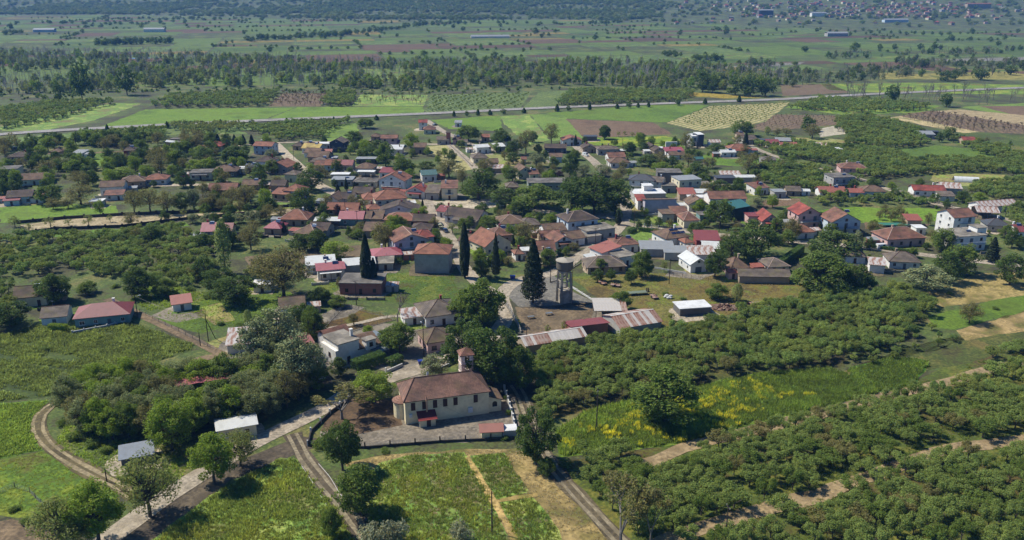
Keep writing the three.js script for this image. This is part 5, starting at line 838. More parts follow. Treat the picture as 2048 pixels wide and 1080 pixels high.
  ['L8', 650, 838, 235, 11, 5.8, 6, 'gfront', 3.4, 'rb', 'bl', 'white two-storey house with brown front gable', { balcony: true, dark: true }],
  ['L8', 1125, 968, 320, 11, 3.6, 10, 'hip', 3, 'rb', 'pk', 'pink house with large brown hipped roof', { caps: 'light', chimney: 'br' in {} ? 1 : 'tn' }],
  ['L8', 1240, 893, 75, 5, 2.8, 0, 'flat', 0, 'wf', 'wh', 'small white flat shed behind pink hipped house', { name: 'shed', category: 'shed' }],
  ['L8', 1585, 800, 190, 10, 8.2, 14, 'gable', 2.2, 'rb', 'wh', 'tall white three-storey house with brown roof', { balcony: 0.4, storeys: 3 }],
  ['L8', 1640, 955, 260, 11, 6, 12, 'flat', 0, 'cn', 'wh', 'white house with wide concrete flat roof', { balcony: 0.9, rail: 'white', storeys: 2 }],
  ['L8', 1720, 890, 80, 5, 8, 12, 'flat', 0, 'cn', 'wh', 'white stair head above concrete flat roof', { name: 'stair_tower', category: 'tower', bare: 1 }],
  ['L8', 1852, 868, 160, 8, 3, -8, 'hip', 1.9, 'dg', 'gy', 'dark hipped cottage at eastern edge', {}],
  ['L8', 2030, 915, 60, 8, 3.2, 0, 'gable', 1.8, 'rm', 'wh', 'red roofed cottage at picture edge', {}],
  ['M5', 722, 440, 145, 9, 3, -10, 'hip', 2, 'gb', 'bl', 'small hipped cottage behind large green tree', {}],
  ['M5', 1112, 482, 225, 9, 3, -8, 'hip', 2.4, 'gb', 'wh', 'white cottage with grey-brown hip beside reeds', {}],
  ['M5', 895, 510, 105, 6, 3.2, -16, 'shed', 0.9, 'ru', 'wh', 'white hut with torn sheet roof', { name: 'hut', category: 'hut', bare: 1 }],
  ['M5', 120, 520, 165, 9, 2.8, 10, 'hip', 1.8, 'gb', 'wh', 'mossy hipped cottage beside large green tree', { caps: 'light' }],
  ['M4', 1342, 530, 140, 9, 3.4, 12, 'hip', 2.6, 'br', 'pk', 'pink cottage with brown pyramid roof', {}],
  ['M4', 1290, 570, 75, 4, 2.6, 4, 'shed', 0.7, 'om', 'pk', 'orange lean-to of pink cottage', { name: 'shed', category: 'shed' }],
  ['M4', 1535, 598, 390, 7, 2.8, -3, 'gable', 1.5, 'gb', 'tn', 'long crumbling barn beside dry paddock', { name: 'barn', category: 'barn', bare: 1 }],
  ['M4', 1015, 500, 132, 10, 3.4, 14, 'gfront', 2, 'wm', 'wh', 'white metal gable garage beside paddock', { name: 'garage', category: 'garage', garage: 1 }],
  ['M4', 1050, 428, 190, 7, 3, 2, 'shed', 1.3, 'ru', 'wh', 'rusty sheet roof behind white gable garage', { name: 'shed', category: 'shed', bare: 1 }],
  ['M4', 690, 385, 255, 8, 3.2, -3, 'shed', 0.8, 'gm', 'gy', 'long grey sheet-roofed store', { name: 'store_building', category: 'shed', bare: 1 }],
  ['M4', 850, 412, 200, 7, 3.2, -3, 'shed', 0.5, 'gm', 'gy', 'second grey block store beside white garage', { name: 'store_building', category: 'shed', bare: 1 }],
  ['M4', 290, 522, 300, 10, 2.8, 8, 'hip', 2.4, 'gb', 'tn', 'open pavilion with grey-brown hipped roof', { name: 'pavilion', category: 'pavilion', caps: 'light' }],
  ['M4', 455, 445, 140, 9, 3.6, 26, 'flat', 0, 'cn', 'wh', 'white house with flat concrete roof below red roof', {}],
  ['M4', 325, 402, 150, 8, 4, 30, 'shedl', 1.4, 'om', 'wh', 'white house with slanting bright red roof', {}],
  ['M4', 450, 348, 185, 9, 3.4, 12, 'hip', 1.6, 'rb', 'wh', 'red-brown hipped house by main street lawn', {}],
  ['M3', 1335, 440, 110, 7, 3, 24, 'gable', 1.5, 'gb', 'cr', 'cream cottage at start of main street', {}],
  ['M3', 1098, 420, 60, 5, 2.8, 16, 'hip', 1, 'rb', 'wh', 'small white annex with tiled roof by conifer', {}],
  // sheds of the middle ground
  ['M2', 1340, 658, 330, 10, 4, -2, 'flat', 0, 'gr', 'bk', 'unfinished brick building behind twin cypress', { dark: true, pitch: 4 }],
  ['M2', 1110, 545, 200, 8, 3.8, 16, 'gable', 1, 'pm', 'wh', 'workshop with pink-red sheet roof', { noDoor: 1 }],
  ['M2', 1030, 505, 210, 8, 3.4, 14, 'shed', 0.8, 'wm', 'bl', 'pale workshop with white sheet roof', { noDoor: 1 }],
  ['M2', 1335, 505, 230, 8, 3.4, 14, 'gable', 1.2, 'wm', 'gy', 'white sheet-roofed barn behind cypress', { bare: 1, name: 'barn', category: 'barn' }],
  ['M2', 1555, 432, 215, 9, 3.6, 14, 'hip', 1.6, 'pm', 'gy', 'grey hall with pink-red hipped sheet roof', { noDoor: 1 }],
  ['M2', 565, 668, 130, 5, 2.8, 8, 'flat', 0, 'wf', 'wh', 'small white hut with two doors in garden', { name: 'hut', category: 'hut' }],
  ['M2', 1540, 495, 110, 6, 2.8, 6, 'shed', 0.6, 'cn', 'gy', 'low grey store beside grey hall', { name: 'shed', category: 'shed' }],
  ['M2', 1900, 420, 270, 11, 7.6, -3, 'hip', 2.2, 'or', 'gy', 'grey three-storey house with orange hipped roof', { bare: 1 }],
  ['M2', 1110, 578, 150, 4, 2.8, 16, 'flat', 0, 'wf', 'wh', 'white porch slab before pink-red workshop', { name: 'carport', category: 'carport', open: 1, bare: 1 }],
  ['M1', 235, 600, 215, 8, 3.6, 16, 'gable', 2.4, 'mo', 'cr', 'old cream house with mossy gable', { dark: true }],
  ['M1', 800, 752, 380, 10, 3.4, 16, 'hip', 2.4, 'rm', 'te', 'farmhouse with red sheet hipped roof', { caps: 'light', chimney: 1 }],
  ['M1', 420, 760, 170, 9, 3, 16, 'gable', 1.8, 'gb', 'wh', 'grey-brown roofed barn beside red farmhouse', { name: 'barn', category: 'barn' }],
  ['M1', 1432, 655, 125, 5, 2.6, 24, 'shed', 1.2, 'om', 'wh', 'little garden hut with orange-red roof', { name: 'hut', category: 'hut' }],
  ['M1', 1905, 975, 220, 9, 3, 12, 'shed', 1.4, 'ru', 'wh', 'rusty tin barn beside farm track', { name: 'barn', category: 'barn', bare: 1 }],
  ['N6', 95, 215, 180, 9, 3.4, 14, 'gable', 2, 'mo', 'wh', 'white cottage behind dark garden tree', { noDoor: 1 }],
  ['N6', 1290, 268, 270, 12, 3.6, 22, 'hip', 2.8, 'gb', 'wh', 'white house with large grey-brown hip by bare tree', {}],
  ['N6', 1060, 290, 150, 6, 2.6, 20, 'shed', 0.8, 'ru', 'wh', 'ruined annex with fallen rusty roof', { name: 'shed', category: 'shed' }],
  ['N6', 1262, 475, 190, 9, 3.6, 24, 'hip', 2.4, 'mo', 'pk', 'pink cottage with mossy hip behind church', { dark: true }],
  ['PX', 474, 853, 68, 5.5, 3.2, 22, 'gable', 0.7, 'wm', 'cr', 'cream cabin with white roof beside concrete road', { name: 'cabin', category: 'cabin' }],
  ['PX', 273, 912, 54, 4.2, 1.8, 22, 'shed', 0.9, 'gl', 'dk', 'dark sheep hut with grey sheet roof under walnuts', { name: 'hut', category: 'hut', bare: 1 }],
];
for (const a of HS) house(...a);
console.log('houses', houses.length);
// ---------------------------------------------------------------- church
const churchWall = WL.ch, shutter = M('brown_shutter', { color: new THREE.Color(0x4b342b) }), acM = M('air_unit', { color: new THREE.Color(0xc9cbc9), roughness: 0.5 }), fanM = M('fan_grille', { color: new THREE.Color(0x2a2c2e) });
{
  const a = 16 * D2R, L = 20.4, Dp = 9.8, h = 6.3, rise = 3.3, c = new THREE.Vector3(-15.4 - Math.sin(a) * Dp / 2, 0, -182.1 - Math.cos(a) * Dp / 2);
  const t = thing('church', 'cream church with brown tiled hipped roof and small windows', 'church', c, a);
  houses.push({ root: t, label: 'cream church', w: L + 7, d: Dp, h: 9.6, pos: c, yaw: a });
  part('wall', wallGeo('hip', L, Dp, h, rise), churchWall, t);
  part('cornice', new GB().box(-L / 2 - 0.12, L / 2 + 0.12, h - 0.3, h - 0.1, Dp / 2 + 0.003, Dp / 2 + 0.14).box(-L / 2 - 0.14, -L / 2 - 0.003, h - 0.3, h - 0.1, -Dp / 2, Dp / 2).geo(), churchWall, t);
  const r = roofGeo('hip', L, Dp, rise, 0.45, 3.6), rf = part('roof', r.g, RF.ch, t); rf.position.y = h;
  const cg = new GB(); for (const [p, q] of r.caps) cg.tube(p, q, 0.13, 0.13, 6); part('ridge_tiles', cg.geo(), capD, rf);
  for (const f of [0.093, 0.225, 0.351, 0.472, 0.595, 0.838]) { const m = part('window', new GB().box(-0.52, 0.52, 0, 2.05, -0.02, 0.06).geo(), frameB, t); m.position.set((f - 0.5) * L, 3.45, Dp / 2); for (const s of [-1, 1]) { const q = part('shutter', new GB().box(s < 0 ? -0.46 : 0.03, s < 0 ? -0.03 : 0.46, 0.06, 1.99, 0.061, 0.1).geo(), shutter, m); const sl = new GB(); for (let k = 0; k < 9; k++) sl.box(s < 0 ? -0.43 : 0.06, s < 0 ? -0.06 : 0.43, 0.14 + k * 0.205, 0.2 + k * 0.205, 0.101, 0.115); q.geometry = mergeGeometries([q.geometry, sl.geo()]); } }
  // apse at the east end, half a twelve-sided drum
  const ap = new GB(), ac = new GB(), n = 7, R0 = 2.1, hh = 4.3, at = (k, rr, y) => { const q = Math.PI / 2 + k / n * Math.PI; return [-L / 2 + Math.cos(q) * rr, y, Math.sin(q) * rr]; };
  for (let k = 0; k < n; k++) { ap.quad(at(k + 1, R0, -0.3), at(k, R0, -0.3), at(k, R0, hh), at(k + 1, R0, hh)); const A = at(k + 1, R0 + 0.35, hh - 0.05), B = at(k, R0 + 0.35, hh - 0.05), Cc = [-L / 2 + 0.05, hh + 1.15, 0]; ac.tri(A, B, Cc, [0, 0], [1, 0], [0.5, 2]); ac.quad([A[0], A[1] - 0.15, A[2]], [B[0], B[1] - 0.15, B[2]], B, A); }
  const apse = part('apse', ap.geo(), churchWall, t); part('apse_roof', ac.geo(), RF.ch, apse);
  // west porch with arched window
  const pw = 3.2, pd = 5.6, pz = Dp / 2 - 0.5 - pd / 2, px = L / 2 + pw / 2, sp = new THREE.Shape(); sp.moveTo(-pw / 2, -0.3); sp.lineTo(pw / 2, -0.3); sp.lineTo(pw / 2, 3.1); sp.lineTo(-pw / 2, 4.5);
  const hole = new THREE.Path(); hole.moveTo(-0.62, 1.3); hole.lineTo(0.62, 1.3); hole.lineTo(0.62, 2.2); hole.absarc(0, 2.2, 0.62, 0, Math.PI, false); hole.lineTo(-0.62, 1.3); sp.holes.push(hole);
  const front = new THREE.ExtrudeGeometry(sp, { depth: 0.25, bevelEnabled: false, curveSegments: 8 }).translate(px, 0, pz + pd / 2 - 0.25);
  const rest = new GB().box(L / 2 + pw - 0.25, L / 2 + pw, -0.3, 3.1, pz - pd / 2, pz + pd / 2 - 0.25).box(L / 2 + 0.004, L / 2 + pw - 0.25, -0.3, 3.1, pz - pd / 2, pz - pd / 2 + 0.25).geo();
  const porch = part('porch', mergeGeometries([front.deleteAttribute('normal'), rest]), churchWall, t);
  const pr = roofGeo('shedr', pw, pd, 1.4, 0.3), pm = part('porch_roof', pr.g, RF.br, porch); pm.position.set(px + 0.2, 3.1, pz);
  part('arched_pane', new THREE.ShapeGeometry(new THREE.Shape(hole.getPoints(8))).translate(px, 0, pz + pd / 2 - 0.12), glassM, porch);
  // boiler room on the long side
  const bx = -0.262 * L, b = part('boiler_room', new GB().box(bx - 1.9, bx + 1.9, -0.3, 2.1, Dp / 2 + 0.004, Dp / 2 + 2.4).geo(), churchWall, t), br = roofGeo('shed', 4.2, 2.7, 1.1, 0.15), bm = part('boiler_roof', br.g, M('dark_red_sheet', { color: new THREE.Color(0x7a2c2c), map: sheetTex, bumpMap: wavyBump, bumpScale: 0.02 }), b); bm.position.set(bx, 2.1, Dp / 2 + 1.35);
  const bd = addDoor(b, bx + 0.25, 0, Dp / 2 + 2.4, 0, 1, 1.85);
  part('gutter', new GB().box(bx - 2.3, bx + 2.3, 2.0, 2.12, Dp / 2 + 2.86, Dp / 2 + 2.97).geo(), M('red_gutter', { color: new THREE.Color(0xb9584c) }), b);
  part('flue', new GB().tube([bx + 0.2, 3, Dp / 2 + 0.55], [bx + 0.2, h + 0.4, Dp / 2 + 0.55], 0.2, 0.2, 8).tube([bx + 0.2, h + 0.4, Dp / 2 + 0.55], [bx + 0.2, h + 0.55, Dp / 2 + 0.55], 0.3, 0.3, 8).geo(), M('flue_plaster', { color: new THREE.Color(0xc79a78) }), t);
  for (const [fx, y, s] of [[0.27, 1.1, 1.1], [-0.44, 1.9, 0.7]]) { const u = part('air_conditioner', new GB().box(-s / 2, s / 2, 0, s * 1.15, 0.02, 0.45).geo(), acM, t); u.position.set(fx * L, y, Dp / 2); part('fan', new GB().tube([-0.1 * s, s * 0.5, 0.45], [-0.1 * s, s * 0.5, 0.47], s * 0.3, s * 0.3, 10).geo(), fanM, u); }
  part('ridge_vent', new GB().tube([-3.6, 3, -0.8], [-3.6, 4, -0.8], 0.28, 0.28, 8).geo(), whiteP, rf);
}
{ // bell tower
  const a = 16 * D2R, t = thing('bell_tower', 'slim two-tier bell tower with tiled cap behind the church', 'tower', new THREE.Vector3(-11.7, 0, -196.6), a);
  const stone = M('tower_stone', { color: new THREE.Color(0xf4e6da), map: makeTex(256, (u, v) => { const j = Math.floor(v * 22), i = Math.floor(u * 10 + (j % 2) / 2), k = 0.72 + 0.3 * hash2(i, j, 5), m = (v * 22) % 1 < 0.12 ? 0.8 : 1; return [k * m, k * m * 0.97, k * m * 0.95]; }, 5) });
  const W = 3.1, sp = new THREE.Shape([[-W / 2, -0.3], [W / 2, -0.3], [W / 2, 11], [-W / 2, 11]].map((q) => new THREE.Vector2(...q)));
  for (const y of [5.9, 8.6]) { const hole = new THREE.Path(); hole.moveTo(-0.62, y); hole.lineTo(0.62, y); hole.lineTo(0.62, y + 1.35); hole.absarc(0, y + 1.35, 0.62, 0, Math.PI, false); hole.lineTo(-0.62, y); sp.holes.push(hole); }
  for (let k = 0; k < 4; k++) { const g = new THREE.ExtrudeGeometry(sp, { depth: 0.4, bevelEnabled: false, curveSegments: 10 }); g.scale(k % 2 ? (W - 0.81) / W : 1, 1, 1).translate(0, 0, W / 2 - 0.4); const m = part('arcade_wall', g, stone, t); m.rotation.y = k * Math.PI / 2; }
  for (const y of [5.6, 8.25, 10.85]) part('string_course', new GB().box(-W / 2 - 0.12, W / 2 + 0.12, y, y + 0.16, -W / 2 - 0.12, W / 2 + 0.12).geo(), stone, t);
  const r = roofGeo('pyr', W, W, 1.3, 0.4), m = part('roof', r.g, RF.rb, t); m.position.y = 11.1;
  part('bell', new THREE.LatheGeometry([[0.02, 0.75], [0.16, 0.72], [0.26, 0.4], [0.42, 0.02], [0.44, 0]].map((q) => new THREE.Vector2(...q)), 14).translate(0, 9.3, 0), M('bronze', { color: new THREE.Color(0x5e4a2a), metalness: 0.8, roughness: 0.45 }), t);
}
// ---------------------------------------------------------------- water tower
{
  const t = thing('water_tower', 'concrete water tower with round tank on four legs', 'water tower', P(1128, 604), 20 * D2R), c = M('tower_concrete', { color: new THREE.Color(0xc4bdb0), map: slabTex }), cd = M('tank_concrete', { color: new THREE.Color(0x8a8276), map: slabTex });
  for (const [x, z] of [[-1, -1], [1, -1], [1, 1], [-1, 1]]) part('leg', new GB().tube([x * 1.75, -0.3, z * 1.75], [x * 1.5, 10.6, z * 1.5], 0.52, 0.42, 4).geo(), c, t);
  for (const y of [4.3, 7.4]) for (let k = 0; k < 4; k++) { const m = part('brace', new GB().box(-1.4, 1.4, y, y + 0.32, 1.45, 1.73).geo(), c, t); m.rotation.y = k * Math.PI / 2; }
  part('base_room', new GB().box(-1.62, 1.62, -0.3, 4.25, -1.62, 1.62).geo(), c, t);
  part('ring_beam', new THREE.CylinderGeometry(2.1, 1.95, 0.6, 16).translate(0, 10.8, 0), c, t);
  const tank = part('tank', new THREE.LatheGeometry([[1.9, 11.1], [2.55, 11.5], [2.75, 12], [2.75, 14.2], [2.95, 14.25], [2.95, 14.5], [0.3, 15.35], [0.3, 15.6], [0, 15.65]].map((q) => new THREE.Vector2(...q)), 24), cd, t);
  part('roof_cap', new THREE.ConeGeometry(2.98, 0.95, 24).translate(0, 15.0, 0), c, tank);
  part('pipe', new GB().tube([1.9, 0, 2.4], [1.9, 11.2, 2.1], 0.07, 0.07, 6).geo(), M('rusty_pipe', { color: new THREE.Color(0x6b4232) }), t);
}
// ---------------------------------------------------------------- white split-level house behind the church
{
  const q = P(640, 722), a = 40 * D2R, t = thing('house', 'white split-level house with low brown roofs behind hedge', 'house', new THREE.Vector3(-45.5, 0, -219), a);
  houses.push({ root: t, label: 'white split-level house behind hedge', w: 16, d: 11, h: 6, pos: t.position.clone(), yaw: a });
  part('wall', new GB().box(-6, 0.4, -0.3, 6.2, -4, 4.5).geo(), WL.wh, t);
  part('side_wall', new GB().box(0.404, 7, -0.3, 3.4, -4.6, 4.2).geo(), WL.wh, t);
  const r1 = roofGeo('flat', 6.4, 8.5, 0), m1 = part('terrace_roof', r1.g, RF.cn, t); m1.position.set(-2.8, 6.2, 0.25);
  const r2 = roofGeo('gable', 6.6, 8.8, 1.9, 0.5), m2 = part('roof', r2.g, RF.br, t); m2.position.set(3.7, 3.4, -0.2);
  const r3 = roofGeo('gable', 7, 6, 1.5, 0.5), m3 = part('rear_roof', r3.g, RF.rb, t); m3.position.set(-1, 5, -7.2); part('rear_wall', new GB().box(-4.5, 2.5, -0.3, 5, -10.2, -4.2).geo(), WL.wh, t);
  part('chimney', new GB().box(-0.35, 0.35, 6, 8.4, -0.35, 0.35).box(-0.45, 0.45, 8.4, 8.55, -0.45, 0.45).geo(), WL.wh, t).position.set(-0.2, 0, 1.5);
  const b = part('dormer', new GB().box(2.2, 5.2, 2.6, 5.3, 3, 5.4).geo(), WL.wh, t), r4 = roofGeo('flat', 3, 2.4, 0), m4 = part('dormer_roof', r4.g, RF.cn, b); m4.position.set(3.7, 5.3, 4.2); addWindow(b, 3.7, 3.5, 5.4, 0, 1.1, 1.25, true);
  part('terrace_parapet', new GB().box(-6.9, -6.004, -0.3, 4.6, -4, 4.5).geo(), WL.wh, t);
  addDoor(t, -3, 0, 4.5, 0, 1, 2.1); addWindow(t, -6.9, 2, 1, -Math.PI / 2, 1.1, 1.25, true);
}
house('N6', 285, 715, 120, 5, 2.8, 34, 'flat', 0, 'cn', 'wh', 'weathered white store with mossy roof beside split-level house', { name: 'shed', category: 'shed' });
house('N6', 205, 515, 110, 6, 3, 30, 'shed', 1.2, 'rm', 'rw', 'red sheet-roofed shed behind split-level house', { name: 'shed', category: 'shed', bare: 1 });
// netted greenhouse frame
{
  const t = thing('net_house', 'grey net-covered growing frame beside white split-level house', 'greenhouse', P(752, 697), 40 * D2R), net = M('shade_net', { color: new THREE.Color(0x77828a), map: sheetTex, roughness: 0.8 });
  for (const x of [-4, 0, 4]) for (const z of [-7, 0, 7]) part('post', new GB().box(x - 0.05, x + 0.05, -0.2, 2.2, z - 0.05, z + 0.05).geo(), steel, t);
  for (let k = 0; k < 7; k++) part('net_panel', new GB().box(-4.2, 4.2, 2.2 + (k % 2) * 0.05, 2.23 + (k % 2) * 0.05, -7.2 + k * 2.06, -5.2 + k * 2.06).geo(), net, t);
}
// ---------------------------------------------------------------- barns along the middle orchard, roofs of single sheets
const rustVariants = [0xe0c6b8, 0xd8b4a2, 0xc6beb6, 0xd6c2b6, 0xcec6be, 0xcaa694].map((h, i) => M('roof_sheet_tone', { color: new THREE.Color(h), map: i === 2 || i === 4 ? sheetTex : rustTex, bumpMap: wavyBump, bumpScale: 0.03, roughness: 0.75 }));
function sheetBarn(p0, p1, d, h, rise, wm, label, o = {}) {               // long barn between two front corners on the ground
  const A = P(...p0), B = P(...p1), w = A.distanceTo(B), a = -Math.atan2(B.z - A.z, B.x - A.x), n = new THREE.Vector3(Math.sin(a), 0, Math.cos(a)), c = A.clone().lerp(B, 0.5).addScaledVector(n, -d / 2);
  const t = thing(o.name || 'barn', label, 'barn', c, a); houses.push({ root: t, label, w, d, h: h + rise, pos: c, yaw: a });
  if (o.open) { for (const x of [-1, -0.33, 0.33, 1]) for (const z of [-1, 1]) part('post', new GB().box(-0.1, 0.1, -0.3, h, -0.1, 0.1).geo(), wood, t).position.set(x * (w / 2 - 0.3), 0, z * (d / 2 - 0.3)); part('back_wall', new GB().box(-w / 2, w / 2, -0.3, h - 0.2, -d / 2, -d / 2 + 0.2).geo(), WL[wm], t); }
  else part('wall', wallGeo(o.shed ? 'shed' : 'gable', w, d, h, rise), WL[wm], t);
  const N = Math.round((w + 0.8) / 0.95), sw = (w + 0.8) / N, half = d / 2 + 0.4, L2 = o.shed ? Math.hypot(d + 0.8, rise) : Math.hypot(half, rise), tilt = o.shed ? Math.atan2(rise, d) : Math.atan2(rise, d / 2), sg = new GB().box(-sw / 2 + 0.004, sw / 2 - 0.004, 0, 0.04, -L2 / 2, L2 / 2).geo();
  for (let i = 0; i < N; i++) for (const s of o.shed ? [0] : [1, -1]) { const m = part('roof_sheet', sg, o.tones ? rustVariants[pick(o.tones)] : pick(rustVariants), t); const x = -w / 2 - 0.4 + sw * (i + 0.5); if (o.shed) { m.position.set(x, h + rise / 2 + R(0, 0.03), 0); m.rotation.x = tilt; } else { m.position.set(x, h + rise / 2 - 0.05 + R(0, 0.03), s * half / 2); m.rotation.x = s * tilt; } }
  if (!o.shed) part('ridge_sheet', new GB().box(-w / 2 - 0.4, w / 2 + 0.4, h + rise + 0.02, h + rise + 0.07, -0.25, 0.25).geo(), rustVariants[4], t);
}
sheetBarn([1052, 708], [1172, 688], 7, 2.6, 1.3, 'tn', 'long low barn with rusty striped sheets beside orchard');
sheetBarn([1240, 676], [1322, 662], 11, 3.2, 1.8, 'gy', 'larger barn with rust-stained sheet roof at orchard corner');
sheetBarn([1190, 640], [1252, 640], 8, 3.2, 0.9, 'tn', 'open machine shed with grey and rusty sheets', { open: 1, shed: 1, tones: [2, 2, 3, 0] });
house('M3', 1655, 1000, 290, 6, 2.8, 16, 'shedb', 0.9, 'rm', 'bk', 'brick shed with red sheet roof between rusty barns', { name: 'shed', category: 'shed', bare: 1 });
house('M4', 990, 852, 250, 6, 2.4, 10, 'flat', 0, 'wf', 'dk', 'low dark shelter with white roof beside rubble heap', { name: 'shed', category: 'shed', bare: 1 });
{ // round tin shelter and rubble
  const t = thing('tin_shelter', 'collapsed rounded tin shelter at orchard edge', 'shelter', P(1530, 612), 8 * D2R);
  for (let k = 0; k < 12; k++) { const g = new THREE.CylinderGeometry(2, 2, 0.9, 10, 1, true, 0, Math.PI).rotateZ(Math.PI / 2).scale(1, 0.8, 1); const m = part('tin_sheet', g, pick(rustVariants), t); m.position.set(-5 + k * 0.92, -0.1 + R(0, 0.1), 0); }
  const rb = thing('rubble_heap', 'brown heap of broken tiles and rubble beside white roof', 'heap', P(1448, 616)), rubM = [0x6b4f41, 0x7c6354, 0x8f7866].map((h) => M('rubble', { color: new THREE.Color(h) }));
  for (let k = 0; k < 90; k++) { const a = R(0, 6.28), r = Math.sqrt(rnd()), g = new GB().box(-0.5, 0.5, -0.2, 0.2, -0.4, 0.4).geo(), m = part('rubble_piece', g, pick(rubM), rb); m.position.set(Math.cos(a) * r * 6, (1 - r) * 1.3, Math.sin(a) * r * 2.6); m.rotation.set(R(-0.5, 0.5), R(0, 3), R(-0.5, 0.5)); }
}
// churchyard hut, walls and fences
house('N7', 1510, 712, 160, 3.2, 2.3, 6, 'gable', 0.9, 'om', 'ch', 'small churchyard hut with red tiled roof', { name: 'hut', category: 'hut', bare: 1 });
house('N7', 1650, 715, 105, 2.4, 1.9, 6, 'flat', 0, 'wf', 'gy', 'low store with white slab beside churchyard hut', { name: 'shed', category: 'shed', bare: 1 });
const darkWall = M('dark_stone_wall', { color: new THREE.Color(0x4b463e), map: slabTex });
function garden(pts, h, th, mat, name, label, category, o = {}) {         // a wall or fence along survey points; bays and posts are parts
  const c = pts.map((q) => P(q[0], q[1])), t = thing(name, label, category, c[0].clone());
  for (let i = 0; i < c.length - 1; i++) {
    const A = c[i], B = c[i + 1], L = A.distanceTo(B), a = -Math.atan2(B.z - A.z, B.x - A.x), n = Math.max(1, Math.round(L / (o.bay || 4)));
    for (let k = 0; k < n; k++) {
      const m = A.clone().lerp(B, (k + 0.5) / n).sub(c[0]), p = A.clone().lerp(B, k / n).sub(c[0]), l = L / n / 2 - (o.post ? o.post / 2 : 0);
      if (h > 0) { const w = part(o.wire ? 'base_wall' : 'wall_bay', new GB().box(-l, l, -0.3, h, -th / 2, th / 2).geo(), mat, t); w.position.copy(m); w.rotation.y = a; }
      if (o.wire) { const g = new GB(); for (let q = 0; q < 3; q++) { const y = h + 0.25 + q * (o.wire - 0.3) / 2.2; g.box(-l, l, y, y + 0.025, -0.012, 0.012); } for (let q = 1; q < 6; q++) g.box(-l + q * l / 3 - 0.012, -l + q * l / 3 + 0.012, h, h + o.wire, -0.01, 0.01); const w = part('wire', g.geo(), o.wireMat || steel, t); w.position.copy(m); w.rotation.y = a; }
      if (o.post) { const w = part('post', new GB().box(-o.post / 2, o.post / 2, -0.3, h + (o.postH ?? 0.3), -o.post / 2, o.post / 2).geo(), o.postMat || mat, t); w.position.copy(p); w.rotation.y = a; }
    }
  }
  return t;
}
garden([[618, 893], [730, 897], [880, 885], [1032, 878]], 0.6, 0.3, darkWall, 'churchyard_wall', 'dark low churchyard wall with posts toward the meadow', 'wall', { bay: 6, post: 0.3, postH: 1, wire: 0.8 });
garden([[616, 892], [622, 866], [660, 828], [700, 800]], 0.8, 0.3, darkWall, 'churchyard_wall', 'churchyard wall with white posts along the concrete road', 'wall', { bay: 4, post: 0.35, postH: 0.7, postMat: whiteP });
garden([[1009, 782], [1016, 805], [1026, 840], [1032, 876]], 1.2, 0.25, whiteP, 'churchyard_wall', 'white churchyard wall with pillars beside earth track', 'wall', { bay: 3, post: 0.5, postH: 0.6 });
garden([[772, 747], [806, 732]], 0.9, 0.3, whiteP, 'garden_wall', 'white wall before trimmed hedge', 'wall', { bay: 5, post: 0.4, postH: 0.8 });
garden([[880, 740], [905, 728]], 0.8, 0.3, whiteP, 'garden_wall', 'short white wall beside silvery olive', 'wall', { bay: 4, post: 0.4 });
garden([[35, 470], [110, 460], [245, 455], [360, 441], [500, 428]], 1.3, 0.3, darkWall, 'boundary_wall', 'lower dark wall with pillars along the sandy strip', 'wall', { bay: 7, post: 0.7, postH: 0.4 });
garden([[35, 447], [130, 438], [245, 431], [380, 426], [520, 416], [690, 411]], 1.3, 0.3, darkWall, 'boundary_wall', 'upper dark wall with pillars along the sandy strip', 'wall', { bay: 7, post: 0.7, postH: 0.4 });
garden([[1003, 598], [1012, 612], [1035, 650], [1042, 668]], 0.9, 0.35, plainC, 'retaining_wall', 'concrete retaining wall with railing at the water tower court', 'wall', { bay: 3, post: 0.12, postH: 1, wire: 0.9, wireMat: whiteP });
garden([[1036, 672], [1110, 680], [1155, 672]], 1, 0.3, plainC, 'retaining_wall', 'grey wall between dirt yard and rusty barn', 'wall', { bay: 4 });
garden([[1142, 574], [1190, 604]], 0.5, 0.35, whiteP, 'kerb_wall', 'low white kerb wall behind the water tower', 'wall', { bay: 4, post: 0.3, postH: 0.3 });
garden([[1100, 565], [1120, 560], [1140, 540], [1180, 515], [1245, 470]], 0.3, 0.2, plainC, 'street_fence', 'wire fence with concrete posts along main street', 'fence', { bay: 4, post: 0.14, postH: 1.3, wire: 1.1 });
garden([[1330, 548], [1400, 560], [1450, 567]], 0.02, 0.1, wood, 'wire_fence', 'wire fence across the dry paddock', 'fence', { bay: 3, post: 0.1, postH: 1.3, wire: 1.2 });
garden([[1300, 535], [1345, 543], [1372, 548]], 0.6, 0.2, whiteP, 'kerb_wall', 'white low wall before block store', 'wall', { bay: 5 });
garden([[640, 665], [690, 613], [790, 640], [700, 664]], 0.15, 0.15, plainC, 'garden_fence', 'wire fence round the dry garden plot', 'fence', { bay: 3, post: 0.09, postH: 1.4, wire: 1.2 });
garden([[145, 668], [215, 655], [262, 640]], 0.9, 0.25, whiteP, 'garden_wall', 'white front wall of red farmhouse', 'wall', { bay: 3, post: 0.3, postH: 0.3 });
garden([[280, 625], [430, 700]], 0.02, 0.1, wood, 'wire_fence', 'wire fence along the straight farm track', 'fence', { bay: 4, post: 0.1, postH: 1.2, wire: 1.1 });
garden([[0, 985], [30, 975], [60, 985], [95, 1020]], 0.02, 0.1, wood, 'wire_fence', 'post fence on the grazed meadow corner', 'fence', { bay: 3, post: 0.12, postH: 1.2, wire: 1 });
garden([[900, 291], [920, 310], [944, 333]], 0.9, 0.25, plainC, 'garden_wall', 'pale wall along the lane beside mown lot', 'wall', { bay: 5 });
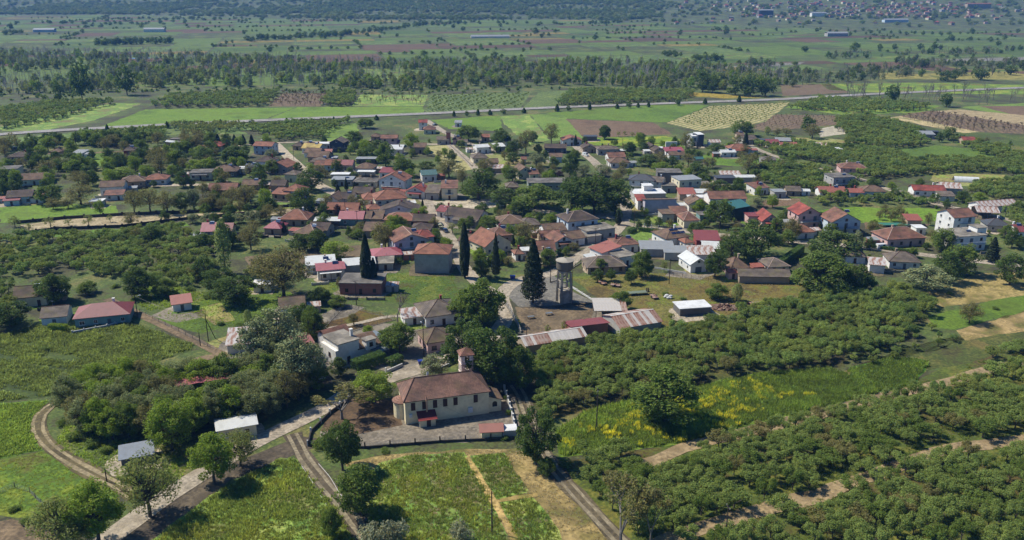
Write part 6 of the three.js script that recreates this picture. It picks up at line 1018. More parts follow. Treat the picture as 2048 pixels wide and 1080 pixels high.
garden([[662, 305], [697, 304]], 2.6, 0.3, M('block_wall', { color: new THREE.Color(0x5f676b), map: slabTex }), 'garden_wall', 'tall grey block wall in northern gardens', 'wall', { bay: 6 });
garden([[1795, 383], [1850, 400], [1905, 416]], 1, 0.3, plainC, 'garden_wall', 'pale roadside wall with gate pillars in the east', 'wall', { bay: 4, post: 0.5, postH: 0.5 });
garden([[1128, 442], [1160, 436], [1225, 432]], 0.8, 0.25, plainC, 'park_wall', 'low wall with railing along the park', 'wall', { bay: 4, post: 0.15, postH: 0.8, wire: 0.7 });
garden([[1275, 457], [1330, 464]], 0.02, 0.1, whiteP, 'pergola_posts', 'row of white pergola posts beside trimmed lawn', 'pergola', { bay: 3, post: 0.22, postH: 2.6, wire: 2.5, wireMat: whiteP });
// white irrigation hoses beside the earth track
function hose(pts, label) { const c = smoothLine(pts, 2).map((v) => v.setY(0.09)); const g = new GB(); for (let i = 0; i < c.length - 1; i++) g.tube(c[i].toArray(), c[i + 1].toArray(), 0.06, 0.06, 5); tag(part('irrigation_hose', g.geo(), whiteP), label, 'hose'); }
hose([[602, 930], [625, 965], [645, 998], [660, 1020]], 'white hose on the far edge of the earth track');
hose([[637, 928], [660, 955], [678, 985], [695, 1008]], 'white hose on the church edge of the earth track');

// ---------------------------------------------------------------- poles and wires
const poleWood = M('pole_timber', { color: new THREE.Color(0x3c3029) }), wireM = M('wire', { color: new THREE.Color(0x8a857c) });
const poleTops = [];
function pole(x, y, top, label, o = {}) {
  const p = P(x, y), h = (y - top) / scaleAt(y) / Math.cos(Math.atan2(EYE, -p.z)) * 0.95, t = thing('utility_pole', label, 'pole', p, R(0, 3), 'utility poles of the village');
  part('shaft', new GB().tube([0, -0.4, 0], [0, h, 0], 0.15, 0.1, 6).geo(), o.concrete ? plainC : poleWood, t);
  if (!o.plain) { part('crossarm', new GB().box(-0.9, 0.9, h - 0.45, h - 0.33, -0.06, 0.06).geo(), poleWood, t); for (const q of [-0.75, 0, 0.75]) part('insulator', new GB().tube([q, h - 0.33, 0], [q, h - 0.1, 0], 0.05, 0.07, 6).geo(), whiteP, t); }
  if (o.lamp) { const l = part('lamp_arm', new GB().tube([0, h - 0.6, 0], [1.3, h - 0.2, 0], 0.035, 0.03, 5).geo(), steel, t); part('lamp_head', new GB().ball(1.55, h - 0.2, 0, 0.35, 0.1, 0.16, 8, 4).geo(), acM, l); }
  if (o.brace) part('brace', new GB().tube([0, h * 0.8, 0], [2.6, -0.3, 0.6], 0.1, 0.11, 6).geo(), poleWood, t);
  poleTops.push(new THREE.Vector3(p.x, h - 0.3, p.z)); return t;
}
pole(984, 1066, 984, 'bare timber pole standing in the church meadow', { plain: 1 });
pole(1193, 858, 776, 'timber pole with crossarm in the mustard weeds');
pole(1450, 1085, 1012, 'leaning timber pole in the near orchard');
pole(214, 964, 938, 'short timber post beside the curving track', { plain: 1 });
pole(276, 636, 588, 'pole with street lamp beside red farmhouse', { lamp: 1 });
pole(417, 683, 626, 'braced timber pole along the farm track', { brace: 1, plain: 1 });
pole(401, 692, 664, 'thin short pole left of braced pole', { plain: 1 });
pole(713, 610, 560, 'timber pole behind fenced dry plot');
pole(848, 713, 644, 'timber pole before pink mossy cottage', { lamp: 1 });
pole(800, 717, 688, 'low timber pole beside trimmed hedge', { plain: 1 });
pole(1053, 690, 652, 'timber pole before the long rusty barn');
pole(1101, 565, 508, 'timber pole at the water tower street corner');
pole(1190, 510, 454, 'street lamp pole halfway up main street', { lamp: 1 });
pole(1338, 568, 516, 'timber pole in the dry paddock');
pole(1438, 464, 432, 'street lamp pole by the green verge', { lamp: 1 });
pole(1268, 456, 404, 'tall pole at the crossroads');
pole(1723, 498, 462, 'pole beside the white gable balcony house');
pole(896, 445, 412, 'pole at the dark-roofed hall corner', { lamp: 1 });
pole(691, 430, 396, 'pole before the long orange barn');
pole(715, 455, 420, 'pole in the green yard left of lavender house');
pole(360, 372, 332, 'pole on the western street');
pole(179, 378, 338, 'pole among western garden trees');
pole(545, 350, 325, 'pole beside grey gable-fronted house');
pole(588, 322, 300, 'pole on the wide pale street', { lamp: 1 });
pole(666, 345, 318, 'pole before the long pale row');
pole(800, 400, 370, 'pole beside red gabled porch house');
pole(942, 292, 272, 'pole on the lane crossing');
pole(1245, 296, 276, 'pole in yellow flowering grass');
pole(1893, 440, 414, 'pole near the tall white three-storey house');
pole(1105, 340, 315, 'pole in the northern trees');
function wire(a, b, sag, label) { const g = new GB(); let p = a.toArray(); for (let i = 1; i <= 10; i++) { const t = i / 10, q = a.clone().lerp(b, t); q.y -= Math.sin(t * Math.PI) * sag; g.tube(p, q.toArray(), 0.025, 0.025, 3); p = q.toArray(); } const m = part('overhead_wire', g.geo(), wireM); tag(m, label, 'wire'); }
wire(P(876, 806, 5.6), P(966, 842, 1.6), 0.5, 'pale cable from church wall down to churchyard hut');
wire(poleTops[8], poleTops[9], 0.6, 'wire between the pole by pink cottage and the hedge pole');
wire(poleTops[11], poleTops[12], 1, 'wire along main street between two poles');
wire(poleTops[12], poleTops[15], 1.2, 'wire along upper main street to the crossroads');
wire(poleTops[7], P(745, 575, 3.8), 0.8, 'wire from the timber pole to unfinished brick building');
wire(poleTops[5], poleTops[4], 1.4, 'wire along the straight farm track');
// ---------------------------------------------------------------- vehicles
const tyreM = M('tyre', { color: new THREE.Color(0.02, 0.02, 0.02) }), rimM = M('rim', { color: new THREE.Color(0x9a9c9e), metalness: 0.6, roughness: 0.4 }), lampM = M('headlight', { color: new THREE.Color(0xd8dcdc), roughness: 0.2 });
function car(x, y, yaw, hex, label, o = {}) {
  const t = thing(o.name || 'parked_car', label, o.category || 'car', P(x, y), yaw * D2R, 'parked vehicles'), paint = new THREE.MeshPhysicalMaterial({ color: new THREE.Color(hex), roughness: 0.35, clearcoat: 0.8, clearcoatRoughness: 0.1 }); paint.name = 'car_paint';
  const L = o.van ? 2.3 : 2.05, H = o.van ? 1.95 : 1.42, pr = o.van ? [[-L, 0.35], [L, 0.35], [L, 0.95], [L * 0.72, 1.1], [L * 0.45, H], [-L, H]] : [[-L, 0.32], [L, 0.32], [L, 0.78], [L * 0.5, 0.92], [L * 0.2, H], [-L * 0.55, H], [-L * 0.9, 0.95], [-L, 0.85]];
  const g = new THREE.ExtrudeGeometry(new THREE.Shape(pr.map((q) => new THREE.Vector2(...q))), { depth: 1.56, bevelEnabled: true, bevelSize: 0.07, bevelThickness: 0.07, bevelSegments: 2 }).translate(0, 0, -0.78);
  part('body', g, paint, t);
  const wy = o.van ? 1.2 : 0.97, wh = H - 0.1; for (const s of [-1, 1]) part('side_window', new GB().box(-L * (o.van ? 0.1 : 0.62), L * 0.3, wy, wh, s * 0.855 - 0.012, s * 0.855 + 0.012).geo(), glassM, t);
  part('windscreen', new GB().quad([L * (o.van ? 0.74 : 0.52), o.van ? 1.16 : 0.98, 0.7], [L * (o.van ? 0.74 : 0.52), o.van ? 1.16 : 0.98, -0.7], [L * (o.van ? 0.5 : 0.27), H - 0.02, -0.62], [L * (o.van ? 0.5 : 0.27), H - 0.02, 0.62]).geo().translate(0.075, 0.03, 0), glassM, t);
  for (const sx of [-1.25, 1.3]) for (const sz of [-0.8, 0.8]) { const w = part('wheel', new THREE.CylinderGeometry(0.31, 0.31, 0.2, 14).rotateX(Math.PI / 2), tyreM, t); w.position.set(sx, 0.31, sz); part('rim', new THREE.CylinderGeometry(0.19, 0.19, 0.21, 10).rotateX(Math.PI / 2), rimM, w); }
  for (const sz of [-0.6, 0.6]) part('headlight', new GB().box(L + 0.05, L + 0.09, 0.6, 0.75, sz - 0.16, sz + 0.16).geo(), lampM, t);
}
car(1150, 466, 20, 0xd8d8d6, 'white car parked in front of crossroads house');
car(880, 455, -65, 0xc8c38a, 'pale yellow car parked on the side street');
car(891, 464, -65, 0x22262c, 'dark car parked on the side street');
car(371, 368, 4, 0x2a3f8c, 'blue car parked on the western street');
car(278, 371, 4, 0xd5d5d3, 'white car parked on the western street');
car(1171, 312, -60, 0xd8d8d6, 'white van on the short northern street', { van: 1, name: 'parked_van', category: 'van' });
car(1764, 497, 10, 0xdadad8, 'white van on the eastern street', { van: 1, name: 'parked_van', category: 'van' });
car(870, 251, 55, 0x3a3d42, 'dark car driving down the northern lane');
car(30, 300, 10, 0x39424a, 'dark van among far western trees', { van: 1, name: 'parked_van', category: 'van' });
car(1392, 541, 30, 0x1c1d1f, 'black car standing in the white gable garage');
// flat trailer, scrap, bags, dumpsters
{
  const t = thing('flat_trailer', 'green-grey flat trailer standing in the dry paddock', 'trailer', P(1275, 589), 12 * D2R), gm = M('trailer_deck', { color: new THREE.Color(0x66705f) });
  for (let k = 0; k < 9; k++) part('plank', new GB().box(-3.2 + k * 0.71, -3.2 + k * 0.71 + 0.69, 0.85, 0.93, -1.1, 1.1).geo(), gm, t);
  part('chassis', new GB().box(-3.2, 4.4, 0.62, 0.78, -0.25, 0.25).geo(), poleWood, t);
  for (const x of [-1.6, -0.6]) for (const z of [-1, 1]) { const w = part('wheel', new THREE.CylinderGeometry(0.4, 0.4, 0.25, 12).rotateX(Math.PI / 2), tyreM, t); w.position.set(x, 0.4, z); }
  for (const x of [3, 3.6]) part('ramp', new GB().box(x, x + 0.25, 0.9, 2.1, -0.3, 0.3).geo(), poleWood, t);
  for (const [x, y, l] of [[1231, 573, 'dark heap of scrap machinery beside fruit trees'], [1205, 568, 'low rusty cart under fruit trees'], [1308, 596, 'grey harrow lying on paddock grass']]) { const s = thing('scrap_machine', l, 'machinery', P(x, y), R(0, 3)); part('frame', new GB().box(-1.7, 1.7, 0.5, 0.75, -0.9, 0.9).geo(), pick(rustVariants.slice(0, 2)), s); part('tongue', new GB().tube([1.7, 0.6, 0], [3.2, 0.3, 0], 0.07, 0.07, 5).geo(), poleWood, s); for (const q of [-0.9, 0.9]) part('wheel', new THREE.CylinderGeometry(0.5, 0.5, 0.18, 12).rotateX(Math.PI / 2).translate(0, 0.5, q), tyreM, s); for (let k = 0; k < 5; k++) part('tine', new GB().tube([-1.5 + k * 0.7, 0.7, 0], [-1.7 + k * 0.7, 1.5 + R(-0.2, 0.2), 0.3], 0.06, 0.05, 5).geo(), poleWood, s); }
  const bagM = M('white_bag', { color: new THREE.Color(0xd2d1cc), map: wallTex }); for (let k = 0; k < 6; k++) { const p = P(1332, 596), m = part('filled_bag', new GB().ball(0, 0.35, 0, 0.75, 0.42, 0.55, 10, 6).geo(), bagM); m.position.set(p.x + R(-1.6, 1.6), k > 3 ? 0.45 : 0, p.z + R(-0.8, 0.8)); m.rotation.y = R(0, 3); tag(m, 'white filled bag in the pile on the paddock', 'bag', 'white bags piled on the paddock'); }
  const pm = M('gravel_heap', { color: new THREE.Color(0xc6bda8), map: slabTex }), hp = part('gravel_heap', new THREE.ConeGeometry(3, 1.6, 14, 4), pm); hp.position.copy(P(1372, 528)).setY(0.7); tag(hp, 'pale gravel heap left of white gable garage', 'heap');
}
function dumpster(x, y, yaw, label) { const blue = mats.dumpster_blue || M('dumpster_blue', { color: new THREE.Color(0x22357f), roughness: 0.45 }), t = thing('dumpster', label, 'dumpster', P(x, y), yaw * D2R, 'blue wheeled dumpsters'); const s = new THREE.Shape([[-0.75, 0.25], [0.75, 0.25], [0.95, 1.2], [-0.95, 1.2]].map((q) => new THREE.Vector2(...q))); part('bin', new THREE.ExtrudeGeometry(s, { depth: 1.2, bevelEnabled: false }).translate(0, 0, -0.6), blue, t); part('lid', new GB().box(-0.98, 0.98, 1.2, 1.3, -0.64, 0.64).geo(), blue, t); for (const a of [-0.55, 0.55]) for (const b of [-0.4, 0.4]) part('wheel', new THREE.CylinderGeometry(0.12, 0.12, 0.08, 10).rotateX(Math.PI / 2).translate(a, 0.13, b), tyreM, t); }
dumpster(843, 729, 20, 'blue dumpster beside the pink cottage yard'); dumpster(1025, 558, 6, 'blue dumpster behind the tall conifer'); dumpster(957, 398, 0, 'blue dumpster at the village square');
{ // tables in the yard, white plastic tunnel, green net, satellite of the farm
  for (const [x, y, l] of [[1098, 630, 'metal table in the shade of the tall conifer'], [1062, 637, 'low stone bench in the dirt yard']]) { const t = thing('yard_table', l, 'table', P(x, y), 0.3); part('top', new GB().box(-1.1, 1.1, 0.7, 0.78, -0.5, 0.5).geo(), steel, t); for (const a of [-0.95, 0.95]) for (const b of [-0.4, 0.4]) part('leg', new GB().box(a - 0.05, a + 0.05, -0.1, 0.7, b - 0.05, b + 0.05).geo(), poleWood, t); }
  const tn = thing('plastic_tunnel', 'white plastic growing tunnel in the eastern yard', 'tunnel', P(1931, 363), -14 * D2R), pl = M('white_plastic', { color: new THREE.Color(0xcfd0cc), roughness: 0.4 });
  for (let k = 0; k < 6; k++) part('cover_bay', new THREE.CylinderGeometry(2.6, 2.6, 1.95, 14, 1, true, 0, Math.PI).rotateZ(Math.PI / 2).translate(-5 + k * 2, -0.05, 0), pl, tn); part('end_wall', new THREE.CircleGeometry(2.55, 14, 0, Math.PI).rotateY(Math.PI / 2).translate(5.9, -0.05, 0), pl, tn);
  const nt = thing('net_cover', 'green shade net spread over garden rows behind pink house', 'net', P(1795, 452)); part('net', new GB().box(-8, 8, 0.9, 0.94, -2, 2).geo(), M('green_net', { color: new THREE.Color(0x2f6b5a) }), nt); for (const a of [-7.5, 0, 7.5]) for (const b of [-1.8, 1.8]) part('stake', new GB().box(a - 0.04, a + 0.04, -0.1, 0.9, b - 0.04, b + 0.04).geo(), wood, nt);
  const rt = thing('red_sheet_roofing', 'faded red roof glimpsed between silvery walnut trees', 'roof', P(408, 758, 5), 22 * D2R); rt.position.y = 0; houses.push({ root: rt, label: 'faded red roof in the grove', w: 16, d: 9, h: 5, pos: rt.position.clone().add(new THREE.Vector3(1, 0, 3)), yaw: 0.38 }); for (let k = 0; k < 14; k++) part('roof_sheet', new GB().box(-7 + k, -7 + k + 0.97, 5 + (k % 3) * 0.05, 5.06 + (k % 3) * 0.05, -2, 2).geo(), RF.pm, rt); for (const a of [-6.5, 0, 6.5]) for (const b of [-1.7, 1.7]) part('post', new GB().box(a - 0.1, a + 0.1, -0.2, 5, b - 0.1, b + 0.1).geo(), wood, rt);
}
// ---------------------------------------------------------------- single trees (kind, sheet, middle, top, foot, width)
const TL = {
  PX: `B 685 838 940 82;B 1072 806 928 88;G 745 738 806 88;W 868 708 756 58;B 930 630 745 100;B 985 640 768 125;B 1036 690 778 84;M 962 550 648 98;M 928 585 642 66;F 1066 474 606 64;C 930 440 556 25;C 735 462 577 27;C 749 512 576 17;F 992 462 556 24;X 795 563 646 70;M 1241 578 620 46;M 1434 563 598 46;P 1473 566 602 24;M 1328 722 845 135;B 1094 912 950 42;V 1240 940 1102 165;V 1300 960 1096 90;M 722 930 1030 96;M 664 1012 1074 44;A 300 908 1034 118;G 198 962 1086 112;A 128 1000 1104 120;G 430 866 968 92;A 482 856 932 74;V 684 760 838 135;
    G 345 792 900 96;B 110 546 606 78;M 172 560 588 42;B 22 598 652 84;B 280 530 592 72;M 332 552 592 48;B 470 545 606 90;B 440 530 585 70;P 452 438 548 32;O 568 488 594 118;O 530 500 570 60;G 671 480 518 58;B 640 574 606 50;M 676 588 614 38;P 497 618 652 18;W 560 606 722 104;B 602 600 672 66;M 628 610 684 52;W 520 640 740 96;W 600 660 776 110;B 677 712 752 38;G 736 650 670 24;M 800 643 704 70;B 776 655 698 44;S 762 655 672 24;
    B 1143 352 424 84;B 1188 346 428 100;B 1230 356 428 80;M 1070 364 418 92;B 1010 374 414 64;B 958 336 400 86;B 1025 334 364 38;B 1030 402 428 40;B 966 404 427 24;B 1508 440 514 106;B 1462 468 522 66;B 1430 498 554 50;M 1640 500 584 116;B 1672 460 516 104;B 1706 524 584 72;M 1884 452 502 50;M 1918 482 548 70;B 1892 500 564 64;W 1850 530 580 92;F 1982 472 524 36;B 2018 506 570 64;W 1711 458 496 28;O 1938 602 646 48;O 1582 438 478 42;M 1283 498 554 46;B 1262 536 568 28;B 1222 536 562 24;B 1195 536 563 28;Y 1328 520 544 18;B 963 510 554 38;M 1200 515 545 30;Y 1095 648 668 14;Y 1128 640 664 14;Y 1170 636 656 14;Y 1342 625 642 16`,
  L4: `O 45 165 322 105;B 285 155 228 90;B 435 130 230 125;O 900 140 252 125;F 560 210 292 46;B 855 255 345 95;B 990 200 264 64;O 370 350 478 160;O 455 320 425 105;W 540 330 425 125;G 590 340 465 150;B 250 355 435 95;B 130 340 435 125;B 920 290 402 95;O 1000 300 392 84;B 1120 250 402 125;O 1250 240 425 185;O 1275 290 465 155;B 1400 270 395 200;G 960 410 515 235;O 620 430 545 145;O 640 540 705 225;M 410 530 700 200;O 420 650 745 135;B 40 490 655 110;B 110 510 625 120;O 540 650 735 115;O 1550 110 225 175;B 1620 250 385 180;B 1860 240 375 220;G 1600 340 445 185;B 1212 510 570 70;O 1060 580 775 155;O 1185 560 765 205;O 1320 590 775 205;B 1440 600 756 145;W 1530 560 745 105;G 790 660 785 84;O 1660 600 745 155;O 1940 540 725 205;W 1520 770 855 115;W 1640 770 855 135;W 1880 770 855 135;W 1990 740 856 135;Y 400 790 884 105;Y 545 810 874 76;Y 700 780 874 95;O 1040 760 876 135;Y 120 790 885 110;Y 232 850 922 72;Y 870 780 844 52;B 1300 742 834 92;Y 1450 730 805 54;F 1660 140 228 60;F 1720 145 232 60;F 1780 145 232 62;F 1850 150 234 62;F 1920 150 236 60;F 1985 150 238 60;B 1200 865 1010 175;O 1090 880 985 120;B 1000 900 980 110`,
  L5: `B 955 418 592 225;B 905 560 795 225;G 600 570 735 125;O 480 540 695 150;O 330 560 720 150;B 1480 190 335 190;G 1385 190 312 105;B 1290 122 236 170;G 950 378 432 84;O 795 368 424 52;M 1690 330 488 165;F 1233 490 594 44;F 1300 520 594 50;F 1165 545 622 64;G 1395 550 612 90;B 350 240 376 225;W 640 262 355 110;B 110 240 362 140;G 40 340 446 120;M 1385 10 105 130;B 1290 448 502 92;U 1165 696 806 64;G 1840 710 805 84;F 1832 658 722 32;G 1320 630 674 52;O 1512 838 1054 185;F 740 838 932 66;G 1640 860 935 90;B 1700 860 962 74;B 1250 868 960 60;M 1320 890 970 120;B 960 925 1063 200;O 480 850 1063 190;B 300 860 1050 170;M 100 900 1063 180;B 1140 500 560 60;G 1740 135 262 130;M 170 640 740 140;B 240 650 735 120;M 640 650 742 120;B 1900 620 660 60`,
  L6: `B 1340 420 505 135;B 1495 295 495 150;U 1415 438 505 72;W 1600 380 476 120;W 1750 378 486 155;O 1900 398 505 115;B 1055 188 315 135;O 1150 105 305 155;B 950 100 244 165;M 700 60 205 185;O 1350 55 225 130;B 1050 288 384 112;W 1230 290 404 135;O 830 340 445 155;O 545 338 494 205;O 650 400 555 95;B 190 330 484 155;B 370 360 434 160;M 45 195 405 150;M 860 778 914 155;O 1150 838 1005 205;B 708 790 884 84;Y 570 838 935 84;M 1345 760 834 125;F 1130 738 834 44;Y 1210 750 814 54;B 480 686 746 76;S 580 698 738 60;B 440 925 1063 105;B 510 975 1063 135;O 45 858 1063 190;G 160 860 935 84;B 232 858 965 72;B 1770 78 190 95;B 1970 208 305 100;Y 1880 125 172 36;Y 1930 122 172 40;Y 1985 132 174 46;F 1540 148 244 40;B 1000 990 1063 60;F 1050 940 1030 46;G 1020 850 990 80;B 1880 730 830 60;O 1520 1000 1063 100`,
  L7: `O 910 128 295 125;B 272 78 190 105;B 470 208 314 104;B 580 208 294 92;F 1380 118 246 62;M 1350 28 165 185;B 1870 -5 125 135;O 1905 68 185 155;P 1550 85 155 40;O 1625 100 165 70;O 1700 100 165 100;B 1150 218 294 150;O 700 288 405 155;B 620 308 405 205;B 805 318 405 105;O 930 298 405 125;G 722 358 455 155;B 1000 358 485 205;O 1400 288 465 205;B 1500 378 465 110;B 1730 378 465 255;B 1180 508 606 175;B 1335 538 606 95;M 1180 638 876 225;F 380 738 866 64;B 612 788 894 60;B 700 800 880 80;W 1480 640 725 105;B 1690 740 835 125;O 1750 798 985 135;F 1965 830 905 50;Y 1560 95 160 50;M 560 130 200 70;O 1080 330 420 110;B 540 830 900 60;O 680 880 970 70;P 960 180 262 40`,
  L8: `B 1450 78 196 115;B 1380 128 215 64;B 660 208 290 115;B 1232 318 405 95;O 1740 168 245 64;S 1940 192 238 44;B 1950 880 1045 125;B 2005 945 1063 105;S 1385 345 392 84;O 1100 790 860 120;M 870 500 560 120;B 640 580 645 90;G 1005 520 585 80;G 1700 600 685 120;B 1560 590 690 120;M 1350 610 690 80;O 870 840 930 150;F 630 860 960 36;B 1270 1000 1063 60;B 830 960 1060 90;G 1000 970 1030 90`,
  M2: `O 1290 880 985 90;B 1010 225 380 160;B 860 260 400 180;M 600 440 530 110;B 120 440 640 200;O 60 480 620 160;O 1180 600 720 60;M 1640 430 500 100`,
};
for (const s in TL) for (const e of TL[s].trim().split(/;\s*/)) { const [k, x, t, f, w] = e.trim().split(/\s+/); tr(k, s, +x, +t, +f, +w); }
// cream blossom and weeds at the very front
for (const [x, t, f, w] of [[745, 1030, 1096, 70], [790, 1020, 1090, 70], [925, 1028, 1086, 56]]) tr('N', 'PX', x, t, f, w, { look: 'cream blossoming shrub' });
// roadside row of dark rounded trees
[[174, 262], [215, 261], [335, 256], [372, 254], [407, 253], [442, 252], [504, 248], [574, 246], [668, 244], [695, 242], [753, 239], [908, 232], [934, 231], [956, 230], [980, 229], [1007, 227], [1048, 225], [1114, 222], [1137, 221], [1179, 219], [1234, 216], [1258, 215], [1276, 214], [1297, 213], [1356, 210], [1410, 207], [1478, 203]].forEach(([x, y], i) => tr(i % 3 ? 'F' : 'B', 'PX', x, y - R(9, 15), y + 1, R(10, 15), { mat: LEAF.deep, look: 'dark rounded roadside tree', place: 'in the row along the main road', group: 'dark trees along the main road' }));
// larger trees that stand out before the river wood
[[1405, 136, 184, 34], [1425, 142, 186, 24], [1470, 150, 190, 40], [1500, 146, 192, 44], [1530, 150, 192, 36], [1784, 164, 204, 30], [1892, 182, 214, 26], [1890, 140, 162, 34], [1960, 134, 160, 30], [2020, 128, 150, 24], [165, 112, 200, 40], [255, 122, 190, 36], [398, 98, 122, 20], [862, 142, 175, 20], [120, 160, 205, 26], [1910, 135, 160, 20]].forEach(([x, t, f, w]) => tr('B', 'PX', x, t, f, w, { look: 'large dark green tree', place: 'before the river wood', group: 'large trees before the river wood', lod: 2 }));
for (let i = 0; i < 46; i++) { const x = R(1690, 2090), f = R(188, 210); tr('X', 'PX', x, f - R(26, 42), f, R(18, 28), { look: 'tall bare grey tree', place: 'in the leafless row by the main road', group: 'bare trees by the main road', lod: 1 }); }

// ---------------------------------------------------------------- garden walls and outbuildings that go with the houses
{
  const list = houses.filter((b) => b.root.name.startsWith('house') && b.pos.z > -560 && b.pos.z < -250), og = new GB().box(-2, 2, -0.3, 2.2, -1.5, 1.5).geo(), or_ = roofGeo('shed', 4, 3, 0.5, 0.2).g;
  for (const b of list) {
    const c = Math.cos(b.yaw), s = Math.sin(b.yaw), at = (lx, lz) => new THREE.Vector3(b.pos.x + lx * c + lz * s, 0, b.pos.z - lx * s + lz * c);
    if (rnd() < 0.42) {
      const sd = rnd() < 0.5 ? -1 : 1, p = at(sd * (b.w / 2 + 3), R(-2, 2)); if (!insideHouse(p.x, p.z, 2.4) && !nearRoad(p.x, p.z, 2.2)) { const t = thing('outbuilding', 'small tin-roofed outbuilding beside ' + b.label, 'shed', p, b.yaw); part('wall', og, pick([WL.gy, WL.tn, WL.wh, WL.bk]), t); part('roof', or_, pick([RF.ru, RF.gm, RF.wm, RF.om]), t).position.y = 2.2; addDoor(t, 0.4, 0, 1.5, 0, 0.9, 1.8, doorG); houses.push({ root: t, label: b.label, w: 4, d: 3, h: 2.6, pos: p, yaw: b.yaw, minor: 1 }); }
    }
    if (rnd() < 0.5) {
      const w = b.w + R(2, 5), z = b.d / 2 + R(3.2, 5), a = at(-w / 2, z), e = at(w / 2, z), m = at(0, z); if ([a, e, m, at(-w / 4, z), at(w / 4, z)].some((q) => insideHouse(q.x, q.z, 0.5) || nearRoad(q.x, q.z, -0.2))) continue;
      const t = thing('garden_wall', 'low garden wall before ' + b.label, 'wall', m, b.yaw), mt = pick([whiteP, plainC, plainC, darkWall]), n = Math.max(2, Math.round(w / 3)); for (let k = 0; k < n; k++) { const x = -w / 2 + w / n * (k + 0.5); if (k === Math.floor(n / 2)) continue; part('wall_bay', new GB().box(-w / n / 2 + 0.16, w / n / 2 - 0.16, -0.2, 0.9, -0.1, 0.1).geo(), mt, t).position.set(x, 0, 0); } for (let k = 0; k <= n; k++) part('post', new GB().box(-0.15, 0.15, -0.2, 1.15, -0.15, 0.15).geo(), mt, t).position.set(-w / 2 + w / n * k, 0, 0);
    }
  }
}
// ---------------------------------------------------------------- garden trees that fill the village, kept clear of houses and streets
function freeSpot(x, z, pad) { return !insideHouse(x, z, pad) && !nearRoad(x, z, 0.6); }
function fill(pts, n, kinds, h0, h1, place) {
  const V = ground2(pts), xs = V.map((v) => v.x), zs = V.map((v) => v.z); let made = 0;
  for (let t = 0; t < n * 14 && made < n; t++) {
    const x = R(Math.min(...xs), Math.max(...xs)), z = R(Math.min(...zs), Math.max(...zs)); if (!inPoly(x, z, V) || !freeSpot(x, z, 2)) continue;
    if (plants.some((p) => Math.hypot(p.g.position.x - x, p.g.position.z - z) < 3.2)) continue;
    const k = pick(kinds), h = R(h0, h1) * (k === 'S' ? 0.4 : 1); plant(k, new THREE.Vector3(x, 0, z), h, h * R(0.75, 1.05)); made++;
  }
}
fill([[0, 290], [380, 278], [560, 292], [600, 350], [520, 372], [240, 378], [0, 400]], 150, ['B', 'O', 'M', 'B', 'G', 'S'], 5.5, 10);
fill([[380, 372], [600, 365], [690, 400], [640, 470], [420, 500], [390, 430]], 70, ['O', 'B', 'M', 'S', 'S'], 4, 7.5);
fill([[640, 285], [1140, 280], [1230, 330], [1240, 390], [900, 395], [640, 380]], 85, ['B', 'M', 'O', 'G', 'S', 'S'], 4, 7.5);
fill([[1150, 285], [1500, 285], [1620, 350], [1540, 420], [1260, 440], [1240, 340]], 85, ['B', 'O', 'M', 'S', 'S', 'G'], 4, 7);
fill([[680, 400], [1000, 430], [1240, 450], [1100, 540], [900, 540], [700, 470]], 64, ['B', 'M', 'O', 'S', 'S', 'G'], 3.5, 7);
fill([[1280, 440], [1900, 430], [2040, 480], [1900, 520], [1600, 530], [1400, 490]], 44, ['B', 'M', 'O', 'S', 'S'], 3.5, 7);
fill([[1620, 360], [2040, 390], [2040, 430], [1900, 420], [1640, 400]], 27, ['B', 'M', 'S'], 3.5, 6);
// walnut grove by the concrete road
{
  const V = ground2([[135, 822], [205, 785], [330, 775], [470, 770], [560, 735], [632, 775], [625, 805], [520, 850], [430, 862], [330, 880], [225, 885], [160, 868]]);
  const done = []; for (let t = 0; t < 3000 && done.length < 80; t++) { const x = R(-110, -38), z = R(-225, -160); if (!inPoly(x, z, V) || !freeSpot(x, z, 1.5) || nearRoad(x, z, 2)) continue; if (done.some((q) => Math.hypot(q[0] - x, q[1] - z) < 3.5)) continue; done.push([x, z]); const k = pick(['W', 'W', 'W', 'O', 'M', 'G']); plant(k, new THREE.Vector3(x, 0, z), R(7.5, 10.5), R(7, 9.5), { mat: k === 'W' ? LEAF.walnut : undefined, look: k === 'W' ? 'grey-green walnut tree' : undefined, place: 'in the grove by the concrete road', group: 'grove trees by the concrete road' }); }
}
// undergrowth bushes at the grove edge and along plots
for (const [x, y, h, w] of [[150, 880, 2.4, 4], [185, 892, 2.2, 4], [125, 850, 2, 3.5], [210, 905, 1.8, 3.5], [160, 840, 2.6, 4], [640, 892, 2.4, 5], [660, 895, 2, 4], [700, 905, 1.8, 4], [770, 905, 1.3, 3], [985, 875, 1.6, 2], [1010, 880, 1.4, 2.4], [1012, 800, 2, 1.6], [1018, 830, 2, 2], [480, 655, 2, 4], [520, 665, 2.2, 5], [440, 650, 1.5, 3], [555, 560, 2, 5], [420, 595, 2, 5], [380, 580, 2, 5], [230, 575, 1.6, 4], [310, 575, 1.8, 4], [500, 545, 2.4, 5], [1330, 590, 1.4, 3], [1365, 600, 1.4, 3], [1250, 590, 1.6, 3], [1700, 590, 2, 4], [1780, 590, 2.2, 6], [1810, 585, 2, 5], [1990, 618, 1.2, 3], [1900, 590, 1.2, 3], [1750, 690, 1.4, 4], [1160, 895, 1.6, 5], [1130, 930, 1.6, 4], [30, 1020, 1.3, 3], [50, 1045, 1.3, 3], [90, 700, 1.5, 4], [120, 640, 1.6, 3]]) plant('S', P(x, y), h, w, { look: 'low leafy bush' });

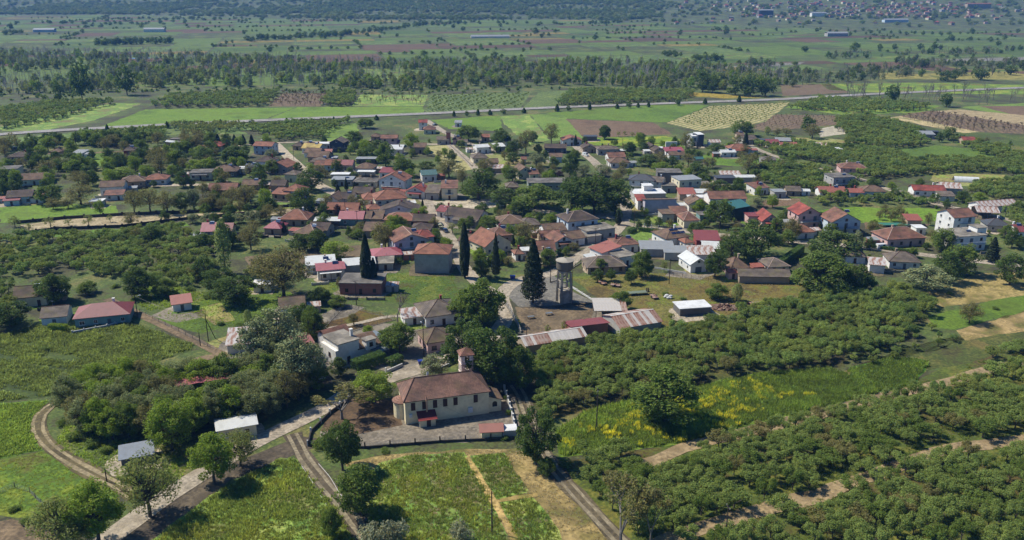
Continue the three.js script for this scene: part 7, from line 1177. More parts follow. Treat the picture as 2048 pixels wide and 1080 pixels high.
// ---------------------------------------------------------------- clipped hedges
function hedge(p0, p1, th, h, label, mat = LEAF.hedge) {
  const A = P(...p0), B = P(...p1), L = A.distanceTo(B), gb = new GB(), n = Math.round(L * th * 60 + L * h * 120), t = thing('hedge', label, 'hedge', A.clone().lerp(B, 0.5), -Math.atan2(B.z - A.z, B.x - A.x));
  for (let i = 0; i < n; i++) { const f = rnd(), x = R(-L / 2, L / 2), e = unit(); let y, z, nn; if (f < 0.3) { y = h + R(-0.25, 0.1); z = R(-th / 2, th / 2); nn = [0, 1, 0]; } else if (f < 0.8) { y = R(0.05, h); z = (f < 0.6 ? 1 : -1) * (th / 2 + R(-0.25, 0.1)); nn = [0, 0.2, Math.sign(z)]; } else { y = R(0.2, h); z = R(-th / 2, th / 2); nn = e; } const m = [nn[0] + e[0] * 0.7, nn[1] + e[1] * 0.7, nn[2] + e[2] * 0.7], l = Math.hypot(...m) || 1; leafAt(gb, x, y, z, m.map((q) => q / l), R(0.18, 0.32), leafTone(0.3)); }
  part('foliage', gb.geo(), mat, t); const st = new GB(); for (let x = -L / 2 + 0.2; x < L / 2; x += 0.45) { const z = R(-0.3, 0.3) * th; st.tube([x, -0.1, z], [x + R(-0.2, 0.2), h * 0.85, z + R(-0.25, 0.25) * th], 0.035, 0.015, 4); } part('stems', st.geo(), bark, t);
}
hedge([708, 742], [766, 722], 3.2, 2.9, 'tall clipped hedge before white split-level house');
hedge([776, 733], [802, 722], 2.6, 2.1, 'lower clipped hedge beside white wall pillar');
hedge([1258, 468], [1270, 462], 2, 1.8, 'square clipped hedge at the pergola lawn corner');
hedge([1278, 462], [1345, 470], 1.2, 1.6, 'long clipped hedge behind pergola posts');
hedge([1560, 535], [1602, 505], 2.4, 3, 'dark tall hedge beside the side street');
hedge([1735, 494], [1830, 508], 1.4, 1.3, 'clipped hedge before pink hipped house');
hedge([1690, 440], [1612, 438], 2.5, 3, 'dark hedge behind red steep-gabled house');
hedge([100, 660], [135, 662], 1.8, 2, 'leafy hedge beside the farmhouse barn', LEAF.bright);

// ---------------------------------------------------------------- orchards
const orchardSpots = [];
function orchard(pts, dx, dz, deg, h, w, o = {}) { for (const [x, z] of rows(pts, dx, dz, deg, o.jit ?? 0.18, o.skip ?? 0.05)) if (!insideHouse(x, z, 1.5) && !nearRoad(x, z, o.pad ?? 0.2)) orchardSpots.push([x, 0, z, h * R(0.7, 1.2), w * R(0.68, 1.22), o.place, Math.hypot(x, z)]); }
orchard([[1130, 935], [1240, 915], [1400, 893], [1560, 852], [1770, 802], [1890, 745], [2150, 665], [2180, 1110], [1290, 1110], [1200, 1010]], 3.7, 5.0, -23.5, 4, 5.2, { place: 'near', skip: 0.08, jit: 0.14, pad: 0.1 });
orchard([[1055, 745], [1080, 705], [1200, 690], [1330, 668], [1430, 645], [1570, 610], [1690, 588], [1800, 582], [1860, 610], [1855, 650], [1700, 728], [1500, 750], [1300, 785], [1180, 815], [1065, 850]], 3.6, 4.5, -23.5, 4.2, 5.2, { place: 'middle', jit: 0.15 });
orchard([[1690, 712], [1860, 655], [1925, 682], [1780, 728], [1720, 735]], 5.2, 5.6, 24, 2.6, 2.6, { place: 'young' });
orchard([[-60, 480], [60, 478], [240, 470], [370, 458], [400, 480], [440, 540], [400, 585], [250, 565], [120, 545], [-60, 560]], 4.6, 4.8, 12, 4, 5, { place: 'west', jit: 0.3 });
orchard([[-60, 560], [20, 565], [30, 640], [-60, 690]], 4.8, 4.8, 12, 4, 5, { place: 'west', jit: 0.3 });
orchard([[1640, 395], [1880, 400], [1890, 415], [1640, 412]], 6, 6, -5, 4, 5, { place: 'meadow' });
orchardSpots.sort((a, b) => a[6] - b[6]);
const PLACE = { near: ['in the near orchard', 'trees of the near orchard'], middle: ['in the dense middle orchard', 'trees of the middle orchard'], young: ['in the young planting with bare grass', 'young orchard trees'], west: ['in the western orchard', 'trees of the western orchard'], meadow: ['in the row behind the bright meadow', 'orchard row behind the bright meadow'] };
const singles = orchardSpots.slice(0, 300), restO = orchardSpots.slice(300);
for (const q of singles) plant('K', new THREE.Vector3(q[0], 0, q[2]), q[3], q[4], { mat: rnd() < 0.09 ? LEAF.olive : rnd() < 0.2 ? LEAF.mid : undefined, place: PLACE[q[5]][0], group: PLACE[q[5]][1], look: q[5] === 'young' ? 'small young orchard tree' : 'low spreading orchard tree' });
console.log('orchard trees', orchardSpots.length);
for (const k of ['near', 'middle', 'young', 'west', 'meadow']) { const s = restO.filter((q) => q[5] === k); mass('orchard_canopy', { near: 'far rows of the near orchard', middle: 'green canopy of the dense middle orchard', young: 'far young orchard trees', west: 'green canopy of the western orchard', meadow: 'row of orchard trees behind the bright meadow' }[k], 'orchard', 'K', k === 'meadow' ? 1 : k === 'west' ? 1 : 0, s); }
// farther orchards, one mass each
function farOrchard(pts, dx, dz, deg, h, w, label, kind = 'K', lod = 1, o = {}) { mass('orchard_canopy', label, 'orchard', kind, lod, rows(pts, dx, dz, deg, 0.18, o.skip ?? 0.04).filter(([x, z]) => !insideHouse(x, z, 1.5) && !nearRoad(x, z, 0.5)).map(([x, z]) => [x, 0, z, h * R(0.85, 1.15), w * R(0.85, 1.15)]), o); }
farOrchard([[1500, 290], [1590, 288], [1700, 300], [1790, 305], [1830, 330], [1800, 340], [1660, 332], [1570, 315]], 4.6, 4.8, -20, 4.2, 5.4, 'green orchard beside the pale eastern lane');
farOrchard([[1550, 320], [1660, 345], [1670, 385], [1560, 380], [1500, 350]], 4.6, 4.8, -20, 4, 5.2, 'green orchard left of the pinkish hipped house');
farOrchard([[1700, 345], [1830, 325], [1900, 322], [2040, 325], [2060, 355], [1960, 345], [1850, 350], [1760, 360], [1700, 365]], 4.8, 4.8, -20, 4.2, 5.4, 'green orchard behind the plastic tunnel');
farOrchard([[1675, 240], [1740, 235], [1840, 262], [1850, 285], [1800, 292], [1720, 278], [1670, 262]], 5, 5, -20, 4.2, 5.4, 'green orchard left of grey farm shed');
farOrchard([[1695, 268], [1790, 282], [1850, 286], [1860, 290], [1790, 300], [1690, 290]], 5, 5, -20, 4.2, 5.4, 'green orchard in front of grey farm shed');
farOrchard([[1900, 283], [1960, 285], [2060, 318], [2060, 335], [1980, 315]], 5, 5, -20, 4.2, 5.4, 'orchard belt at the eastern edge');
farOrchard([[1930, 375], [2060, 360], [2060, 400], [2000, 400], [1940, 390]], 4.6, 4.8, -10, 4, 5, 'orchard behind the long rusty sheds');
farOrchard([[1990, 430], [2060, 420], [2060, 470], [2010, 450]], 4.6, 4.8, -10, 4, 5, 'orchard at the eastern picture edge');
farOrchard([[1575, 218], [1640, 200], [1770, 206], [1860, 214], [1840, 222], [1700, 226]], 6, 6.5, -15, 5, 7, 'dense orchard beyond the straw rows', 'K', 2);
farOrchard([[0, 222], [100, 208], [222, 204], [70, 236], [0, 246]], 6, 6.5, 60, 5, 7, 'far corner orchard beyond the road', 'K', 2);
farOrchard([[0, 262], [0, 250], [80, 236], [215, 206], [228, 208], [120, 238]], 6, 6.5, 60, 5, 7, 'orchard belt at the far left corner', 'K', 2);
farOrchard([[292, 217], [342, 193], [560, 185], [533, 214]], 6, 7.5, 60, 5, 6.6, 'striped orchard beyond the bright green meadow', 'K', 2);
farOrchard([[536, 213], [566, 187], [658, 187], [640, 213]], 6, 7, 60, 4, 5, 'brown leafless orchard beyond the road', 'V', 2, { mat: LEAF.bronze });
farOrchard([[642, 213], [660, 187], [716, 188], [702, 213]], 6, 6.5, 60, 5, 7, 'square orchard beside the brown plot', 'K', 2);
farOrchard([[712, 210], [726, 190], [856, 190], [848, 210]], 7, 14, 60, 5, 6, 'thin brown tree rows beyond the road', 'V', 2);
farOrchard([[1112, 214], [1142, 183], [1388, 186], [1372, 205]], 6, 6.5, 60, 5, 7, 'dense orchard beyond the road', 'K', 2);
farOrchard([[480, 258], [600, 248], [700, 245], [640, 278], [560, 282]], 5.5, 6, 30, 4.6, 6.2, 'leafy orchard behind the conifer hedge', 'K', 2);
farOrchard([[330, 252], [480, 250], [490, 262], [380, 272]], 5.5, 6, 20, 4.6, 6, 'pale orchard below the main road', 'K', 2, { mat: LEAF.pale });
farOrchard([[1800, 236], [1880, 228], [2060, 256], [2060, 266], [1900, 262]], 6, 6.5, -15, 3.8, 5, 'brown leafless orchard at the far edge', 'V', 2, { mat: LEAF.bronze });
farOrchard([[1345, 244], [1424, 214], [1575, 206], [1530, 240], [1410, 258]], 3.6, 7.5, 52, 1.5, 1.3, 'young saplings in straw rows', 'K', 2);
farOrchard([[1500, 252], [1536, 243], [1552, 230], [1690, 233], [1680, 246], [1540, 260]], 5, 6, 52, 2.2, 2.2, 'thin brown saplings beside the straw rows', 'V', 2, { mat: LEAF.bronze });
farOrchard([[855, 224], [864, 191], [1058, 186], [1038, 216]], 4, 9, 110, 2, 2.1, 'young trees in striped rows beyond the road', 'K', 2);
farOrchard([[160, 272], [330, 262], [330, 285], [200, 296]], 5, 6, 0, 5, 6, 'garden trees below the main road', 'K', 2);

// ---------------------------------------------------------------- river wood, far groves, hills
function scatter(pts, per, acc) { const V = ground2(pts), xs = V.map((v) => v.x), zs = V.map((v) => v.z), x0 = Math.min(...xs), x1 = Math.max(...xs), z0 = Math.min(...zs), z1 = Math.max(...zs), n = Math.round((x1 - x0) * (z1 - z0) / per), out = []; for (let i = 0; i < n; i++) { const x = R(x0, x1), z = R(z0, z1); if (inPoly(x, z, V) && (!acc || acc(x, z))) out.push([x, z]); } return out; }
{
  const woodPts = [[-420, 196], [0, 190], [180, 186], [300, 178], [560, 174], [800, 182], [1000, 176], [1100, 170], [1330, 182], [1560, 178], [1570, 152], [1400, 134], [1150, 126], [1000, 128], [700, 128], [560, 122], [300, 112], [0, 108], [-420, 108]];
  const patch = (x, z) => fbm(x / 70 + 4, z / 50, 3, 91), clear = (x, z) => fbm(x / 130, z / 70 + 8, 3, 97) > 0.36;
  const S = scatter(woodPts, 80, clear), g = { M: [], B: [], X: [], W: [], G: [] };
  for (const [x, z] of S) { const p = patch(x, z), k = p > 0.54 ? (rnd() < 0.8 ? 'X' : 'M') : p > 0.47 ? pick(['X', 'M', 'B', 'G']) : pick(['M', 'B', 'W', 'M', 'X', 'G']); const h = k === 'X' ? R(11, 16) : R(5, 12); g[k].push([x, 0, z, h, k === 'X' ? h * R(0.35, 0.55) : h * R(0.55, 0.85)]); }
  mass('river_wood', 'leafy green trees of the river wood', 'wood', 'M', 2, g.M, { mat: LEAF.wood }); mass('river_wood', 'dark green trees of the river wood', 'wood', 'B', 2, g.B, { mat: LEAF.pale }); mass('river_wood', 'tall bare grey trunks of the river wood', 'wood', 'X', 2, g.X, { bark: paleBark }); mass('river_wood', 'grey-green willows of the river wood', 'wood', 'W', 2, g.W); mass('river_wood', 'fresh green trees of the river wood', 'wood', 'G', 2, g.G);
  const E2 = scatter([[1560, 176], [1570, 150], [1480, 128], [1700, 112], [2048, 100], [2300, 100], [2300, 160], [2048, 150], [1900, 156], [1760, 160]], 120, (x, z) => fbm(x / 90, z / 60, 3, 101) > 0.46);
  const g2 = { M: [], B: [], X: [], W: [] }; for (const [x, z] of E2) { const k = pick(['M', 'B', 'X', 'W', 'W', 'X']), h = k === 'X' ? R(8, 13) : R(4, 10); g2[k].push([x, 0, z, h, h * R(0.6, 0.9)]); }
  for (const k in g2) mass('river_scrub', { M: 'green scrub trees along the river bed', B: 'dark scrub trees along the river bed', X: 'bare scrub trees along the river bed', W: 'grey willow scrub along the river bed' }[k], 'scrub', k, 2, g2[k]);
  // scrub between wood and orchards
  const E3 = scatter([[0, 205], [300, 185], [800, 190], [1100, 180], [1560, 186], [1560, 180], [1000, 174], [300, 176], [0, 190]], 150); mass('river_scrub', 'low bushes at the edge of the river wood', 'scrub', 'S', 2, E3.map(([x, z]) => [x, 0, z, R(2, 4), R(3, 6)]));
  poly([[1440, 134], [1560, 126], [1610, 124], [1600, 129], [1500, 135]], 0.07, tint('sand', 0xb8bcc4), 'river_gravel', 'grey gravel bed of the river', 'river bed');
  poly([[1860, 119], [2048, 114], [2300, 112], [2300, 118], [2048, 121], [1900, 123]], 0.07, tint('sand', 0xb8bcc4), 'river_gravel', 'grey gravel bed of the river at the right', 'river bed');
  poly([[30, 124], [90, 122], [95, 128], [40, 131]], 0.07, M('river_water', { color: new THREE.Color(0x8792a0), roughness: 0.15 }), 'river', 'pale glint of river water behind bare trees', 'water');
  const pond = poly([[262, 116], [300, 115], [300, 117], [265, 118]], 0.07, mats.river_water, 'river', 'small second glint of water behind the wood', 'water');
}
{ // lone trees and hedgerow trees on the far plain: single copies, alike at this distance
  const lone = []; for (const [x, y, h] of [[165, 66, 9], [96, 62, 5], [120, 58, 6], [125, 92, 9], [22, 58, 14], [312, 62, 6], [376, 52, 5], [536, 56, 6], [540, 104, 8], [530, 124, 9], [575, 122, 10], [545, 100, 9], [848, 114, 9], [796, 74, 7], [760, 76, 6], [907, 56, 9], [925, 62, 10], [907, 56, 8], [1000, 54, 9], [1072, 68, 12], [1085, 76, 9], [1110, 66, 7], [991, 118, 10], [1190, 80, 10], [1159, 86, 5], [1360, 70, 9], [1450, 70, 12], [1455, 64, 8], [1553, 62, 8], [1632, 64, 9], [1700, 72, 8], [1362, 66, 8], [2034, 66, 9], [1945, 68, 12], [1900, 82, 11], [1940, 82, 8], [2010, 78, 9], [1980, 84, 8], [1710, 104, 14], [1760, 100, 10], [1790, 100, 10], [1840, 100, 10], [1870, 100, 11], [1880, 100, 8], [1610, 104, 10], [1998, 92, 9], [860, 88, 6], [1048, 104, 6], [1060, 100, 5], [680, 80, 6], [1330, 84, 6], [1400, 90, 5], [452, 88, 6], [463, 86, 5], [1260, 78, 5], [738, 62, 5], [600, 46, 7], [640, 44, 7], [1500, 52, 9], [1580, 48, 10], [1030, 46, 8], [820, 42, 9]]) lone.push([x, y, h]);
  for (const [x, y, h] of lone) plant(pick(['B', 'M', 'B']), P(x + R(-2, 2), y), h * R(0.9, 1.15), h * R(0.85, 1.2), { look: 'lone tree', place: 'on the far plain', group: 'lone trees on the far plain', lod: 2, name: 'lone_tree' });
  const line = (a, b, n, h, sp) => { for (let i = 0; i < n; i++) { const t = i / (n - 1), p = P(a[0] + (b[0] - a[0]) * t + R(-3, 3), a[1] + (b[1] - a[1]) * t + R(-sp, sp)); plant(pick(['B', 'M']), p, h * R(0.7, 1.2), h * R(0.8, 1.2), { look: 'hedgerow tree', place: 'in a tree line of the far plain', group: 'tree lines of the far plain', lod: 2, name: 'hedgerow_tree' }); } };
  line([192, 90], [342, 86], 26, 11, 2); line([495, 82], [700, 70], 34, 10, 2); line([640, 76], [850, 52], 34, 10, 2); line([830, 52], [930, 48], 14, 9, 2); line([1180, 48], [1240, 46], 10, 10, 1.5); line([1390, 118], [1440, 122], 10, 9, 2); line([1360, 114], [1330, 112], 6, 8, 2); line([10, 68], [45, 66], 8, 9, 2); line([1640, 62], [1900, 70], 16, 7, 3);
}
{ // foothill woods and hedges
  const spots = [], spots2 = [], low = [];
  for (let i = 0; i < 150000; i++) { const d = 1750 + 4200 * Math.sqrt(rnd()), x = R(-0.72, 0.72) * d, z = -d, y = landHeight(x, z), n = fbm(x / 260, z / 260, 4, 203);
    if (y <= 0) { if (d > 1750 && n > 0.56 && rnd() < 0.16) low.push([x, 0, z, R(5, 9), R(6, 12)]); continue; }
    const az = x / d, town = az > 0.17 && az < 0.68 && y < 150 && d < 3900; if (town && rnd() < 0.85) continue; if (n < 0.4 && rnd() < 0.85) continue;
    (rnd() < 0.6 ? spots : spots2).push([x, y - 0.4, z, R(6, 11), R(10, 18)]); }
  mass('hill_forest', 'dark woods covering the distant hills', 'forest', 'B', 2, spots, { mat: LEAF.mid }); mass('hill_forest', 'lighter scrub covering the distant hills', 'forest', 'M', 2, spots2, { mat: LEAF.wood }); mass('far_hedges', 'distant hedges and copses before the hills', 'hedge', 'M', 2, low); mass('far_hedges', 'bushes along the field edges of the far plain', 'hedge', 'M', 2, hedgeSpots);
  console.log('hill', spots.length, spots2.length, low.length);
}
// worn yards round the houses, each on a level of its own where they meet
{
  const ys = [];
  for (const b of houses) { if (b.minor || rnd() < 0.12 || /church|faded red roof/.test(b.label)) continue; const ex = R(1.2, 4), pts = [], n = 14, ox = R(-1.5, 1.5), oz = R(-0.5, 2.5), c = Math.cos(b.yaw), s = Math.sin(b.yaw); for (let i = 0; i < n; i++) { const t = i / n * 6.2832, k = 1 / Math.max(Math.abs(Math.cos(t)), Math.abs(Math.sin(t))), lx = ox + Math.cos(t) * k * (b.w / 2 + ex) * R(0.72, 1), lz = oz + Math.sin(t) * k * (b.d / 2 + ex) * R(0.72, 1); pts.push(new THREE.Vector3(b.pos.x + lx * c + lz * s, 0, b.pos.z - lx * s + lz * c)); }
    const r = Math.hypot(b.w / 2 + 5, b.d / 2 + 5), used = new Set(ys.filter((y) => Math.hypot(y.x - b.pos.x, y.z - b.pos.z) < y.r + r).map((y) => y.k)); let k = 0; while (used.has(k)) k++; if (k > 12) continue; ys.push({ x: b.pos.x, z: b.pos.z, r, k });
    const m = pick([['dirt', 0xffffff, 'bare earth'], ['dirt', 0xd8d0b0, 'worn earth'], ['concrete', 0xe0d8c8, 'concrete'], ['dry', 0xffffff, 'dry grass'], ['weeds', 0xd0d8b0, 'grassy']]); poly(pts, LY(5) + k * 0.004, tint(m[0], m[1]), 'yard', m[2] + ' yard round ' + b.label, 'yard'); }
}
{ // town on the far slope: each house a small block with a tiled roof
  const wm = [0xd8d2c6, 0xc9bba6, 0xb9a596, 0xd9c9b4].map((h) => WL.wh), body = new GB().box(-5, 5, -4, 5.6, -4.5, 4.5).geo(), r = roofGeo('hip', 10, 9, 2.4, 0.4).g, flat = new GB().box(-5.2, 5.2, 5.62, 5.9, -4.7, 4.7).geo(), walls = [WL.gy, WL.tn, WL.pk, WL.tn, WL.cr], roofs = [RF.rb, RF.or, RF.br, RF.rd];
  let n = 0; for (let t = 0; t < 6000 && n < 285; t++) {
    const g = rnd() < 0.7, u = g ? 1710 + (rnd() + rnd() + rnd() - 1.5) * 300 : R(1340, 2048), v = g ? 6 + R(0, 1) * 30 : R(2, 50), p = landPoint(u, v); if (!p || p.z < -4600 || (p.y <= 0 && rnd() < 0.5)) continue;
    const h = thing('town_house', 'small pale house in the far hillside town', 'house', p, R(-0.6, 0.6), 'houses of the far hillside town'), s = R(0.6, 1.05); h.scale.set(s * R(0.8, 1.4), s, s); part('wall', body, pick(walls), h); if (rnd() < 0.78) part('roof', r, pick(roofs), h).position.y = 5.6; else part('roof', flat, RF.wf, h); n++; }
  for (const [u, v, w, hh, l, wl] of [[1955, 17, 70, 12, 'long orange school block beside hill forest', 'tn'], [1636, 33, 40, 9, 'white warehouse below the hillside town', 'wh'], [1530, 32, 40, 14, 'dark grey mill below the hillside town', 'dk'], [1672, 73, 40, 6, 'pale green-roofed shed on the far plain', 'gy'], [980, 76, 70, 2.6, 'long white plastic tunnel on the far plain', 'wh'], [310, 64, 40, 6, 'white farm shed on the far left plain', 'wh'], [1790, 45, 60, 6, 'pale farm halls at the foot of the hillside town', 'bl'], [90, 64, 40, 5, 'blue-white farm shed on the far left plain', 'bl']]) { const p = landPoint(u, v) || P(u, v), t = thing('far_building', l, 'building', p, 0.1); part('wall', new GB().box(-w / 2, w / 2, -3, hh, -7, 7).geo(), WL[wl], t); const rf = part('roof', roofGeo('gable', w, 14, 2.5, 0.5).g, wl === 'tn' ? RF.or : RF.gm, t); rf.position.y = hh; }
  console.log('town', n);
}
// ---------------------------------------------------------------- tall grass, wheat, mustard: uncountable, one object each
function tuft(n, h, sp, w) { const g = new GB(); for (let i = 0; i < n; i++) { const a = R(0, 6.28), r = Math.sqrt(rnd()) * sp, x = Math.cos(a) * r, z = Math.sin(a) * r, b = R(0, 6.28), l = h * R(0.6, 1.1), lean = R(0.1, 0.55) * l, ex = x + Math.cos(b) * lean, ez = z + Math.sin(b) * lean, px = -Math.sin(b) * w, pz = Math.cos(b) * w, t = leafTone(0.25); g.p.push(x - px, -0.03, z - pz, x + px, -0.03, z + pz, (x + ex) / 2 + px * 0.8, l * 0.6, (z + ez) / 2 + pz * 0.8, x - px, -0.03, z - pz, (x + ex) / 2 + px * 0.8, l * 0.6, (z + ez) / 2 + pz * 0.8, ex, l, ez); for (let k = 0; k < 6; k++) g.c.push(...t); } return g.geo(); }
const tufts = [tuft(16, 0.55, 0.32, 0.035), tuft(16, 0.5, 0.36, 0.04), tuft(14, 0.6, 0.28, 0.04)];
const grassMat = leafMat('grass_blades', 0.27, 0.335, 0.06, 0.9), wheatMat = leafMat('wheat_blades', 0.24, 0.29, 0.065, 0.9), strawMat = leafMat('dry_straw', 0.55, 0.47, 0.26, 0.7), weedMat = leafMat('weed_leaves', 0.29, 0.38, 0.055, 0.9), mustard = leafMat('mustard_flowers', 0.72, 0.66, 0.05, 0.7);
function grass(name, label, pts, per, mat, h, o = {}) {
  const V = ground2(pts), xs = V.map((v) => v.x), zs = V.map((v) => v.z), x0 = Math.min(...xs), x1 = Math.max(...xs), z0 = Math.min(...zs), z1 = Math.max(...zs), n = Math.round((x1 - x0) * (z1 - z0) / per), hold = new THREE.Group(), lists = tufts.map(() => []);
  for (let i = 0; i < n; i++) { const x = R(x0, x1), z = R(z0, z1); if (!inPoly(x, z, V) || insideHouse(x, z, 0.2) || (!o.roads && nearRoad(x, z, -0.4))) continue; const q = fbm(x / (o.ps || 4), z / (o.ps || 4), 3, o.s || 3); if (o.min && q < o.min) continue; if (o.band) { const a = 16 * D2R, p = x * Math.cos(a) + z * Math.sin(a), r = -x * Math.sin(a) + z * Math.cos(a); if (fbm(p / 15 + 3, r / 2.4, 3, 57) < 0.37) continue; } lists[i % tufts.length].push([x, z, q]); }
  hold.name = numbered(name); scene.add(hold); tag(hold, label, o.category || 'grass', null, 'stuff');
  lists.forEach((L, k) => { if (!L.length) return; const im = new THREE.InstancedMesh(tufts[k], mat, L.length); im.name = 'blades'; im.userData.kind = 'stuff'; L.forEach(([x, z, q], i) => { tmpE.set(o.lean ? R(-1, 1) * o.lean + (q - 0.5) * o.lean * 2 : 0, R(0, 6.28), 0); tmpQ.setFromEuler(tmpE); const s = h * (0.55 + q) * R(0.75, 1.3); im.setMatrixAt(i, tmpM.compose(new THREE.Vector3(x, o.y || 0, z), tmpQ, tmpS.set(s * (o.fat || 1.3), s, s * (o.fat || 1.3)))); const v = 0.6 + 0.8 * q + R(-0.12, 0.12), yel = o.yellow ? clamp((fbm(x / 7 + 3, z / 7, 3, 71) - 0.45) * 4) * o.yellow : 0; im.setColorAt(i, tmpC.setRGB(v * (1 + yel * 0.4), v * (1 + yel * 0.18), v)); }); hold.add(im); });
}
grass('tall_grass', 'tall green weeds beside the concrete road', [[290, 1100], [420, 992], [560, 918], [605, 922], [690, 1035], [720, 1110]], 0.28, grassMat, 1.1, { yellow: 0.8, s: 5 });
grass('tall_grass', 'tall green grass of the church meadow', [[726, 962], [762, 928], [822, 912], [924, 908], [970, 975], [1010, 1070], [1022, 1110], [745, 1110], [738, 1020]], 0.28, grassMat, 1.0, { yellow: 0.9, s: 7 });
grass('tall_grass', 'narrow plot of tall grass beside straw path', [[942, 914], [1008, 908], [1056, 985], [992, 998]], 0.28, grassMat, 1.0, { s: 9 });
grass('tall_grass', 'small plot of tall grass beyond straw path', [[1003, 1008], [1063, 995], [1115, 1060], [1125, 1110], [1045, 1110]], 0.28, grassMat, 1.0, { s: 11, yellow: 0.5 });
grass('dry_grass', 'dry straw along the meadow edge', [[695, 928], [800, 907], [1040, 898], [1175, 1010], [1250, 1110], [740, 1110], [700, 1000]], 0.55, strawMat, 0.6, { s: 13, min: 0.42 });
grass('wheat_crop', 'green wheat lodged in waves', [[-70, 692], [70, 653], [250, 643], [386, 690], [376, 700], [120, 787], [-70, 812]], 0.3, wheatMat, 1.15, { lean: 0.5, ps: 3.5, s: 17, fat: 1.6, band: 1 });
grass('clover_crop', 'deep green clover at the picture edge', [[-70, 816], [95, 803], [58, 850], [82, 898], [-70, 930]], 0.22, weedMat, 1.0, { s: 19, fat: 1.6 });
grass('meadow_grass', 'short grazed grass beside the curving track', [[-70, 940], [90, 904], [190, 952], [240, 990], [180, 1038], [0, 1028], [-70, 1028]], 0.5, grassMat, 0.5, { s: 23, yellow: 0.9 });
grass('meadow_grass', 'rough grass round the grove', [[100, 900], [140, 840], [240, 880], [420, 890], [330, 990], [262, 985], [180, 930]], 0.45, weedMat, 0.8, { s: 25 });
grass('weed_growth', 'tall green weeds of the mustard field', [[1115, 862], [1180, 824], [1260, 804], [1400, 774], [1520, 748], [1660, 738], [1700, 752], [1755, 788], [1680, 806], [1500, 846], [1370, 884], [1220, 902], [1122, 910]], 0.2, weedMat, 1.7, { s: 27, fat: 1.1 });
grass('mustard_flowers', 'yellow mustard flowers among the green weeds', [[1115, 880], [1180, 840], [1260, 815], [1400, 785], [1500, 760], [1560, 790], [1640, 790], [1500, 846], [1370, 884], [1220, 900], [1122, 906]], 0.8, mustard, 1.0, { s: 31, min: 0.53, ps: 3.2, y: 0.6, fat: 1.4, category: 'flowers' });
grass('weed_growth', 'clump of tall weeds beside the orchard corner', [[1700, 740], [1790, 716], [1855, 726], [1825, 768], [1722, 788]], 0.22, weedMat, 1.6, { s: 33 });
grass('orchard_grass', 'patchy grass under the near orchard', [[1150, 930], [1400, 892], [1760, 802], [1900, 740], [2150, 660], [2180, 1100], [1290, 1100]], 0.8, grassMat, 0.7, { s: 35, min: 0.48 });
grass('meadow_grass', 'grass of the mown meadow by the grey house', [[625, 568], [780, 548], [905, 548], [918, 598], [840, 602], [700, 598]], 0.7, grassMat, 0.4, { s: 37, yellow: 0.8 });
grass('dry_grass', 'dry grass of the paddock behind the water tower', [[1145, 558], [1290, 548], [1500, 553], [1675, 586], [1560, 602], [1420, 636], [1330, 656], [1280, 618]], 0.9, strawMat, 0.4, { s: 39, min: 0.4 });
grass('meadow_grass', 'grass along the kitchen gardens', [[310, 630], [440, 594], [580, 585], [595, 600], [520, 638], [400, 665]], 0.6, weedMat, 0.5, { s: 41 });
grass('meadow_grass', 'weedy slope beside the western orchard', [[300, 560], [400, 585], [520, 570], [560, 580], [440, 595], [300, 622], [260, 600]], 0.5, weedMat, 0.9, { s: 43 });
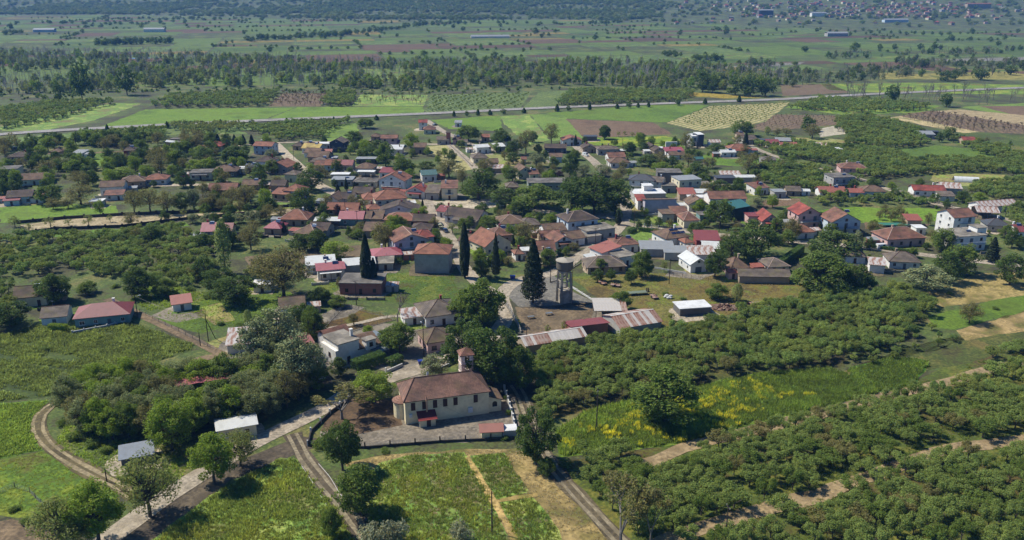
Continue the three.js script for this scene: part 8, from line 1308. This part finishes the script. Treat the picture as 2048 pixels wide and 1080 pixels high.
// ---------------------------------------------------------------- labels of the single plants: their look and what they stand beside
{
  const count = {};
  const pos = plants.map((p) => toPicture(p.g.position));
  plants.forEach((p, i) => {
    let l;
    if (p.place) l = `${p.look} ${p.place}`;
    else {
      let best = null, bd = 1e9; for (const h of houses) { if (h.minor) continue; const d = Math.hypot(h.pos.x - p.g.position.x, h.pos.z - p.g.position.z) - h.w * 0.4; if (d < bd) { bd = d; best = h; } }
      const hp = toPicture(best.pos), dx = pos[i][0] - hp[0], dz = p.g.position.z - best.pos.z, rel = Math.abs(dx) > Math.abs(dz) * 2.6 ? (dx < 0 ? 'left of' : 'right of') : dz < 0 ? 'behind' : 'before';
      l = `${p.h > 9.5 && !/tall|cypress/.test(p.look) ? 'tall ' : p.h < 4 && !/small|low|shrub|bush/.test(p.look) ? 'small ' : ''}${p.look} ${rel} ${best.label}`;
    }
    p.label = l; (count[l] = count[l] || []).push(i);
  });
  const ones = ['', 'first', 'second', 'third', 'fourth', 'fifth', 'sixth', 'seventh', 'eighth', 'ninth', 'tenth', 'eleventh', 'twelfth', 'thirteenth', 'fourteenth', 'fifteenth', 'sixteenth', 'seventeenth', 'eighteenth', 'nineteenth'], tens = { 20: 'twentieth', 30: 'thirtieth', 40: 'fortieth' }, deca = { 2: 'twenty', 3: 'thirty', 4: 'forty' }, nth = (n) => n < 20 ? ones[n] : tens[n] || deca[Math.floor(n / 10)] + '-' + ones[n % 10];
  const ord = ['leftmost', 'second', 'third', 'fourth', 'fifth', 'sixth', 'seventh', 'eighth'];
  for (const l in count) {
    const m = count[l]; if (m.length < 2) continue;
    if (plants[m[0]].place && m.length <= 48 && !/far plain/.test(l)) { m.sort((a, b) => pos[a][0] - pos[b][0]).forEach((i, k) => { plants[i].label = k === m.length - 1 ? l + ', rightmost of its kind' : k === 0 ? l + ', leftmost of its kind' : l + ', ' + nth(k + 1) + ' from the left'; }); continue; }
    if (plants[m[0]].place) { m.forEach((i) => { plants[i].group = plants[i].group || plants[i].place; }); continue; }
    m.sort((a, b) => pos[a][0] - pos[b][0]).forEach((i, k) => { plants[i].label = (k === 0 ? 'leftmost ' : k === m.length - 1 ? 'rightmost ' : (ord[k] || 'next') + ' ') + l; });
  }
  for (const p of plants) tag(p.g, p.label.split(' ').slice(0, 16).join(' '), p.category, p.group);
  console.log('plants', plants.length);
}
{ const seen = new Set(); let n = 0, inst = 0; scene.traverse((o) => { if (!o.isMesh) return; if (o.isInstancedMesh) inst += o.count; if (!seen.has(o.geometry.uuid)) { seen.add(o.geometry.uuid); n += (o.geometry.index ? o.geometry.index.count : o.geometry.attributes.position.count) / 3; } }); console.log('triangles', Math.round(n), 'copies', inst); }
scene.traverse((o) => { if (o.isMesh) { o.castShadow = true; o.receiveShadow = true; } });
renderer.render(scene, camera);
